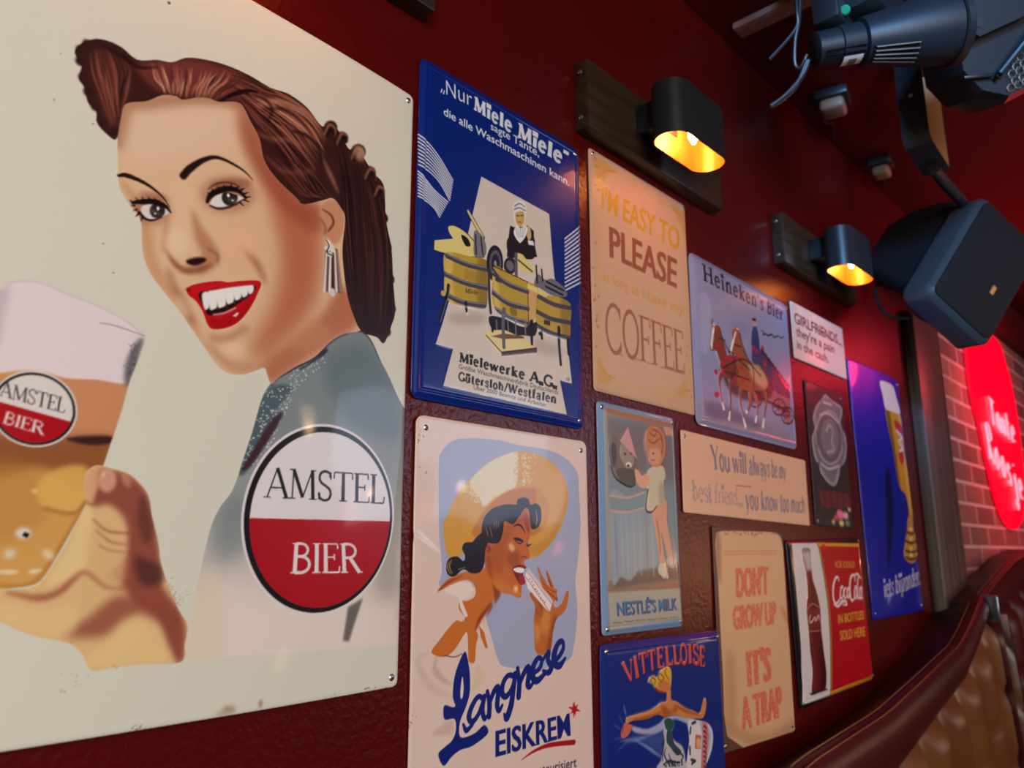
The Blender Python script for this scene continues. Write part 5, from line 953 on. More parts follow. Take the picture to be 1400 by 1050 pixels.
  ('L',[131,178,2434,224],2.38,(214,166,96),dict(sm=0,a=.9)),
  ('F',[105,3601,708,3553,428,3424,282,3110,161,3024],(206,150,84),dict(sm=0,f=2.99,a=.8)),
  ('F',[2228,3553,2667,3533,2649,3041,2556,3253],(206,150,84),dict(sm=0,f=3.61,a=.8)),
  ('F',[83,505,414,198,98,108],(206,150,84),dict(sm=0,f=2.71,a=.8)),
  ('F',[2511,608,2480,274,2116,241],(206,150,84),dict(sm=0,f=3.31,a=.8)),
  ('L',[169,3240,430,3469,707,3530],2.12,(196,140,74),dict(a=.8)),
  ('L',[139,362,291,273,480,247],1.91,(196,140,74),dict(a=.8)),
  ('L',[2307,3498,2570,3403,2618,3176],2.52,(196,140,74),dict(a=.8)),
  ('T','sans',"I'M EASY TO",[297,3159,2491,3184,2446,2770,269,2800],(212,152,50),3.2,{}),
  ('T','sans','PLEASE',[457,2575,2347,2590,2288,2082,449,2093],(156,88,66),4,{}),
  ('T','sans','as long as I have my',[242,1817,2515,1836,2481,1644,249,1668],(212,152,78),2,dict(a=.95)),
  ('T','roman','COFFEE',[261,1358,2438,1353,2441,658,268,617],(160,98,78),.8,{}),
  ('L',[434,626,696,628],1.42,(170,110,90),dict(sm=0)),
  ('L',[967,631,1177,637],1.48,(170,110,90),dict(sm=0)),
  ('L',[1333,633,1538,641],1.53,(170,110,90),dict(sm=0)),
  ('L',[1701,632,2431,639],1.62,(170,110,90),dict(sm=0)),
  ('S',[5.6,134.1,21.7,345.5,274.5,241.8,7.3,103.8,5.9,63,251.7,97.8,6.7,153.9,7.9,94.8,10.9,92.3,248.2,37.8,3.6,-6.1,13.1,312.0,6.8,100.7,13.9,355.6,20.2,307.4,271.5,223.1,10.2,220.0,290.1,386.4,-3.2,55.3,260.9,28.9,254.9,38.8,281.7,345.8,8.8,110.2,3,179.8,261.1,176.2,15.6,344.2,13.8,139.1,267.2,157.0,256.1,112.2,3.6,130.9],2.02,1.88,(150,100,60),dict(a=.6)),
 ]),
 'horse_cart': dict(size=(386.2,301.1), pitch=1.1, base=(142, 142, 186), at=(1.3176,1.8526), turn=-0.0140, off=0.0080, ops=[
  ('F',[124,2889,3489,2906,3418,124,148,123],(148,146,186),dict(sm=0,f=7.96)),
  ('F',[75,427,526,461,1325,361,3261,309,3418,124,1525,89,145,88],(146,132,158),dict(f=11.4)),
  ('F',[203,341,595,443,1256,425,2204,330,2019,190,1081,216,426,162],(112,100,138),dict(f=7.41,a=.9)),
  ('F',[244,2278,565,2286,560,1867,399,1310,193,1341],(160,160,200),dict(f=5.46)),
  ('F',[1200,1939,1476,2161,1781,2153,2010,2003,1332,1734],(140,136,176),dict(f=10,a=.8)),
  ('T','slab',"Heineken's Bier",[363,2891,3617,2858,3574,2590,391,2576],(40,30,52),1.25,{}),
  ('L',[2528,2152,2632,2142,2588,2082,2738,2132,2807,2113,3000,2181,3067,2136,3284,2210,3394,2191,3540,2257],[2.22,3.55,2.22],(50,40,60),{}),
  ('F',[2398,1597,2502,1724,2593,1619,2523,1254,2369,1267],(74,58,96),dict(h=.3)),
  ('E',[251.4,174.3],8.39,5.09,(60,44,60),{}),
  ('F',[2404,1273,2543,1274,2508,1029,2371,1034],(190,120,116),dict(h=.3)),
  ('F',[2519,1535,2626,1662,2717,1556,2645,1190,2490,1204],(96,60,84),dict(h=.3)),
  ('E',[263.7,168.1],8.47,5.11,(60,44,60),{}),
  ('F',[2525,1210,2666,1210,2630,965,2491,970],(150,84,90),dict(h=.3)),
  ('F',[2642,1472,2750,1600,2842,1493,2769,1126,2612,1140],(60,56,100),dict(h=.3)),
  ('E',[276.2,161.9],8.56,5.14,(60,44,60),{}),
  ('F',[2648,1146,2790,1146,2753,899,2613,905],(190,120,116),dict(h=.3)),
  ('F',[2766,1409,2875,1537,2968,1430,2894,1061,2735,1075],(74,58,96),dict(h=.3)),
  ('E',[288.7,155.6],8.65,5.16,(60,44,60),{}),
  ('F',[2771,1082,2915,1081,2877,834,2735,840],(150,84,90),dict(h=.3)),
  ('F',[2892,1345,3002,1473,3096,1365,3020,996,2859,1010],(96,60,84),dict(h=.3)),
  ('E',[301.4,149.2],8.75,5.18,(60,44,60),{}),
  ('F',[2896,1016,3041,1015,3003,767,2859,774],(190,120,116),dict(h=.3)),
  ('F',[3018,1281,3130,1409,3225,1300,3148,929,2985,945],(60,56,100),dict(h=.3)),
  ('E',[314.3,142.8],8.84,5.2,(60,44,60),{}),
  ('F',[3022,951,3169,949,3130,700,2984,707],(150,84,90),dict(h=.3)),
  ('F',[3146,1216,3260,1344,3355,1235,3276,862,3112,878],(74,58,96),dict(h=.3)),
  ('E',[327.2,136.3],8.94,5.22,(60,44,60),{}),
  ('F',[3150,884,3298,882,3258,632,3111,640],(190,120,116),dict(h=.3)),
  ('F',[3276,1150,3391,1279,3487,1168,3406,795,3240,811],(96,60,84),dict(h=.3)),
  ('E',[340.3,129.8],9.03,5.24,(60,44,60),{}),
  ('F',[3278,817,3428,815,3387,564,3239,572],(150,84,90),dict(h=.3)),
  ('F',[3406,1083,3523,1212,3620,1101,3538,726,3370,743],(60,56,100),dict(h=.3)),
  ('E',[353.5,123.2],9.13,5.26,(60,44,60),{}),
  ('F',[3408,749,3560,746,3518,494,3368,503],(190,120,116),dict(h=.3)),
  ('L',[1867,902,2440,798,3517,715],6.3,(90,50,60),{}),
  ('F',[2649,1032,3609,981,3580,808,2709,840],(150,100,120),dict(sm=0)),
  ('L',[2794,699,3357,783],1.74,(60,36,50),dict(sm=0)),
  ('L',[2892,823,3254,657],1.74,(60,36,50),dict(sm=0)),
  ('L',[3097,901,3047,582],1.74,(60,36,50),dict(sm=0)),
  ('L',[3291,885,2858,600],1.74,(60,36,50),dict(sm=0)),
  ('L',[3357,783,3328,722,3264,664,3175,616,3073,586,2971,577,2884,590,2823,623,2795,671,2803,729,2848,788,2923,842,3019,882,3123,904,3221,904,3300,881,3347,839,3357,783],3.48,(60,36,50),{}),
  ('L',[1842,704,2353,784],1.62,(60,36,50),dict(sm=0)),
  ('L',[1929,822,2261,664],1.62,(60,36,50),dict(sm=0)),
  ('L',[2114,896,2073,592],1.62,(60,36,50),dict(sm=0)),
  ('L',[2291,881,1901,609],1.62,(60,36,50),dict(sm=0)),
  ('L',[2353,784,2327,726,2270,670,2189,625,2097,596,2005,587,1925,599,1869,631,1842,677,1850,732,1889,789,1957,840,2044,879,2138,899,2227,899,2299,877,2343,837,2353,784],3.24,(60,36,50),{}),
  ('L',[3166,582,3749,664],1.78,(60,36,50),dict(sm=0)),
  ('L',[3268,707,3642,537],1.78,(60,36,50),dict(sm=0)),
  ('L',[3481,785,3427,462],1.78,(60,36,50),dict(sm=0)),
  ('L',[3682,768,3231,481],1.78,(60,36,50),dict(sm=0)),
  ('L',[3749,664,3719,602,3653,543,3560,496,3454,466,3349,457,3259,471,3195,504,3166,554,3176,612,3222,672,3300,726,3400,767,3507,788,3609,787,3690,764,3739,721,3749,664],3.56,(60,36,50),{}),
  ('F',[2114,2026,2218,2173,2337,2159,2397,1965,2397,1719,2303,1537,2100,1538,2064,1772],(52,58,116),dict(h=.5)),
  ('E',[223.6,224.3],9.54,7.52,(196,150,140),{}),
  ('F',[2179,2328,2328,2347,2320,2287,2163,2267],(36,32,60),dict(sm=0)),
  ('F',[2090,1656,2442,1728,2541,1502,2101,1417],(70,60,110),{}),
  ('F',[950,1047,1645,1058,2673,1199,2819,979,2435,757,1596,665,1069,768],(70,36,36),dict(f=5.99,a=.8)),
  ('F',[861,1255,1099,1377,1685,1377,1899,1142,1784,888,1459,834,1052,953,804,1057],(132,62,46),dict(h=1.2)),
  ('F',[593,1837,708,1825,853,1874,956,1653,1072,1334,992,1092,816,1171,676,1367,514,1334,493,1403,640,1584],(132,62,46),dict(h=1.2)),
  ('L',[912,1040,769,865,789,575,863,386],[12.8,8.25,5.5,5.5],(132,62,46),dict(h=.8)),
  ('L',[826,481,863,386],[4.37,7.29],(226,214,214),dict(sm=0)),
  ('L',[1172,1012,1126,741,1111,478,1038,228],[13.1,8.41,5.61,5.61],(132,62,46),dict(h=.8)),
  ('L',[1074,352,1038,228],[4.43,7.39],(226,214,214),dict(sm=0)),
  ('F',[1690,1417,2101,1417,2517,1334,2643,1113,2480,956,2030,890,1618,841,1399,976],(156,86,56),dict(h=1.2)),
  ('F',[1314,1847,1451,1949,1622,1916,1743,1585,1930,1385,1645,1058,1427,1211,1359,1429,1196,1358,1158,1427,1318,1615],(156,86,56),dict(h=1.2)),
  ('L',[1549,925,1476,646,1535,428,1630,178],[13.5,8.69,5.79,5.79],(156,86,56),dict(h=.8)),
  ('L',[1583,303,1630,178],[4.62,7.7],(232,222,222),dict(sm=0)),
  ('L',[1991,903,2131,710,2129,514,2037,327],[14.1,9.06,6.04,6.04],(156,86,56),dict(h=.8)),
  ('L',[2083,420,2037,327],[4.8,8],(232,222,222),dict(sm=0)),
  ('L',[2470,1003,2547,814,2441,559,2331,269],[14.5,9.32,6.21,6.21],(156,86,56),dict(h=.8)),
  ('L',[2386,413,2331,269],[4.9,8.17],(232,222,222),dict(sm=0)),
  ('L',[1867,902,1878,671,1746,459,1713,454],[13.8,8.88,5.92,5.92],(156,86,56),dict(h=.8)),
  ('L',[1729,456,1713,454],[4.69,7.81],(232,222,222),dict(sm=0)),
  ('F',[1843,1348,2351,1385,2622,1150,2470,1003,2057,1091],(206,160,128),dict(f=6.21,a=.9)),
  ('F',[967,1200,1342,1157,1319,962,984,1015],(120,50,40),dict(f=7.59,a=.7)),
  ('L',[644,1773,558,1492,533,1382],[4.59,4.59,3.67],(232,218,214),{}),
  ('L',[1442,1876,1263,1545,1201,1398],[4.86,4.86,3.89],(232,218,214),{}),
  ('L',[595,1856,645,1925,604,1802],[3.71,2.97,1.85],(60,60,120),{}),
  ('L',[844,1857,821,1928],[3.78,3.02,1.89],(60,60,120),{}),
  ('L',[1450,1937,1506,2009],[3.97,3.18,1.99],(60,60,120),{}),
  ('L',[877,1750,1186,1471,1914,1263],2.91,(52,30,50),dict(a=.9)),
  ('L',[1585,1868,1861,1490],3.02,(52,30,50),dict(a=.9)),
  ('L',[883,1109,1690,1417,2372,1227],2.96,(52,30,50),dict(a=.9)),
  ('L',[1147,1463,1347,1196,1167,973],2.87,(52,30,50),dict(a=.9)),
  ('L',[1710,1578,2047,1327,2036,930],3.03,(52,30,50),dict(a=.9)),
  ('L',[789,1616,1052,1635],2.83,(52,30,50),dict(a=.9)),
  ('L',[1358,1623,1637,1642],2.96,(52,30,50),dict(a=.9)),
  ('L',[766,1050,1888,1062],2.88,(52,30,50),dict(a=.9)),
  ('S',[66.6,99.4,92.9,119.3,73.5,145.4,101.0,132.2,62.4,58.5,87.7,105.2,134.0,100.4,164.0,101.8,214.2,172.7,223.8,168.7,258.6,151.1,254.1,181.0,120.7,132.2,158.8,124.1,145.0,140.9,68.4,61.3],6.84,4.99,(196,30,64),dict(a=.9)),
 ]),
 'child_dog': dict(size=(197.6,311.3), pitch=1, base=(120, 148, 186), at=(0.9528,1.5506), turn=-0.0034, off=0.0060, ops=[
  ('F',[119,3048,1947,3033,1902,148,106,50],(150,146,142),dict(sm=0)),
  ('F',[157,3040,1899,3027,1917,2918,170,2955],(164,116,92),dict(sm=0)),
  ('F',[117,3008,194,3012,193,586,118,564],(160,150,140),dict(sm=0)),
  ('F',[135,695,1949,678,1938,552,107,553],(150,112,88),dict(sm=0)),
  ('F',[191,2938,1892,2944,1901,666,193,586],(128,142,150),dict(sm=0,m_name='pic')),
  ('F',[191,2938,1892,2944,1904,2112,204,2225],(120,104,106),dict(sm=0,c='pic',f=17.1,a=.85)),
  ('F',[1635,2940,1920,2948,1909,2824,1692,2818],(206,150,120),dict(sm=0,c='pic')),
  ('F',[163,740,1042,821,1936,913,1914,665,193,586],(112,92,84),dict(sm=0,c='pic',f=5.42)),
  ('F',[208,1837,633,1822,1066,1919,1088,1700,1242,1520,1354,916,865,823,626,684,406,735,198,693],(146,160,172),dict(c='pic',f=2.69)),
  ('L',[311,1586,326,1205,326,768],[1.28,3.85,2.57],(116,130,146),dict(f=1.92,a=.7,c='pic')),
  ('L',[450,1591,464,1207,463,765],[1.3,3.9,2.6],(168,178,188),dict(f=1.95,a=.7,c='pic')),
  ('L',[575,1596,588,1209,586,763],[1.32,3.95,2.63],(168,178,188),dict(f=1.98,a=.7,c='pic')),
  ('L',[736,1602,748,1211,745,761],[1.34,4.01,2.68],(168,178,188),dict(f=2.01,a=.7,c='pic')),
  ('L',[902,1609,913,1213,907,758],[1.36,4.08,2.72],(168,178,188),dict(f=2.04,a=.7,c='pic')),
  ('L',[1064,1615,1074,1215,1068,755],[1.38,4.14,2.76],(116,130,146),dict(f=2.07,a=.7,c='pic')),
  ('L',[1218,1621,1227,1217,1219,753],[1.4,4.2,2.8],(168,178,188),dict(f=2.1,a=.7,c='pic')),
  ('F',[207,1818,633,1815,1066,1913,1064,1699,622,1631,209,1620],(132,148,154),dict(sm=0,c='pic')),
  ('L',[207,1818,633,1815,1066,1913],2.7,(206,160,140),dict(c='pic')),
  ('L',[209,1614,622,1617,1076,1700],2.68,(206,160,140),dict(c='pic')),
  ('F',[226,2490,276,2611,390,2640,500,2567,733,2557,843,2414,821,2242,833,2040,699,1965,472,2016,362,2074,259,2230],(122,104,96),dict(c='pic',h=1)),
  ('F',[500,2567,628,2581,788,2495,807,2309,655,2212,543,2287,464,2413],(160,136,122),dict(c='pic',h=1.2)),
  ('F',[367,2173,540,2220,801,2207,833,2040,699,1971,472,2016],(92,82,76),dict(c='pic')),
  ('E',[67,228.0],7.27,3.76,(230,214,206),{}),
  ('E',[65.8,226.3],3.63,1.67,(40,30,30),{}),
  ('E',[58.5,242.4],2.89,1.67,(30,24,24),{}),
  ('E',[73.8,244.5],2.95,1.69,(30,24,24),{}),
  ('F',[238,2491,352,2549,375,2338,268,2198],(86,70,66),dict(c='pic',f=1.33)),
  ('L',[231,2227,362,2058,670,1969,831,2013],2.02,(50,40,42),dict(c='pic')),
  ('F',[689,2823,874,2434,914,2386,784,2426,512,2579,491,2610],(206,150,152),dict(sm=0,c='pic',h=.8)),
  ('F',[1244,1639,1584,1844,1646,1725,1624,1532,1708,1188,1749,897,1643,874,1584,1017,1463,1356,1493,1084,1562,747,1414,716,1352,1050,1279,1419],(216,158,130),dict(c='pic',h=1)),
  ('F',[1365,900,1509,882,1606,729,1558,693,1356,767],(210,196,178),{}),
  ('F',[1581,983,1690,976,1786,873,1699,839,1593,898],(200,186,170),{}),
  ('L',[1336,1523,1384,1320,1402,1050],2.14,(150,96,80),dict(f=1.43,c='pic')),
  ('F',[820,2225,921,2216,1008,2147,1185,2219,1252,2103,1120,1991,972,1968,846,2068],(222,164,134),dict(c='pic',h=1)),
  ('F',[1148,2234,1394,2323,1575,2320,1630,2182,1570,2089,1574,1809,1351,1729,1207,1637,1068,1676,1140,1924,1095,1989,1219,2083],(206,190,166),dict(c='pic',h=1.2)),
  ('L',[1142,1958,1068,1676,1207,1637,1351,1729],2.13,(60,50,50),dict(c='pic')),
  ('F',[1440,2081,1591,2020,1574,1809,1417,1766],(170,154,134),dict(c='pic',f=4.41,a=.7)),
  ('F',[1144,2828,1340,2922,1552,2894,1655,2760,1659,2561,1560,2390,1392,2305,1217,2326,1162,2443,1099,2612],(196,124,84),dict(c='pic',h=1.2)),
  ('F',[1207,2546,1476,2572,1518,2440,1394,2323,1244,2353],(214,150,120),dict(c='pic',f=2.94)),
  ('L',[1237,2803,1361,2764,1431,2843],2.37,(140,76,48),dict(c='pic')),
  ('L',[1198,2693,1321,2653,1489,2742],2.36,(140,76,48),dict(c='pic')),
  ('L',[1559,2804,1581,2661,1524,2512],2.41,(140,76,48),dict(c='pic')),
  ('L',[1304,2864,1496,2833,1564,2696],2.4,(140,76,48),dict(c='pic')),
  ('E',[131.1,249.9],2.58,1.43,(60,30,26),{}),
  ('L',[1260,2400,1335,2396],1.75,(160,60,50),{}),
  ('F',[117,534,1924,542,1945,112,148,71],(172,166,156),dict(sm=0)),
  ('T','sans',"NESTLÉ'S MILK",[303,406,1812,404,1812,243,316,235],(30,52,92),2.4,{}),
  ('T','sans',"NESTLÉ'S MILK",[287,416,1787,415,1786,254,300,245],(66,118,168),2,{}),
  ('L',[985,403,1046,433,1102,382],1.35,(40,60,100),{}),
  ('S',[21.3,15.5,24.5,15.2,27.7,15.3,30.9,14.9,34.1,14.8,37.3,14.8,40.6,14.8,47.2,15.6,50.5,15.5,53.8,15.3,57.1,14.8,60.4,15,63.8,15.3,67.2,15.4,74,15.2,77.4,15.3,80.9,15.3,84.3,14.7,87.8,15.2,91.3,15.2,94.7,14.7,101.8,15.1,105.3,14.4,108.9,14.6,112.5,14.4,116.1,14.5,119.7,14.4,123.4,14.9,130.7,14.7,134.4,14.7,138.1,14.6,141.7,14.1,145.5,14.5,149.2,14.2,153.0,14.3,160.7,14.8,164.5,14.6,168.3,14.2,172.2,14,176.1,14.5,180.0,14.5],1.8,.68,(90,84,84),{}),
 ]),
 'friend': dict(size=(471.6,129.2), pitch=1.2, base=(226, 178, 150), at=(1.3073,1.6216), turn=-0.0201, off=0.0040, ops=[
  ('F',[767,1047,3253,1162,3600,316,1419,89],(220,170,140),dict(f=56.7,a=.5)),
  ('T','roman','You will always be my',[905,1156,3809,1146,3760,836,930,752],(122,114,134),1.25,{}),
  ('T','roman','best friend...',[262,536,1961,502,1939,210,276,198],(140,126,136),1.4,dict(bite=.55,a=.8)),
  ('T','roman','you know too much',[2067,530,4581,562,4523,239,2046,178],(128,118,136),1.25,{}),
  ('L',[1704,549,2282,576],1.49,(150,80,70),dict(sm=0)),
  ('L',[2739,753,2743,719],1.58,(150,80,70),dict(sm=0)),
 ]),
 'trap': dict(size=(259.5,340.6), pitch=1.1, base=(96, 66, 56), at=(1.2809,1.3693), turn=-0.0271, off=0.0040, ops=[
  ('F',[114,3304,331,3343,1222,3376,2301,3409,2500,3326,2566,3121,2565,1825,2622,961,2629,46,2501,6,2263,-37,1732,-22,1216,-119,677,0,180,233,109,554,123,1155,100,1841,97,2616,53,3119],(216,172,132),dict(m_name='pp',sm=0)),
  ('F',[69,3302,241,3199,180,2545,82,2616],(150,110,84),dict(f=8.29,a=.7,c='pp')),
  ('F',[222,1421,514,1333,497,443,184,282,109,554],(186,142,104),dict(f=19,a=.7,c='pp')),
  ('F',[184,282,687,83,1309,-35,2458,30,2579,203,1662,94,855,197,269,403],(176,130,92),dict(f=13.5,a=.7,c='pp')),
  ('L',[337,3011,2302,3077],2.55,(208,140,110),dict(sm=0,a=.8)),
  ('L',[333,2967,2295,3028],2.55,(208,140,110),dict(sm=0,a=.8)),
  ('L',[687,83,1656,52,2469,103],1.73,(196,130,100),dict(a=.7)),
  ('T','sans',"DON'T",[725,2749,1893,2791,1858,2328,708,2288],(214,92,70),9,dict(bite=.05,a=.9)),
  ('T','sans','GROW UP',[552,2146,2113,2200,2087,1819,546,1782],(214,92,70),9,dict(bite=.2,a=.9)),
  ('T','sans',"IT'S",[956,1422,1792,1436,1748,918,959,892],(214,92,70),9,dict(bite=.1,a=.9)),
  ('T','sans','A TRAP',[666,738,2130,785,2096,302,675,260],(214,92,70),9,dict(bite=.1,a=.9)),
  ('F',[2307,2129,2480,2026,2616,1784,2374,1950],(206,120,96),dict(f=5.84,a=.7,c='pp')),
  ('S',[92.9,332.7,112.6,337.9,147.7,333.5,70.6,333.5,44.1,329.2,96.2,330.8,213.5,337.3,222.2,340.6,136.4,336.2,135.1,334.0,120.9,332.3,52.7,334.8,156.0,334.7,82,332.5,134.2,332.3,75.1,334.3,152.6,335.5,216.8,340.4,136.5,333.4,162.6,336.2,228.0,337.6,41.1,331.5,119.9,335.8,110.3,333.9,237.4,338.3,17.8,328.0,91.4,330.7,51.8,330.5,55.2,336.8,173.2,342.3,144.7,331.3,221.0,339.4,108.2,334.8,172.0,336.2,246.5,339.2,228.6,339.6,171.1,337.2,246.0,339.3,108.0,336.9,153.6,333.8],3.64,1.06,(110,76,60),dict(a=.6)),
 ]),
 'cola': dict(size=(367.0,294.7), pitch=1.2, base=(20, 20, 28), at=(1.6129,1.3808), turn=0.0302, off=0.0080, ops=[
  ('F',[172,2894,1349,2875,1414,2663,1508,2206,1575,1684,1510,976,1282,30,43,70,164,1123],(224,214,216),dict(sm=0,h=.4)),
  ('F',[1385,2874,3581,2810,3649,15,1308,26,1536,973,1592,1683,1543,2205,1441,2662],(184,12,30),dict(sm=0)),
  ('L',[1349,2875,1441,2662,1534,2205,1592,1683,1528,974,1299,28],5.34,(40,26,24),{}),
  ('L',[1385,2874,1476,2661,1570,2203,1628,1680,1563,970,1333,22],3.34,(220,160,40),{}),
  ('L',[1396,2846,3594,2779],7.28,(222,160,40),dict(sm=0)),
  ('L',[1335,65,3656,36],7.39,(222,160,40),dict(sm=0)),
  ('F',[579,2784,940,2774,934,2603,946,2219,1073,1958,1172,1648,1134,1283,1139,884,1170,487,1063,203,724,177,433,203,553,569,529,955,537,1341,538,1698,662,2018,655,2352,560,2590],(98,24,26),dict(h=1.2,m_name='bt')),
  ('F',[541,2798,960,2787,948,2371,606,2354],(196,186,190),dict(sm=0,c='bt',f=6.45)),
  ('F',[541,2798,960,2787,958,2705,564,2717],(150,140,146),dict(sm=0,c='bt')),
  ('L',[659,2586,697,2316,744,2013,652,1689,637,1201,656,619,575,282],[4.18,6.27,4.18,4.18],(160,60,56),dict(c='bt',f=4.18,a=.8)),
  ('L',[855,2342,943,2169,1092,1822,1064,1422],[2.16,6.48,2.16],(150,70,60),dict(c='bt',f=2.16,a=.8)),
  ('F',[1000,1163,1107,822,1136,491,1023,215,850,209],(54,12,18),dict(c='bt',f=8.43,a=.8)),
  ('F',[539,1633,1177,1597,1146,1331,557,1355],(130,40,42),dict(c='bt',f=4.24)),
  ('L',[670,1556,603,1481,657,1427,775,1465,869,1506,896,1438,1046,1524,1068,1439],2.96,(226,206,206),dict(c='bt')),
  ('L',[540,1282,1158,1240],2.11,(180,110,104),dict(c='bt')),
  ('L',[550,1681,844,1757,1026,1693,1171,1681],2.56,(190,120,110),dict(c='bt')),
  ('F',[316,220,1105,197,1183,159,426,172],(60,40,44),dict(sm=0)),
  ('L',[2247,2096,2228,2168,2091,2158,1937,2007,1882,1800,1961,1672,2143,1711,2238,1775],[3.5,4.67,5.83,7.47,7.47,6.07,4.67,2.33],(236,226,226),{}),
  ('L',[2430,1977,2324,1948,2243,1793,2329,1751,2444,1850,2430,1977],[4.75,5.7,5.7,4.75,4.75,3.56],(236,226,226),{}),
  ('L',[2611,1912,2537,1934,2457,1824,2502,1738,2613,1778],[3.6,4.8,5.77,4.8,2.4],(236,226,226),{}),
  ('L',[2775,1920,2690,1907,2625,1784,2682,1737,2784,1846,2795,1918,2759,1757,2815,1742],[4.87,5.84,5.84,4.87,4.87,4.87,4.87,3.65],(236,226,226),{}),
  ('L',[3142,2046,3155,2164,2963,2148,2835,1989,2794,1772,2865,1665,3020,1702],[3.71,4.95,6.19,7.92,7.92,6.43,2.47],(236,226,226),{}),
  ('L',[3171,1932,3099,1899,3031,1738,3092,1697,3185,1801,3171,1932],[4.99,5.99,5.99,4.99,4.99,3.74],(236,226,226),{}),
  ('L',[3399,2125,3298,2037,3200,1744,3245,1682,3325,1736],[3.79,5.56,6.57,5.05,2.53],(236,226,226),{}),
  ('L',[3459,1896,3374,1863,3320,1718,3372,1677,3463,1801,3480,1894,3430,1691,3477,1669],[5.09,5.59,5.59,5.09,5.09,5.09,5.09,3.81],(236,226,226),{}),
  ('L',[1866,1669,2068,1611,2309,1681,2505,1677,2546,1610,2331,1619],[2.35,5.64,7.05,6.11,4.7,2.35],(236,226,226),{}),
  ('L',[3176,2163,3308,2179,3494,2083],[2.54,6.36,3.81],(236,226,226),{}),
  ('T','sans','IN BOTTLES',[2034,1449,3465,1416,3434,1244,2008,1281],(226,170,60),3,{}),
  ('T','sans','SOLD HERE',[2055,1138,3430,1089,3406,907,2035,960],(226,170,60),3,{}),
  ('T','sans','ICE COLD',[2161,2495,3238,2446,3221,2319,2165,2365],(226,160,60),3,{}),
  ('E',[165.4,279.0],11.1,5.87,(220,40,30),{}),
 ]),
 'pain': dict(size=(287.1,123.0), pitch=1.2, base=(210, 188, 182), at=(1.6780,1.9540), turn=-0.0009, off=0.0040, ops=[
  ('T','sans','GIRLFRIENDS...',[134,1013,2767,1008,2713,785,142,777],(112,50,56),3,{}),
  ('T','sans',"they're a pain",[182,713,2268,708,2221,502,175,512],(120,56,62),2.4,{}),
  ('T','sans','in the cash.',[177,413,1883,399,1837,199,163,231],(120,56,62),2.4,{}),
  ('L',[1156,895,2751,782],3.29,(130,70,76),dict(sm=0)),
 ]),
 'badge': dict(size=(201.7,299.8), pitch=1.2, base=(44, 38, 44), at=(1.6756,1.7018), turn=-0.0155, off=0.0040, ops=[
  ('F',[1005,2846,1323,2781,1563,2751,1899,2704,1931,2559,1736,2261,1955,2105,2026,1856,1844,1484,1522,1304,1419,1118,1141,880,780,910,422,1106,373,1281,192,1348,107,1761,293,2011,252,2236,460,2510,767,2688],(150,144,156),dict(h=1.5)),
  ('F',[990,2771,1517,2683,1815,2610,1639,2248,1895,1841,1683,1468,1359,1259,1083,956,797,991,520,1171,237,1437,191,1771,385,2052,367,2252,523,2473],(112,106,118),dict(h=1.2,f=2.54)),
  ('F',[1840,2021,1766,1773,1579,1550,1313,1385,1011,1303,721,1312,482,1408,328,1575,278,1789,339,2022,505,2240,754,2412,1053,2510,1357,2516,1616,2426,1787,2251],(150,144,156),dict(h=1.8)),
  ('F',[1730,2004,1666,1784,1505,1585,1275,1439,1013,1365,760,1374,552,1460,418,1611,374,1804,428,2012,573,2207,791,2360,1051,2445,1314,2449,1538,2366,1685,2210],(96,90,102),{}),
  ('F',[1536,1976,1490,1809,1374,1658,1208,1546,1018,1491,833,1497,680,1564,581,1680,550,1830,590,1990,697,2139,857,2254,1046,2316,1237,2316,1398,2252,1503,2132],(120,114,126),dict(h=1.9)),
  ('L',[610,2333,1097,2427,1621,2306],6.2,(176,170,180),dict(h=1.7)),
  ('L',[459,1290,844,1212,1435,1325],5.99,(176,170,180),dict(h=1.7)),
  ('L',[847,2646,1296,2655],6.22,(176,170,180),dict(h=1.7)),
  ('L',[867,2028,1043,2169,1249,2076,1120,1823,1234,1659,843,1558],7.66,(160,154,166),dict(h=2)),
  ('L',[367,1964,356,1619],4.87,(70,64,74),{}),
  ('L',[1806,2147,1786,1780],5.35,(70,64,74),{}),
  ('F',[265,736,1898,760,2018,459,360,379],(96,30,44),dict(sm=0)),
  ('L',[345,720,419,393],3.8,(130,48,62),dict(sm=0)),
  ('L',[514,723,575,402],3.84,(60,16,30),dict(sm=0)),
  ('L',[685,726,734,411],3.89,(130,48,62),dict(sm=0)),
  ('L',[858,729,894,420],3.93,(60,16,30),dict(sm=0)),
  ('L',[1035,733,1058,429],3.97,(130,48,62),dict(sm=0)),
  ('L',[1214,736,1223,438],4.02,(60,16,30),dict(sm=0)),
  ('L',[1396,739,1391,448],4.07,(130,48,62),dict(sm=0)),
  ('L',[1581,743,1562,457],4.11,(60,16,30),dict(sm=0)),
  ('L',[1769,746,1735,467],4.16,(130,48,62),dict(sm=0)),
  ('F',[360,379,2018,459,1972,0,366,-4],(40,34,42),dict(sm=0)),
  ('E',[130.9,28.3],20.6,10.6,(226,120,150),dict(f=3.77)),
  ('E',[106.8,20.3],13.4,6.97,(200,70,110),dict(f=3.7)),
  ('E',[161.3,27.5],15.8,8.07,(240,170,190),dict(f=3.84)),
  ('E',[90.1,11.2],9.9,5.17,(220,190,90),dict(f=3.66)),
  ('E',[168.4,11.6],12.4,6.26,(120,150,90),dict(f=3.85)),
  ('E',[134.4,10.2],13.7,7.04,(230,200,120),dict(f=3.76)),
  ('E',[61.7,12.7],11.3,5.95,(60,54,66),dict(f=3.59)),
  ('E',[184.9,41.5],8.99,4.55,(230,220,160),dict(f=3.91)),
 ]),
 'beer_glass': dict(size=(359.4,589.6), pitch=1.6, base=(12, 30, 172), at=(2.0182,1.6524), turn=0.0083, off=0.0040, ops=[
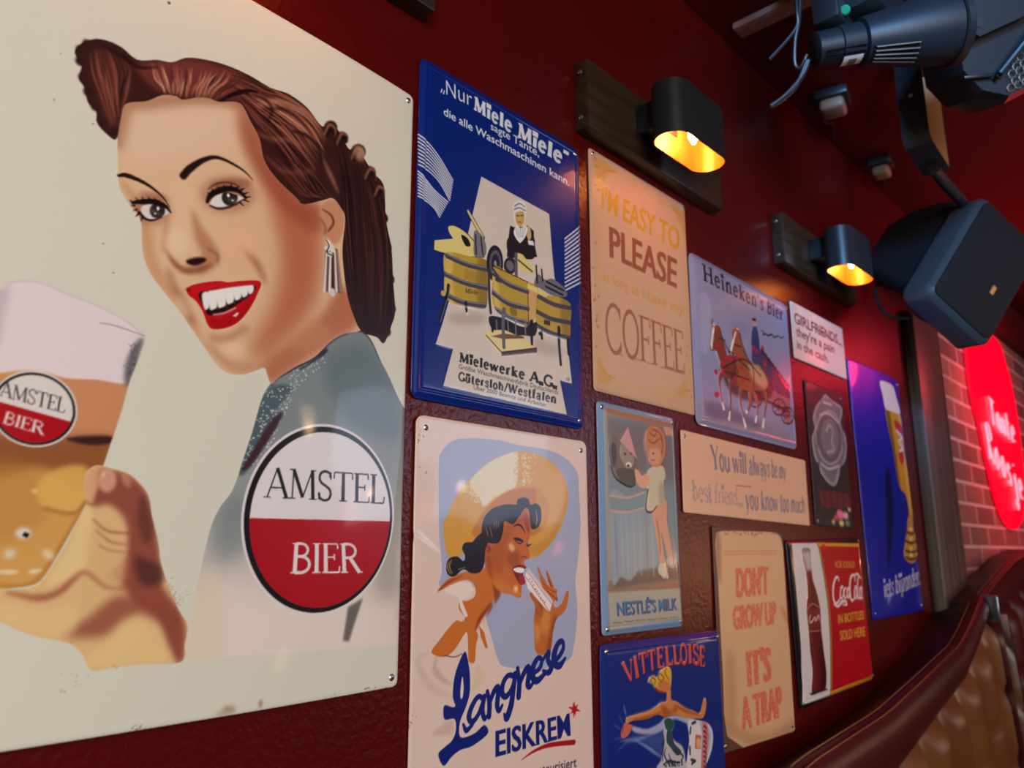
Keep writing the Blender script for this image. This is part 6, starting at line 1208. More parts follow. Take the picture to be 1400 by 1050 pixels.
  ('F',[249,5636,1525,5635,3643,5811,3322,535,-31,325],(16,30,140),dict(f=30.8,a=.4)),
  ('F',[2193,4993,3413,5001,3456,3969,3643,2990,3569,2290,3321,2216,3168,2829,2616,3077,2411,4019],(206,150,44),dict(m_name='gl')),
  ('F',[3244,4952,3444,4961,3623,3059,3569,2290,3351,2423],(226,180,84),dict(c='gl',f=10.2,a=.8)),
  ('F',[2193,4993,2511,4970,2723,3082,2534,3140],(110,70,24),dict(c='gl',f=9.76,a=.8)),
  ('F',[1971,5633,2538,5704,3072,5668,3283,5392,3459,5006,2759,4965,2189,4979,2088,5300],(236,220,216),{}),
  ('F',[2861,4764,3438,4685,3564,4409,3226,4447,2877,4553],(196,40,50),dict(c='gl')),
  ('F',[2900,3923,3288,3990,3335,3746,3017,3639],(196,40,50),{}),
  ('L',[2940,4489,3369,4354,3019,4214,3358,4067,3021,3968],8.11,(228,216,220),{}),
  ('F',[3083,2279,3504,2358,3468,2013,3642,1878,3689,1398,3117,1164,2603,1212,2392,1378,2640,1737,2857,1938],(190,146,60),dict(h=1)),
  ('L',[2708,1937,3160,1887,3758,1947],6.54,(92,60,24),{}),
  ('E',[319.9,199.6],14.7,5.83,(236,206,130),{}),
  ('L',[2628,1704,3076,1651,3668,1706],6.49,(92,60,24),{}),
  ('E',[311.4,175.9],14.6,5.77,(236,206,130),{}),
  ('L',[2549,1474,2993,1418,3580,1467],6.44,(92,60,24),{}),
  ('E',[303.1,152.4],14.5,5.71,(236,206,130),{}),
  ('L',[2492,1312,2934,1253,3517,1298],6.4,(92,60,24),{}),
  ('E',[297.1,135.9],14.4,5.66,(236,206,130),{}),
  ('F',[1703,3358,1982,3310,1879,2252,1169,1051,1412,2241],(8,10,50),dict(f=9.06,a=.8)),
  ('T','roman','iets bijzonders',[791,843,3807,1111,3674,641,737,437],(226,222,236),1,{}),
 ]),
 'swimmer': dict(size=(309.9,400.0), pitch=0.95, base=(24, 44, 122), at=(1.0012,1.1832), turn=-0.0107, off=0.0060, ops=[
  ('T','roman','V',[439,3736,665,3766,711,3507,567,3480],(90,24,40),1.7,{}),
  ('T','roman','V',[424,3746,649,3776,695,3518,551,3490],(206,84,72),1.5,dict(h=.8)),
  ('T','roman','I',[686,3796,785,3799,850,3518,737,3512],(90,24,40),1.7,{}),
  ('T','roman','I',[670,3806,769,3809,834,3529,721,3522],(206,84,72),1.5,dict(h=.8)),
  ('T','roman','T',[820,3818,1016,3831,1034,3562,878,3551],(90,24,40),1.7,{}),
  ('T','roman','T',[803,3828,1000,3842,1018,3572,862,3562],(206,84,72),1.5,dict(h=.8)),
  ('T','roman','T',[1044,3837,1247,3854,1250,3578,1090,3571],(90,24,40),1.7,{}),
  ('T','roman','T',[1027,3847,1230,3865,1233,3588,1073,3581],(206,84,72),1.5,dict(h=.8)),
  ('T','roman','E',[1283,3863,1456,3869,1458,3592,1294,3592],(90,24,40),1.7,{}),
  ('T','roman','E',[1266,3873,1438,3880,1441,3603,1277,3603],(206,84,72),1.5,dict(h=.8)),
  ('T','roman','L',[1499,3870,1661,3866,1694,3605,1510,3606],(90,24,40),1.7,{}),
  ('T','roman','L',[1482,3880,1644,3876,1676,3616,1492,3617],(206,84,72),1.5,dict(h=.8)),
  ('T','roman','L',[1706,3866,1857,3859,1897,3599,1716,3603],(90,24,40),1.7,{}),
  ('T','roman','L',[1688,3877,1839,3870,1879,3610,1698,3614],(206,84,72),1.5,dict(h=.8)),
  ('T','roman','O',[1888,3865,2082,3863,2090,3586,1897,3591],(90,24,40),1.7,{}),
  ('T','roman','O',[1870,3876,2063,3874,2071,3597,1878,3602],(206,84,72),1.5,dict(h=.8)),
  ('T','roman','I',[2113,3861,2224,3853,2223,3574,2105,3579],(90,24,40),1.7,{}),
  ('T','roman','I',[2094,3872,2205,3864,2204,3586,2086,3590],(206,84,72),1.5,dict(h=.8)),
  ('T','roman','S',[2246,3839,2430,3814,2438,3544,2245,3560],(90,24,40),1.7,{}),
  ('T','roman','S',[2227,3851,2411,3826,2418,3555,2226,3572],(206,84,72),1.5,dict(h=.8)),
  ('T','roman','E',[2445,3797,2617,3773,2582,3499,2435,3520],(90,24,40),1.7,{}),
  ('T','roman','E',[2426,3809,2597,3784,2562,3511,2416,3532],(206,84,72),1.5,dict(h=.8)),
  ('L',[466,2760,817,2758,1223,2787],[.99,3.73,1.49],(150,164,204),dict(a=.6,f=1.24)),
  ('L',[656,2765,975,2631,1338,2434],[1,3.77,1.51],(150,164,204),dict(a=.6,f=1.26)),
  ('L',[441,3237,469,3148,498,3094],[.97,3.64,1.45],(150,164,204),dict(a=.6,f=1.21)),
  ('L',[327,3116,401,3022],[.96,3.58,1.43],(150,164,204),dict(a=.6,f=1.19)),
  ('L',[217,3017,351,2945],[.95,3.54,1.42],(150,164,204),dict(a=.6,f=1.18)),
  ('L',[224,2838,408,2836],[.94,3.54,1.42],(150,164,204),dict(a=.6,f=1.18)),
  ('L',[309,2693,498,2772],[.95,3.56,1.42],(150,164,204),dict(a=.6,f=1.19)),
  ('L',[344,2795,562,2788,884,2766],[.97,3.64,1.46],(150,164,204),dict(a=.6,f=1.21)),
  ('L',[720,2756,1072,2564,1271,2462],[1.01,3.78,1.51],(150,164,204),dict(a=.6,f=1.26)),
  ('F',[633,2939,956,2860,1264,2888,1409,2940,1662,2943,2031,2858,2176,2745,1987,2789,1658,2889,1438,2846,1292,2777,951,2791,661,2867],(186,184,206),dict(f=1.32,a=.9)),
  ('F',[594,2808,952,2808,1361,2767,1341,2469,976,2648],(110,130,180),dict(f=7.6,a=.4)),
  ('F',[1991,2845,2260,2800,2574,2713,2705,2575,2671,2368,2523,2202,2354,2118,1899,2196,1988,2364,2051,2557],(170,176,206),dict(h=.6)),
  ('F',[2021,2831,2318,2786,2381,2602,2308,2126,1899,2196,2034,2541],(222,212,214),dict(sm=0)),
  ('F',[2408,2761,2558,2712,2587,2515,2441,2103,2315,2124,2399,2505],(204,120,116),dict(sm=0)),
  ('F',[2203,2609,2366,2576,2333,2392,2171,2427],(196,96,84),dict(sm=0)),
  ('F',[2237,2548,2337,2524,2319,2413,2227,2437],(226,170,120),{}),
  ('L',[2449,2688,2497,2674,2518,2644],3.2,(120,40,60),{}),
  ('L',[2443,2620,2490,2606,2511,2576],3.2,(120,40,60),{}),
  ('L',[2436,2553,2483,2538,2505,2508],3.19,(120,40,60),{}),
  ('L',[2430,2485,2477,2470,2498,2441],3.18,(120,40,60),{}),
  ('L',[2423,2418,2470,2403,2491,2373],3.17,(120,40,60),{}),
  ('L',[2417,2351,2464,2336,2485,2306],3.16,(120,40,60),{}),
  ('L',[2410,2284,2457,2269,2478,2239],3.16,(120,40,60),{}),
  ('L',[2404,2218,2450,2202,2472,2172],3.15,(120,40,60),{}),
  ('L',[2397,2151,2444,2136,2465,2106],3.14,(120,40,60),{}),
  ('L',[2120,2771,2218,2777],4.25,(60,56,80),{}),
  ('L',[2059,2297,2171,2260],4.17,(60,56,80),{}),
  ('L',[2073,2240,2152,2263],4.17,(60,56,80),{}),
  ('L',[2077,2721,2059,2649],4.2,(60,56,80),{}),
  ('L',[2036,2467,2035,2375],4.16,(60,56,80),{}),
  ('L',[2572,2691,2666,2561,2622,2376,2481,2190],[2.92,4.38,2.92],(224,226,238),dict(a=.8,f=1.46)),
  ('F',[1424,2911,1515,2926,1628,2882,1652,2808,1573,2737,1637,2619,1849,2496,1908,2304,1880,2200,1192,2319,1285,2425,1386,2621,1362,2785],(190,184,192),dict(f=1.33)),
  ('F',[1399,2905,1515,2922,1634,2870,1644,2799,1539,2756,1434,2793],(40,84,74),{}),
  ('F',[1467,2761,1591,2734,1634,2583,1808,2447,1694,2411,1523,2546,1440,2630],(52,72,84),{}),
  ('L',[1296,2581,1353,2644,1319,2402],[1.3,3.11,1.82],(50,50,70),{}),
  ('L',[1481,2464,1546,2364,1760,2310],[1.33,3.18,1.86],(50,50,70),{}),
  ('L',[1628,2494,1840,2388,1797,2322],[1.35,3.23,1.89],(50,50,70),{}),
  ('L',[1332,2347,1475,2376,1647,2276],[1.31,3.14,1.83],(50,50,70),{}),
  ('L',[927,2381,1028,2390,1126,2351],[1.25,3,1.75],(50,50,70),{}),
  ('L',[1417,2563,1375,2463,1505,2300],[1.31,3.14,1.83],(50,50,70),{}),
  ('F',[499,3059,640,3072,1002,3081,1210,3118,1335,3152,1459,3152,1483,3277,1585,3285,1590,3155,1730,3112,1966,2998,2193,2928,2338,2875,2421,2980,2486,3066,2550,3051,2538,2927,2440,2804,2262,2820,1955,2868,1698,2935,1517,2958,1426,2938,1237,3002,963,2981,636,3004,508,2987,472,3021],(206,132,72),dict(h=1.2,m_name='sw')),
  ('F',[1315,3114,1419,3084,1557,3012,1670,3053,1739,2989,1555,2976,1444,2935,1357,2965],(164,70,34),dict(c='sw',f=4.02,a=.8)),
  ('L',[637,3016,964,2998,1309,3025],[2.54,5.08,2.54],(150,70,44),dict(c='sw',f=2.54,a=.8)),
  ('L',[1672,3071,1963,2961,2345,2855],[2.8,5.61,2.8],(160,80,48),dict(c='sw',f=2.8,a=.8)),
  ('F',[363,2868,388,2939,453,3001,546,2977,633,2943,582,2878,501,2831,407,2823],(200,104,92),dict(h=.8)),
  ('L',[430,2984,385,2889],1.67,(140,50,50),{}),
  ('F',[1018,3450,1068,3502,1166,3515,1251,3488,1309,3552,1418,3588,1535,3602,1612,3552,1616,3411,1588,3321,1526,3272,1397,3277,1257,3311,1191,3363,1124,3406],(220,168,60),dict(h=1.2,m_name='hr')),
  ('F',[1264,3410,1407,3432,1548,3381,1563,3287,1432,3279,1293,3313],(200,120,66),dict(c='hr',f=2.68)),
  ('L',[1060,3467,1130,3496,1197,3453,1157,3367],[1.31,2.62,1.31],(130,92,40),{}),
  ('L',[1307,3534,1410,3469,1334,3403],[1.34,2.68,1.34],(130,92,40),{}),
  ('L',[1491,3591,1449,3521,1551,3418],[1.36,2.72,1.36],(130,92,40),{}),
  ('L',[1345,3567,1269,3483,1353,3419],[1.34,2.67,1.34],(130,92,40),{}),
  ('L',[1207,3347,1292,3298,1397,3277],2.65,(160,50,50),{}),
  ('L',[1007,3437,1092,3446,1190,3345],[1.3,3.91,1.3],(110,130,110),dict(a=.7)),
  ('T','roman','vittel',[1336,2399,1836,2343,1844,2260,1351,2316],(40,40,60),1.2,{}),
 ]),
}# ------------------------------------------------------------------ the room
WALL_END, CEIL = 2.54, 2.52
POST = 2.285
EYE = Vector((0, -.64, 1.5))
structure(obj('wall_left', box_bm((-1.6, 0, 0), (WALL_END, .14, CEIL)), M['wall'], smooth=0))
structure(obj('wall_right', box_bm((WALL_END, 0, 0), (6.2, .14, CEIL)), M['brick'], smooth=0))
structure(obj('ceiling', box_bm((-1.6, -3.4, CEIL), (6.2, .14, CEIL+.1)), M['ceiling'], smooth=0))
structure(obj('floor', box_bm((-1.6, -3.4, -.1), (6.2, .14, 0)), M['floor'], smooth=0))
# weathered post where the painted wall ends: a board with a deep groove before it
_b = box_bm((POST+.012, -.032, 0), (WALL_END+.002, -.0005, 2.17), .004)
structure(obj('trim_1', _b, M['post'], smooth=30))

structure(obj('trim_2', box_bm((WALL_END+.001, -.034, 2.345), (6.2, -.0005, CEIL-.001), .003), M['ceiling'], smooth=0))   # painted beam above the bricks

# ------------------------------------------------------------------ the tin signs
LOOK = dict(                                                    # rim: width mm, depth mm, corner radius mm
    beer_woman=('Large cream tin beer sign with a laughing dark-haired woman raising a full glass', 'enamel', (3, .6, 7), [(1, 1), (1, 0)], 9),
    washing_machine=('Navy blue enamel-look tin sign with an old woman and three wooden washing tubs', 'enamel', (9, 3, 11), [(0, 1), (1, 1), (0, 0), (1, 0)], 11),
    ice_cream=('White tin ice cream sign with a tanned woman in a wide yellow straw hat', 'enamel', (3, .8, 10), [(0, 1), (1, 1), (1, 0)], 13),
    coffee=('Beige tin sign with yellow and brown lettering about coffee, below the first lamp', 'satin', (5, 1.5, 6), [(0, 1), (1, 1)], 8),
    horse_cart=('Lavender grey embossed tin sign with two horses pulling a beer cart', 'enamel', (12, 4.5, 14), [(0, 1), (1, 1), (0, 0)], 10),
    child_dog=('Small blue-rimmed embossed sign of a small child in a white shirt beside a dog', 'enamel', (8, 3, 6), [(0, 1), (1, 1), (0, 0), (1, 0)], 8),
    friend=('Wide low peach sign with grey lettering about a best friend', 'satin', (2, .5, 3), [(0, 1)], 9),
    trap=('Worn tan sign with faded red capital letters and torn lower corners', 'satin', (2, .4, 3), [(0, 0), (1, 0)], 10),
    cola=('Red and white black-rimmed tin sign with a brown soda bottle and white script', 'enamel', (9, 3.5, 6), [(0, 1), (1, 1), (0, 0), (1, 0)], 8),
    pain=('Small off-white sign with three lines of maroon lettering below the second lamp', 'satin', (2, .5, 3), [(0, 1)], 8),
    badge=('Small black upright sign with an embossed silver grey badge', 'satin', (2, .6, 6), [(0, 1), (1, 1), (0, 0)], 10),
    beer_glass=('Royal blue tin sign with a tall beer glass, last before the wooden post', 'enamel', (2, .6, 5), [(0, 1), (1, 1), (0, 0), (1, 0)], 12),
    swimmer=('Blue-rimmed embossed sign with a leaping blonde woman under red arched capitals', 'enamel', (9, 3.5, 8), [(0, 1), (1, 1)], 9),
)

def screw_bm(x, y, z, r=.0034):
    bm = lathe((x, y, z), (x, y-.0022, z), [(0, r), (.35, r), (.8, r*.72), (1, r*.3)], 16)
    return bm

def tin_sign(key):
    a = ART[key]; w, h = a['size']; label, mat, (rw, rd, cr), screws, inset = LOOK[key]
    cv = Canvas(w, h, a['pitch'], a['base']); cv.run(a['ops'])
    rgb, hgt = cv.finish(); ny, nx = hgt.shape
    cols = np.arange(nx); rows = np.arange(ny)
    if key == 'beer_woman': cols = np.concatenate([np.arange(0, 248, 4), np.arange(248, nx)])
    rgb = rgb[:, cols]; hgt = hgt[:, cols]
    x = (cols+.5)/nx*w; y = (rows+.5)/ny*h; x[0], x[-1], y[0], y[-1] = 0, w, 0, h
    # rounded corners: pull the outline in on the rows near top and bottom
    dy = np.minimum(y, h-y); ins = np.where(dy < cr, cr-np.sqrt(np.maximum(cr**2-(cr-dy)**2, 0)), 0)
    X = np.clip(x[None, :], ins[:, None], (w-ins)[:, None]); Y = np.repeat(y[:, None], len(x), 1)
    # height: rim sloping back, slight unevenness of thin sheet, embossing; the large sheet is bowed out between its fixings
    d = np.minimum(np.minimum(X-ins[:, None], w-ins[:, None]-X), np.minimum(Y, h-Y))
    t = np.clip(d/rw, 0, 1); t = t*t*(3-2*t)
    ph = len(key)
    D = hgt-rd*(1-t)+.22*np.sin(X/31+ph)*np.sin(Y/43+1.7*ph)+.12*np.sin(X/17-Y/23+ph)
    if rw > 7: D -= .8*np.exp(-((d-rw-2)/1.6)**2)
    off = a['off']*1000
    if key == 'beer_woman':
        off = 4; D = D+14*np.sin(math.pi*np.clip(X/w, 0, 1))**.8
    if key == 'ice_cream': D += 1.1*np.exp(-((X*.55+Y-330)/5)**2)*np.clip(1-X/45, 0, 1)+1.4*np.exp(-((X-70)**2+(Y-130)**2)/900)
    if key == 'beer_glass': D += 5*np.sin(math.pi*X/w)
    n, m = D.shape
    co = np.stack([(X-w/2)/1000, -(off+D)/1000, (Y-h/2)/1000], -1).reshape(-1, 3)
    idx = np.arange(n*m).reshape(n, m)
    quads = np.stack([idx[:-1, :-1], idx[:-1, 1:], idx[1:, 1:], idx[1:, :-1]], -1).reshape(-1, 4)
    ring = np.concatenate([idx[0, :], idx[1:, -1], idx[-1, -2::-1], idx[-2:0:-1, 0]])
    back = co[ring].copy(); back[:, 1] = np.minimum(back[:, 1]+.0012, -.0004)
    k = len(ring); bi = n*m+np.arange(k); nxt = np.roll(np.arange(k), -1)
    skirt = np.stack([ring[nxt], ring, bi, bi[nxt]], -1)
    V = np.vstack([co, back]); Q = np.vstack([quads, skirt])
    me = bpy.data.meshes.new('plate'); me.vertices.add(len(V)); me.vertices.foreach_set('co', V.astype(np.float32).ravel())
    me.loops.add(4*len(Q)); me.loops.foreach_set('vertex_index', Q.astype(np.int32).ravel())
    me.polygons.add(len(Q)); me.polygons.foreach_set('loop_start', np.arange(0, 4*len(Q), 4, dtype=np.int32))
    me.update(calc_edges=True); me.polygons.foreach_set('use_smooth', np.ones(len(Q), bool))
    at = me.color_attributes.new('print', 'FLOAT_COLOR', 'POINT')
    c = np.ones((len(V), 4), np.float32); c[:n*m, :3] = rgb.reshape(-1, 3); c[n*m:, :3] = rgb.reshape(-1, 3)[ring]
    at.data.foreach_set('color', c.ravel())
    root = thing('tin_sign', label, 'sign', (a['at'][0], 0, a['at'][1]), (0, -a['turn'], 0), 'printed tin signs on the dark red wall')
    link_mesh('plate', me, M[mat], root)
    for sx, sy in screws:
        px, py = inset if not sx else w-inset, inset if not sy else h-inset
        i = int(np.argmin((X[0]-px)**2)); j = int(np.argmin((y-py)**2))
        s = obj('screw', screw_bm((px-w/2)/1000, -(off+float(D[j, i]))/1000+.0004, (py-h/2)/1000, .0034 if key != 'pain' else .0028), M['screw'], root)
        q = ((px-w/2)/1000, -(off+float(D[j, i]))/1000-.0019, (py-h/2)/1000)
        obj('slot', box_bm((q[0]-.0014, q[1]-.0003, q[2]-.0004), (q[0]+.0014, q[1]+.0004, q[2]+.0004)), M['screw_dark'], s, smooth=0)
    return root
for key in ART: tin_sign(key)

# ------------------------------------------------------------------ wall lamps: board, block, oval shade open below, bulb
def oval(cx, cy, L, Wd, z, n=16):
    r = Wd/2; s = L/2-r; out = []
    for k in np.linspace(-math.pi/2, math.pi/2, n): out.append((cx+s+r*math.cos(k), cy+r*math.sin(k), z))
    for k in np.linspace(math.pi/2, 3*math.pi/2, n): out.append((cx-s+r*math.cos(k), cy+r*math.sin(k), z))
    return out

def wall_lamp():
    t = thing('wall_lamp', '', 'wall lamp')
    bd = obj('mounting_board', box_bm((-.198, -.027, -.055), (.198, 0, .055), .003), M['plank'], t)
    for z in (-.036, .038): obj('screw', lathe((-.198, -.012, z), (-.2005, -.012, z), [(0, .004), (.6, .0035), (1, .0015)], 14), M['screw'], bd)
    obj('mount_block', box_bm((-.075, -.068, -.018), (-.02, -.027, .03), .003), M['black'], t)
    cy, zb, zt, L, Wd = -.094, -.057, .03, .156, .06
    cx = -.032
    outer = loft([oval(cx, cy, L, Wd, zb), oval(cx, cy, L, Wd, zt)], caps=False)
    loft([oval(cx, cy, L, Wd, zb), oval(cx, cy, L-.004, Wd-.004, zb)], caps=False, bm=outer)
    loft([oval(cx, cy, L, Wd, zt), oval(cx, cy, L-.004, Wd-.004, zt)], caps=False, bm=outer)
    obj('shade', outer, M['black'], t, smooth=50)
    inner = loft([oval(cx, cy, L-.004, Wd-.004, zb), oval(cx, cy, L-.004, Wd-.004, zt-.004)], caps=False)
    inner.faces.new([inner.verts.new(p) for p in oval(cx, cy, L-.004, Wd-.004, zt-.004)])
    obj('shade_lining', inner, M['copper'], t, smooth=50)
    obj('bulb', lathe((cx+.012, cy, zt-.012), (cx+.012, cy, zb+.020), [(0, .006), (.3, .006), (.5, .008), (.8, .008), (1, .003)], 16), M['bulb'], t)
    obj('socket', lathe((cx+.012, cy, zt-.003), (cx+.012, cy, zt-.014), [(0, .010), (1, .010)], 16), M['black'], t)
    l = light('lamp_light', 'POINT', (cx+.012, cy, zb+.012), .07, (1, .38, .09), shadow_soft_size=.006); l.parent = t
    return t

def dup(root, loc, label):
    r = root.copy(); COL.objects.link(r); r.location = loc; r['label'] = label
    for ch in list(root.children):
        c = ch.copy(); COL.objects.link(c); c.parent = r
        for g in ch.children:
            e = g.copy(); COL.objects.link(e); e.parent = c
    return r
lamp = wall_lamp(); lamp.location = (1.020, 0, 2.158); lamp['group'] = 'black and gold wall lamps on dark boards'
lamp['label'] = 'Black oval wall lamp with gold lining on a dark board, above the beige coffee sign'
dup(lamp, (1.674, 0, 2.134), 'Black oval wall lamp with gold lining, half hidden behind the black loudspeaker')
far = dup(lamp, (.330, 0, 2.178), 'Wall lamp on a dark board of which only a corner shows at the top edge')
for c in list(far.children):                                    # this one is switched off
    if c.type == 'LIGHT': bpy.data.objects.remove(c)

# ------------------------------------------------------------------ loudspeaker and its bracket
def basis(px, pz):
    x = Vector(px).normalized(); z = Vector(pz); z = (z-x*z.dot(x)).normalized(); y = z.cross(x); return x, y, z
sx_, sy_, sz_ = basis((.759, -.353, -.547), (.409, -.394, .823))
SC = Vector((1.932, -.290, 2.116)); KS = .9                      # centre of the front, size
sp = thing('loudspeaker', 'Black wedge-shaped loudspeaker hanging from the ceiling by the brick wall', 'loudspeaker', SC)
def P(x, y, z): return (sx_*x+sy_*y+sz_*z)*KS                        # y runs from the front into the cabinet
def rrect(hw, hh, y, r, cz=0, cx=0, n=6):
    out = []
    for qx, qz, a0 in ((1, 1, 0), (-1, 1, 90), (-1, -1, 180), (1, -1, 270)):
        for k in np.linspace(a0, a0+90, n): out.append(P(cx+qx*(hw-r)+r*math.cos(R(k)), y, cz+qz*(hh-r)+r*math.sin(R(k))))
    return out
obj('bezel', loft([rrect(.103, .148, .0, .02), rrect(.112, .158, .010, .026), rrect(.114, .160, .014, .028), rrect(.117, .162, .080, .028), rrect(.110, .156, .086, .03)]), M['bezel'], sp, smooth=35)
cab = loft([rrect(.108, .158, .087, .04, .016), rrect(.110, .168, .10, .045, .030), rrect(.108, .158, .15, .05, .046, -.014), rrect(.104, .134, .215, .05, .052, -.034), rrect(.090, .100, .275, .045, .052, -.052), rrect(.055, .055, .305, .035, .052, -.056)])
obj('cabinet', cab, M['black_satin'], sp, smooth=35)
obj('grille', loft([rrect(.101, .146, .004, .018), rrect(.101, .146, -.004, .018), rrect(.096, .141, -.007, .016)]), M['black_rough'], sp, smooth=35)
bg = loft([rrect(.0085, .013, -.006, .001, -.035, .035), rrect(.0085, .013, -.0085, .001, -.035, .035)])
bd = obj('badge', bg, M['chrome'], sp); obj('badge_field', loft([rrect(.0055, .011, -.008, .001, -.035, .037), rrect(.0055, .011, -.0092, .001, -.035, .037)]), M['orange'], bd)
obj('cable', tube([P(-.05, .26, .0), P(-.09, .25, -.06), P(-.08, .22, -.12), P(-.05, .18, -.155), P(-.03, .13, -.150)], .004), M['black'], sp)

br = thing('speaker_bracket', 'Black bent steel bracket with copper inside holding the loudspeaker to the ceiling', 'bracket', (1.75, -.3, 2.3))
def strip(path, y0, y1, th, bm=None):                           # bent flat bar: path in x,z, width along y
    p = [Vector((a, 0, b)) for a, b in path]; off = []
    for i in range(len(p)):
        d = (p[min(i+1, len(p)-1)]-p[max(i-1, 0)]).normalized(); off.append(Vector((-d.z, 0, d.x))*th)
    rings = [[Vector((q.x, y0, q.z)), Vector((q.x, y1, q.z)), Vector((q.x+o.x, y1, q.z+o.z)), Vector((q.x+o.x, y0, q.z+o.z))] for q, o in zip(p, off)]
    return loft(rings, bm=bm)
BX, BZ = 1.75, 2.3
loop = [(1.600-BX, 2.519-BZ), (1.600-BX, 2.34-BZ), (1.604-BX, 2.318-BZ), (1.616-BX, 2.305-BZ), (1.735-BX, 2.290-BZ), (1.742-BX, 2.30-BZ), (1.742-BX, 2.44-BZ), (1.742-BX, 2.519-BZ)]
obj('arm', strip(loop, -.285+.3, -.235+.3, .004), M['black'], br, smooth=40)
obj('arm_lining', strip([(x+.0006 if i < 4 else x-.0006, z+.0052) if i in (3, 4) else ((x+.0052, z) if i < 3 else (x-.0052, z)) for i, (x, z) in enumerate(loop)], -.284+.3, -.236+.3, .0006), M['tan'], br, smooth=40)  # thin tan layer carrying the painted warm light inside the arm
obj('hanger', tube([(1.70-BX, .04, 2.290-BZ), (1.80-BX, .038, 2.284-BZ), (1.86-BX, .036, 2.282-BZ), (1.91-BX, .034, 2.282-BZ)], .012, 12), M['black'], br)
obj('bolt', lathe((1.5995-BX, .04, 2.41-BZ), (1.596-BX, .04, 2.41-BZ), [(0, .004), (.7, .004), (1, .002)], 12), M['screw'], br)

# ------------------------------------------------------------------ stage lights under the ceiling
a0, a1 = Vector((1.232, -.205, 2.350)), Vector((1.392, -.384, 2.392))
ax = (a1-a0).normalized()
pc = thing('stage_light', 'Black can-shaped stage light lying level under the ceiling with a white sticker', 'stage light', (1.312, -.295, 2.371))
def at(t, o=(0, 0, 0)): return a0+(a1-a0)*t+Vector(o)-Vector((1.312, -.295, 2.371))
obj('rear_cap', lathe(at(0), at(.34), [(0, .022), (.04, .029), (.5, .031), (.52, .034), (.96, .034), (1, .032)], 36), M['black_satin'], pc)
obj('housing', lathe(at(.33), at(.97), [(0, .030), (.02, .040), (.3, .047), (.7, .058), (1, .061)], 44), M['black_satin'], pc)
obj('bezel', lathe(at(.965), at(1.03), [(0, .064), (.15, .067), (.8, .067), (1, .063)], 44), M['black'], pc)
view = (Vector((0, -.64, 1.5))-Vector((1.312, -.295, 2.371))).normalized()
side = (view-ax*view.dot(ax)).normalized(); low = ax.cross(side); low = low if low.z < 0 else -low
for k in range(5):                                              # cooling ribs low on the side turned to the room
    rad = side*math.cos(.28+k*.17)+low*math.sin(.28+k*.17)
    f0 = at(.36)+rad*.041; f1 = at(.66)+rad*.0565
    obj('cooling_rib', tube([f0, (f0+f1)/2, f1], .0022, 8), M['black'], pc)
def patch(t0, t1, h0, h1, rad, bow=.002):                       # a small curved sticker on the can
    rows = []
    for t in (t0, t1):
        rows.append([at(t)+(side*math.cos(a)+low*math.sin(a))*rad for a in np.linspace(h0, h1, 6)])
    return loft(rows, caps=False, closed=False)
stk = obj('sticker', patch(.17, .31, .55, 1.25, .0352), M['sticker'], pc)
obj('print', patch(.21, .27, .75, 1.2, .0355), M['ink'], stk)
for o_, ang in ((.34, .15), (.34, .42)):
    obj('groove', tube([at(.04)+(side*math.cos(ang)+low*math.sin(ang))*.0345, at(.32)+(side*math.cos(ang)+low*math.sin(ang))*.0345], .0016, 8), M['black'], pc)
obj('yoke', box_bm(at(.30)+Vector((-.03, -.055, .048)), at(.30)+Vector((.13, .05, .27)), .006), M['black'], pc)
gb = side*.02
c_ = Vector((1.240, -.262, 2.404))-Vector((1.312, -.295, 2.371))
obj('button', lathe(c_, c_+view*.006, [(0, .0085), (.6, .0085), (1, .006)], 20), M['green'], pc)
obj('button_housing', box_bm(c_+Vector((-.02, .004, -.016)), c_+Vector((.06, .05, .11)), .006), M['black'], pc)

pc.location = EYE+(Vector((1.312, -.295, 2.371))-EYE)*.9; pc.scale = (.9, .9, .9)
for pts, rr, lab in [
    ([(1.199, -.198, 2.518), (1.200, -.196, 2.42), (1.204, -.189, 2.385), (1.182, -.148, 2.334)], .0032, 'Black cable hanging from the ceiling with its free end pointing at the wall'),
    ([(1.208, -.205, 2.518), (1.206, -.197, 2.41), (1.206, -.186, 2.365), (1.212, -.18, 2.325), (1.222, -.186, 2.322), (1.226, -.196, 2.342)], .0036, 'Black cable looping into the back of the can-shaped stage light'),
    ([(1.226, -.200, 2.334), (1.222, -.186, 2.304), (1.208, -.160, 2.272), (1.196, -.138, 2.255), (1.204, -.150, 2.262), (1.218, -.176, 2.288), (1.224, -.196, 2.330)], .0042, 'Thick black cable drooping in a narrow loop below the can-shaped stage light')]:
    pts = [EYE+(Vector(q)-EYE)*.9 for q in pts]
    if pts[0].z > 2.38: pts = [Vector((pts[0].x, pts[0].y, CEIL-.001))]+pts
    o = obj('cable', tube(pts, rr), M['black'], None); tag(o, lab, 'cable', 'stage light cables')

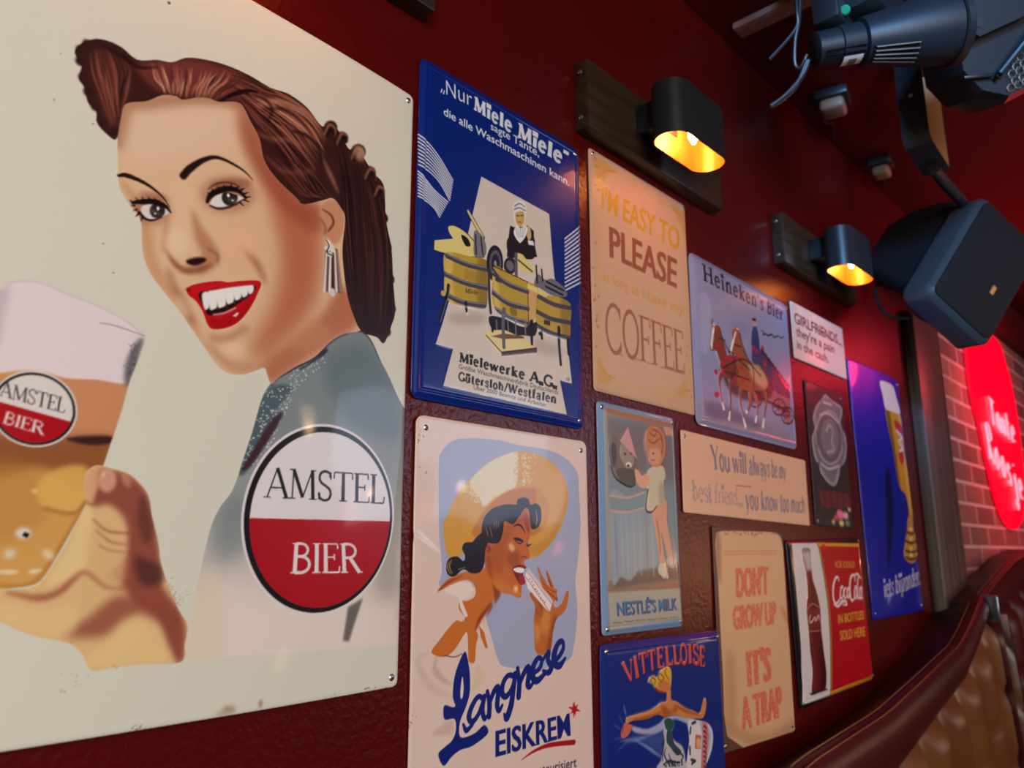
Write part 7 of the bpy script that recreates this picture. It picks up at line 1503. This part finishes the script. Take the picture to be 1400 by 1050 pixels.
wl = thing('stage_light', 'Black boxy stage light with a wire mesh front, cut by the right edge', 'stage light', (1.44, -.42, 2.36))
wx, wy, wz = basis((.50, -.60, .06), (-.30, -.20, .93))
def Q(x, y, z): return wx*x+wy*y+wz*z
def prism(poly, y0, y1, scale0=1., scale1=1.):
    return loft([[Q(x*scale0, y0, z*scale0) for x, z in poly], [Q(x, y0+(y1-y0)*.15, z) for x, z in poly], [Q(x, y0+(y1-y0)*.85, z) for x, z in poly], [Q(x*scale1, y1, z*scale1) for x, z in poly]])
obj('housing', prism([(-.065, .02), (-.055, -.045), (-.02, -.085), (.03, -.10), (.09, -.075), (.11, .0), (.10, .07), (-.03, .075)], -.03, .10, .9, .9), M['black_satin'], wl, smooth=25)
tp = obj('back_plate', prism([(-.06, .075), (-.056, .018), (-.04, .006), (.045, .035), (.075, .06), (.075, .12), (-.05, .13)], -.058, -.03, .94, 1.), M['black_satin'], wl, smooth=25)
for hx_, hz_ in ((-.040, .026), (.052, .062)):
    obj('screw_hole', lathe(Q(hx_, -.057, hz_), Q(hx_, -.0605, hz_), [(0, .009), (.5, .009), (.55, .006), (1, .006)], 20), M['screw_dark'], tp)
obj('latch', box_bm((-.02, -.005, -.003), (.03, .005, .003), .002), M['black'], wl).matrix_local = Matrix.Translation(Q(-.035, -.038, -.055)) @ Matrix((( wx.x, wy.x, wz.x, 0), (wx.y, wy.y, wz.y, 0), (wx.z, wy.z, wz.z, 0), (0, 0, 0, 1)))
obj('strap', tube([Q(.0, -.04, -.06), Q(.04, -.05, -.01), Q(.09, -.055, .05)], .006, 10), M['black_satin'], wl)
gm = bmesh.new()
for i in range(8):
    for j in range(5):
        cx_ = .028+i*.0125+(.00625 if j % 2 else 0); cz_ = -.078+j*.011+i*.004
        ring = [Q(cx_+.0068*math.cos(k), -.034-.01*j*.15, cz_+.0068*math.sin(k)) for k in np.linspace(0, 2*math.pi, 7)]
        tube(ring, .0007, 5, bm=gm, smooth_n=0)
obj('wire_mesh', gm, M['wire'], wl)

# ------------------------------------------------------------------ sockets and conduit on the ceiling
def socket(loc, rot, lab, s=1.):
    t = thing('power_socket', lab, 'socket', loc, (0, 0, rot), 'sockets on the ceiling')
    obj('base', box_bm((-.036*s, -.036*s, -.022), (.036*s, .036*s, 0), .005), M['black'], t)
    pl = obj('plug', box_bm((-.030*s, -.026*s, -.048), (.030*s, .026*s, -.022), .009, 3), M['white_plastic'], t)
    obj('cord', tube([(.02*s, .02*s, -.036), (.06*s, .03*s, -.03), (.12*s, .02*s, -.008), (.2*s, .03*s, -.006)], .0035), M['black'], t)
socket((1.665, -.085, CEIL), .2, 'Pale plug in a black socket on the ceiling, left of the speaker bracket')
socket((2.06, -.06, CEIL), .1, 'Dim socket on the ceiling in the corner above the black loudspeaker', .8)
o = obj('conduit', box_bm((1.285, -.30, CEIL-.014), (1.325, -.036, CEIL), .003), M['conduit']); tag(o, 'Pale flat conduit crossing the dark ceiling near the top edge', 'conduit')

# ------------------------------------------------------------------ neon writing on the brick wall
NEON = {'T': [[(0, 1), (.9, .95)], [(.45, 1), (.4, .5), (.35, 0)]], 'a': [[(.75, .55), (.4, .65), (.1, .35), (.25, .05), (.6, .2), (.75, .6), (.75, .05), (.9, 0)]],
        'n': [[(.1, .6), (.15, 0)], [(.13, .4), (.45, .65), (.7, .45), (.75, 0)]], 't': [[(.4, 1), (.35, .1), (.7, .05)], [(.05, .65), (.75, .65)]],
        'e': [[(.1, .32), (.75, .4), (.5, .68), (.15, .45), (.2, .05), (.75, .1)]], 'R': [[(.15, 0), (.2, .6), (.15, 1.05), (.7, 1.1), (.85, .75), (.25, .5), (.85, 0)]],
        'o': [[(.45, .65), (.1, .35), (.4, 0), (.75, .3), (.5, .65)]], 's': [[(.7, .6), (.3, .65), (.25, .4), (.65, .28), (.55, .02), (.1, .05)]],
        'j': [[(.5, .6), (.5, -.3), (.3, -.55), (.1, -.3)], [(.5, .88), (.52, .92)]]}
ns = thing('neon_sign', 'Red glowing neon handwriting on the brick wall at the right', 'neon sign', (3.3, 0, 1.88))
def neon_word(word, x0, z0, x1, z1, h):
    w = 1/len(word)
    for i, ch in enumerate(word):
        for st in NEON[ch]:
            pts = []
            for a, b in st:
                t = (i+a*.86)*w
                pts.append((x0+(x1-x0)*t-3.3, -.022, z0+(z1-z0)*t+b*h-1.88))
            obj('tube', tube(pts, .0032, 8), M['neon'], ns)
PANEL = [(2.985, 2.30), (2.955, 2.18), (2.945, 2.065), (2.965, 1.985), (3.005, 1.916), (3.035, 1.832), (3.070, 1.731), (3.125, 1.649), (3.203, 1.60), (3.288, 1.58), (3.398, 1.592), (3.511, 1.645), (3.610, 1.79), (3.655, 1.946), (3.650, 2.056), (3.630, 2.156), (3.57, 2.238), (3.465, 2.317)]
_o = smooth_closed(np.array(PANEL), 4)
pb = loft([[Vector((a-3.3, y_, b-1.88)) for a, b in _o] for y_ in (-.006, -.016)])
obj('panel', pb, M['neon_panel'], ns, smooth=30)
neon_word('Tante', 3.15, 1.945, 3.52, 1.905, .095)
neon_word('Roosje', 3.04, 1.815, 3.53, 1.68, .115)
for x_, z_ in ((3.1, 1.85), (3.5, 1.72), (3.25, 1.98)):
    obj('standoff', lathe((x_-3.3, 0, z_-1.88), (x_-3.3, -.02, z_-1.88), [(0, .004), (1, .004)], 10), M['chrome'], ns)

# ------------------------------------------------------------------ booths with swept tops along the wall
def prof(tab):
    xs, zs = zip(*tab); return lambda x: float(np.interp(x, xs, zs))
def booth(x0, x1, top, back_top, band, lab, tuft_mat, n=60):
    t = thing('booth', lab, 'booth', (x0, 0, 0), (0, 0, 0), 'leather booths along the wall')
    X = np.linspace(x0, x1, n); yf = -.100; yb = -.001
    def ring(x):
        z = top(x); zb = back_top(x); xx = x-x0
        return [(xx, yb, .1), (xx, yb, zb), (xx, yf*.5, (z+zb)/2-.006), (xx, yf+.004, z-.004), (xx, yf+.004, .1)]
    obj('back_panel', loft([ring(x) for x in X]), M['ledge'], t, smooth=40)
    def rail(x):                                                # padded band that rolls over the top edge
        z = top(x); h = band(x); xx = x-x0
        return [(xx, yf+.010, z-.008), (xx, yf+.006, z), (xx, yf-.003, z+.003), (xx, yf-.018, z-.002), (xx, yf-.028, z-h*.35), (xx, yf-.030, z-h*.7), (xx, yf-.022, z-h), (xx, yf+.003, z-h)]
    rl = obj('rail', loft([rail(x) for x in X]), M['leather'], t, smooth=60)
    for dy_, dz_ in ((.004, .003), (-.016, .0015)):
        obj('piping', tube([(x-x0, yf+dy_, top(x)+dz_) for x in X[::3]], .0016, 6), M['piping'], rl)
    # upholstered back with upright pleats, rounded at their tops and pulled in by rows of buttons
    pw = .135; nx_ = int((x1-x0)/pw*10); nz_ = 46; bm = bmesh.new(); vs = []
    for j in range(nz_+1):
        row = []
        for i in range(nx_+1):
            x = x0+(x1-x0)*i/nx_; zt = top(x)-band(x)+.004; zb = .48; z = zt+(zb-zt)*j/nz_
            u_ = ((x-x0)/pw) % 1; pleat = abs(math.sin(math.pi*u_))**.55
            s_ = (zt-z); cap = min(1, max(0, s_/.045))**.5
            rowp = (s_-.02)/.155; dv = abs((rowp+.5) % 1-.5)*.155
            nip = math.exp(-(dv/.014)**2)
            row.append(bm.verts.new((x-x0, yf-.004-.040*pleat*cap*(1-.28*nip)-.05*s_, z)))
        vs.append(row)
    for a, b in zip(vs, vs[1:]):
        for i in range(nx_): bm.faces.new((a[i], a[i+1], b[i+1], b[i]))
    obj('tufted_backrest', bm, tuft_mat, t, smooth=0 or 70)
    obj('seat', box_bm((0, -.58, .34), (x1-x0, -.13, .49), .03, 3), M['leather'], t)
    obj('base', box_bm((.01, -.54, 0), (x1-x0-.01, -.12, .34), .004), M['ledge'], t)
    return t
w1 = prof([(.2, 1.165), (1.0, 1.168), (1.219, 1.172+.026), (1.539, 1.219), (1.759, 1.25), (2.045, 1.294), (2.16, 1.335), (2.232, 1.366), (2.285, 1.392), (2.31, 1.40)])
wb1 = prof([(.2, 1.13), (1.0, 1.135), (1.448, 1.164), (1.746, 1.199), (2.054, 1.273), (2.31, 1.352)])
bd1 = prof([(.2, .09), (1.55, .092), (1.83, .075), (2.2, .06), (2.31, .055)])
booth(1.17, 2.292, w1, wb1, bd1, 'Booth of dark red leather with tan tufted back, curving up to the wooden post', M['leather_brown'])
w2 = prof([(2.30, 1.380), (2.344, 1.392), (2.552, 1.439), (2.745, 1.475), (2.952, 1.496), (3.25, 1.505), (3.6, 1.49), (4.0, 1.44)])
wb2 = prof([(2.30, 1.37), (2.744, 1.442), (2.977, 1.487), (3.23, 1.511), (3.5, 1.511), (4.0, 1.46)])
bd2 = prof([(2.30, .07), (2.44, .068), (2.66, .07), (4.0, .07)])
b2 = booth(2.325, 4.0, w2, wb2, bd2, 'Booth of dark red leather with an arched top at the right edge of the picture', M['leather'])
st = thing('trim_strip', 'Shiny chrome strip standing upright between the two leather booths', 'metal strip', (2.308, -.12, 0))
obj('strip', loft([[Vector((a, b-.012-.050*(1.33-z), z)) for a, b in ((-.004, -.034), (.004, -.034), (.004, -.018), (-.004, -.018))] for z in (.62, 1.0, 1.35)]), M['chrome'], st)
obj('clasp', box_bm((-.009, -.030, 1.33), (.009, .012, 1.395), .003), M['dark_chrome'], st)
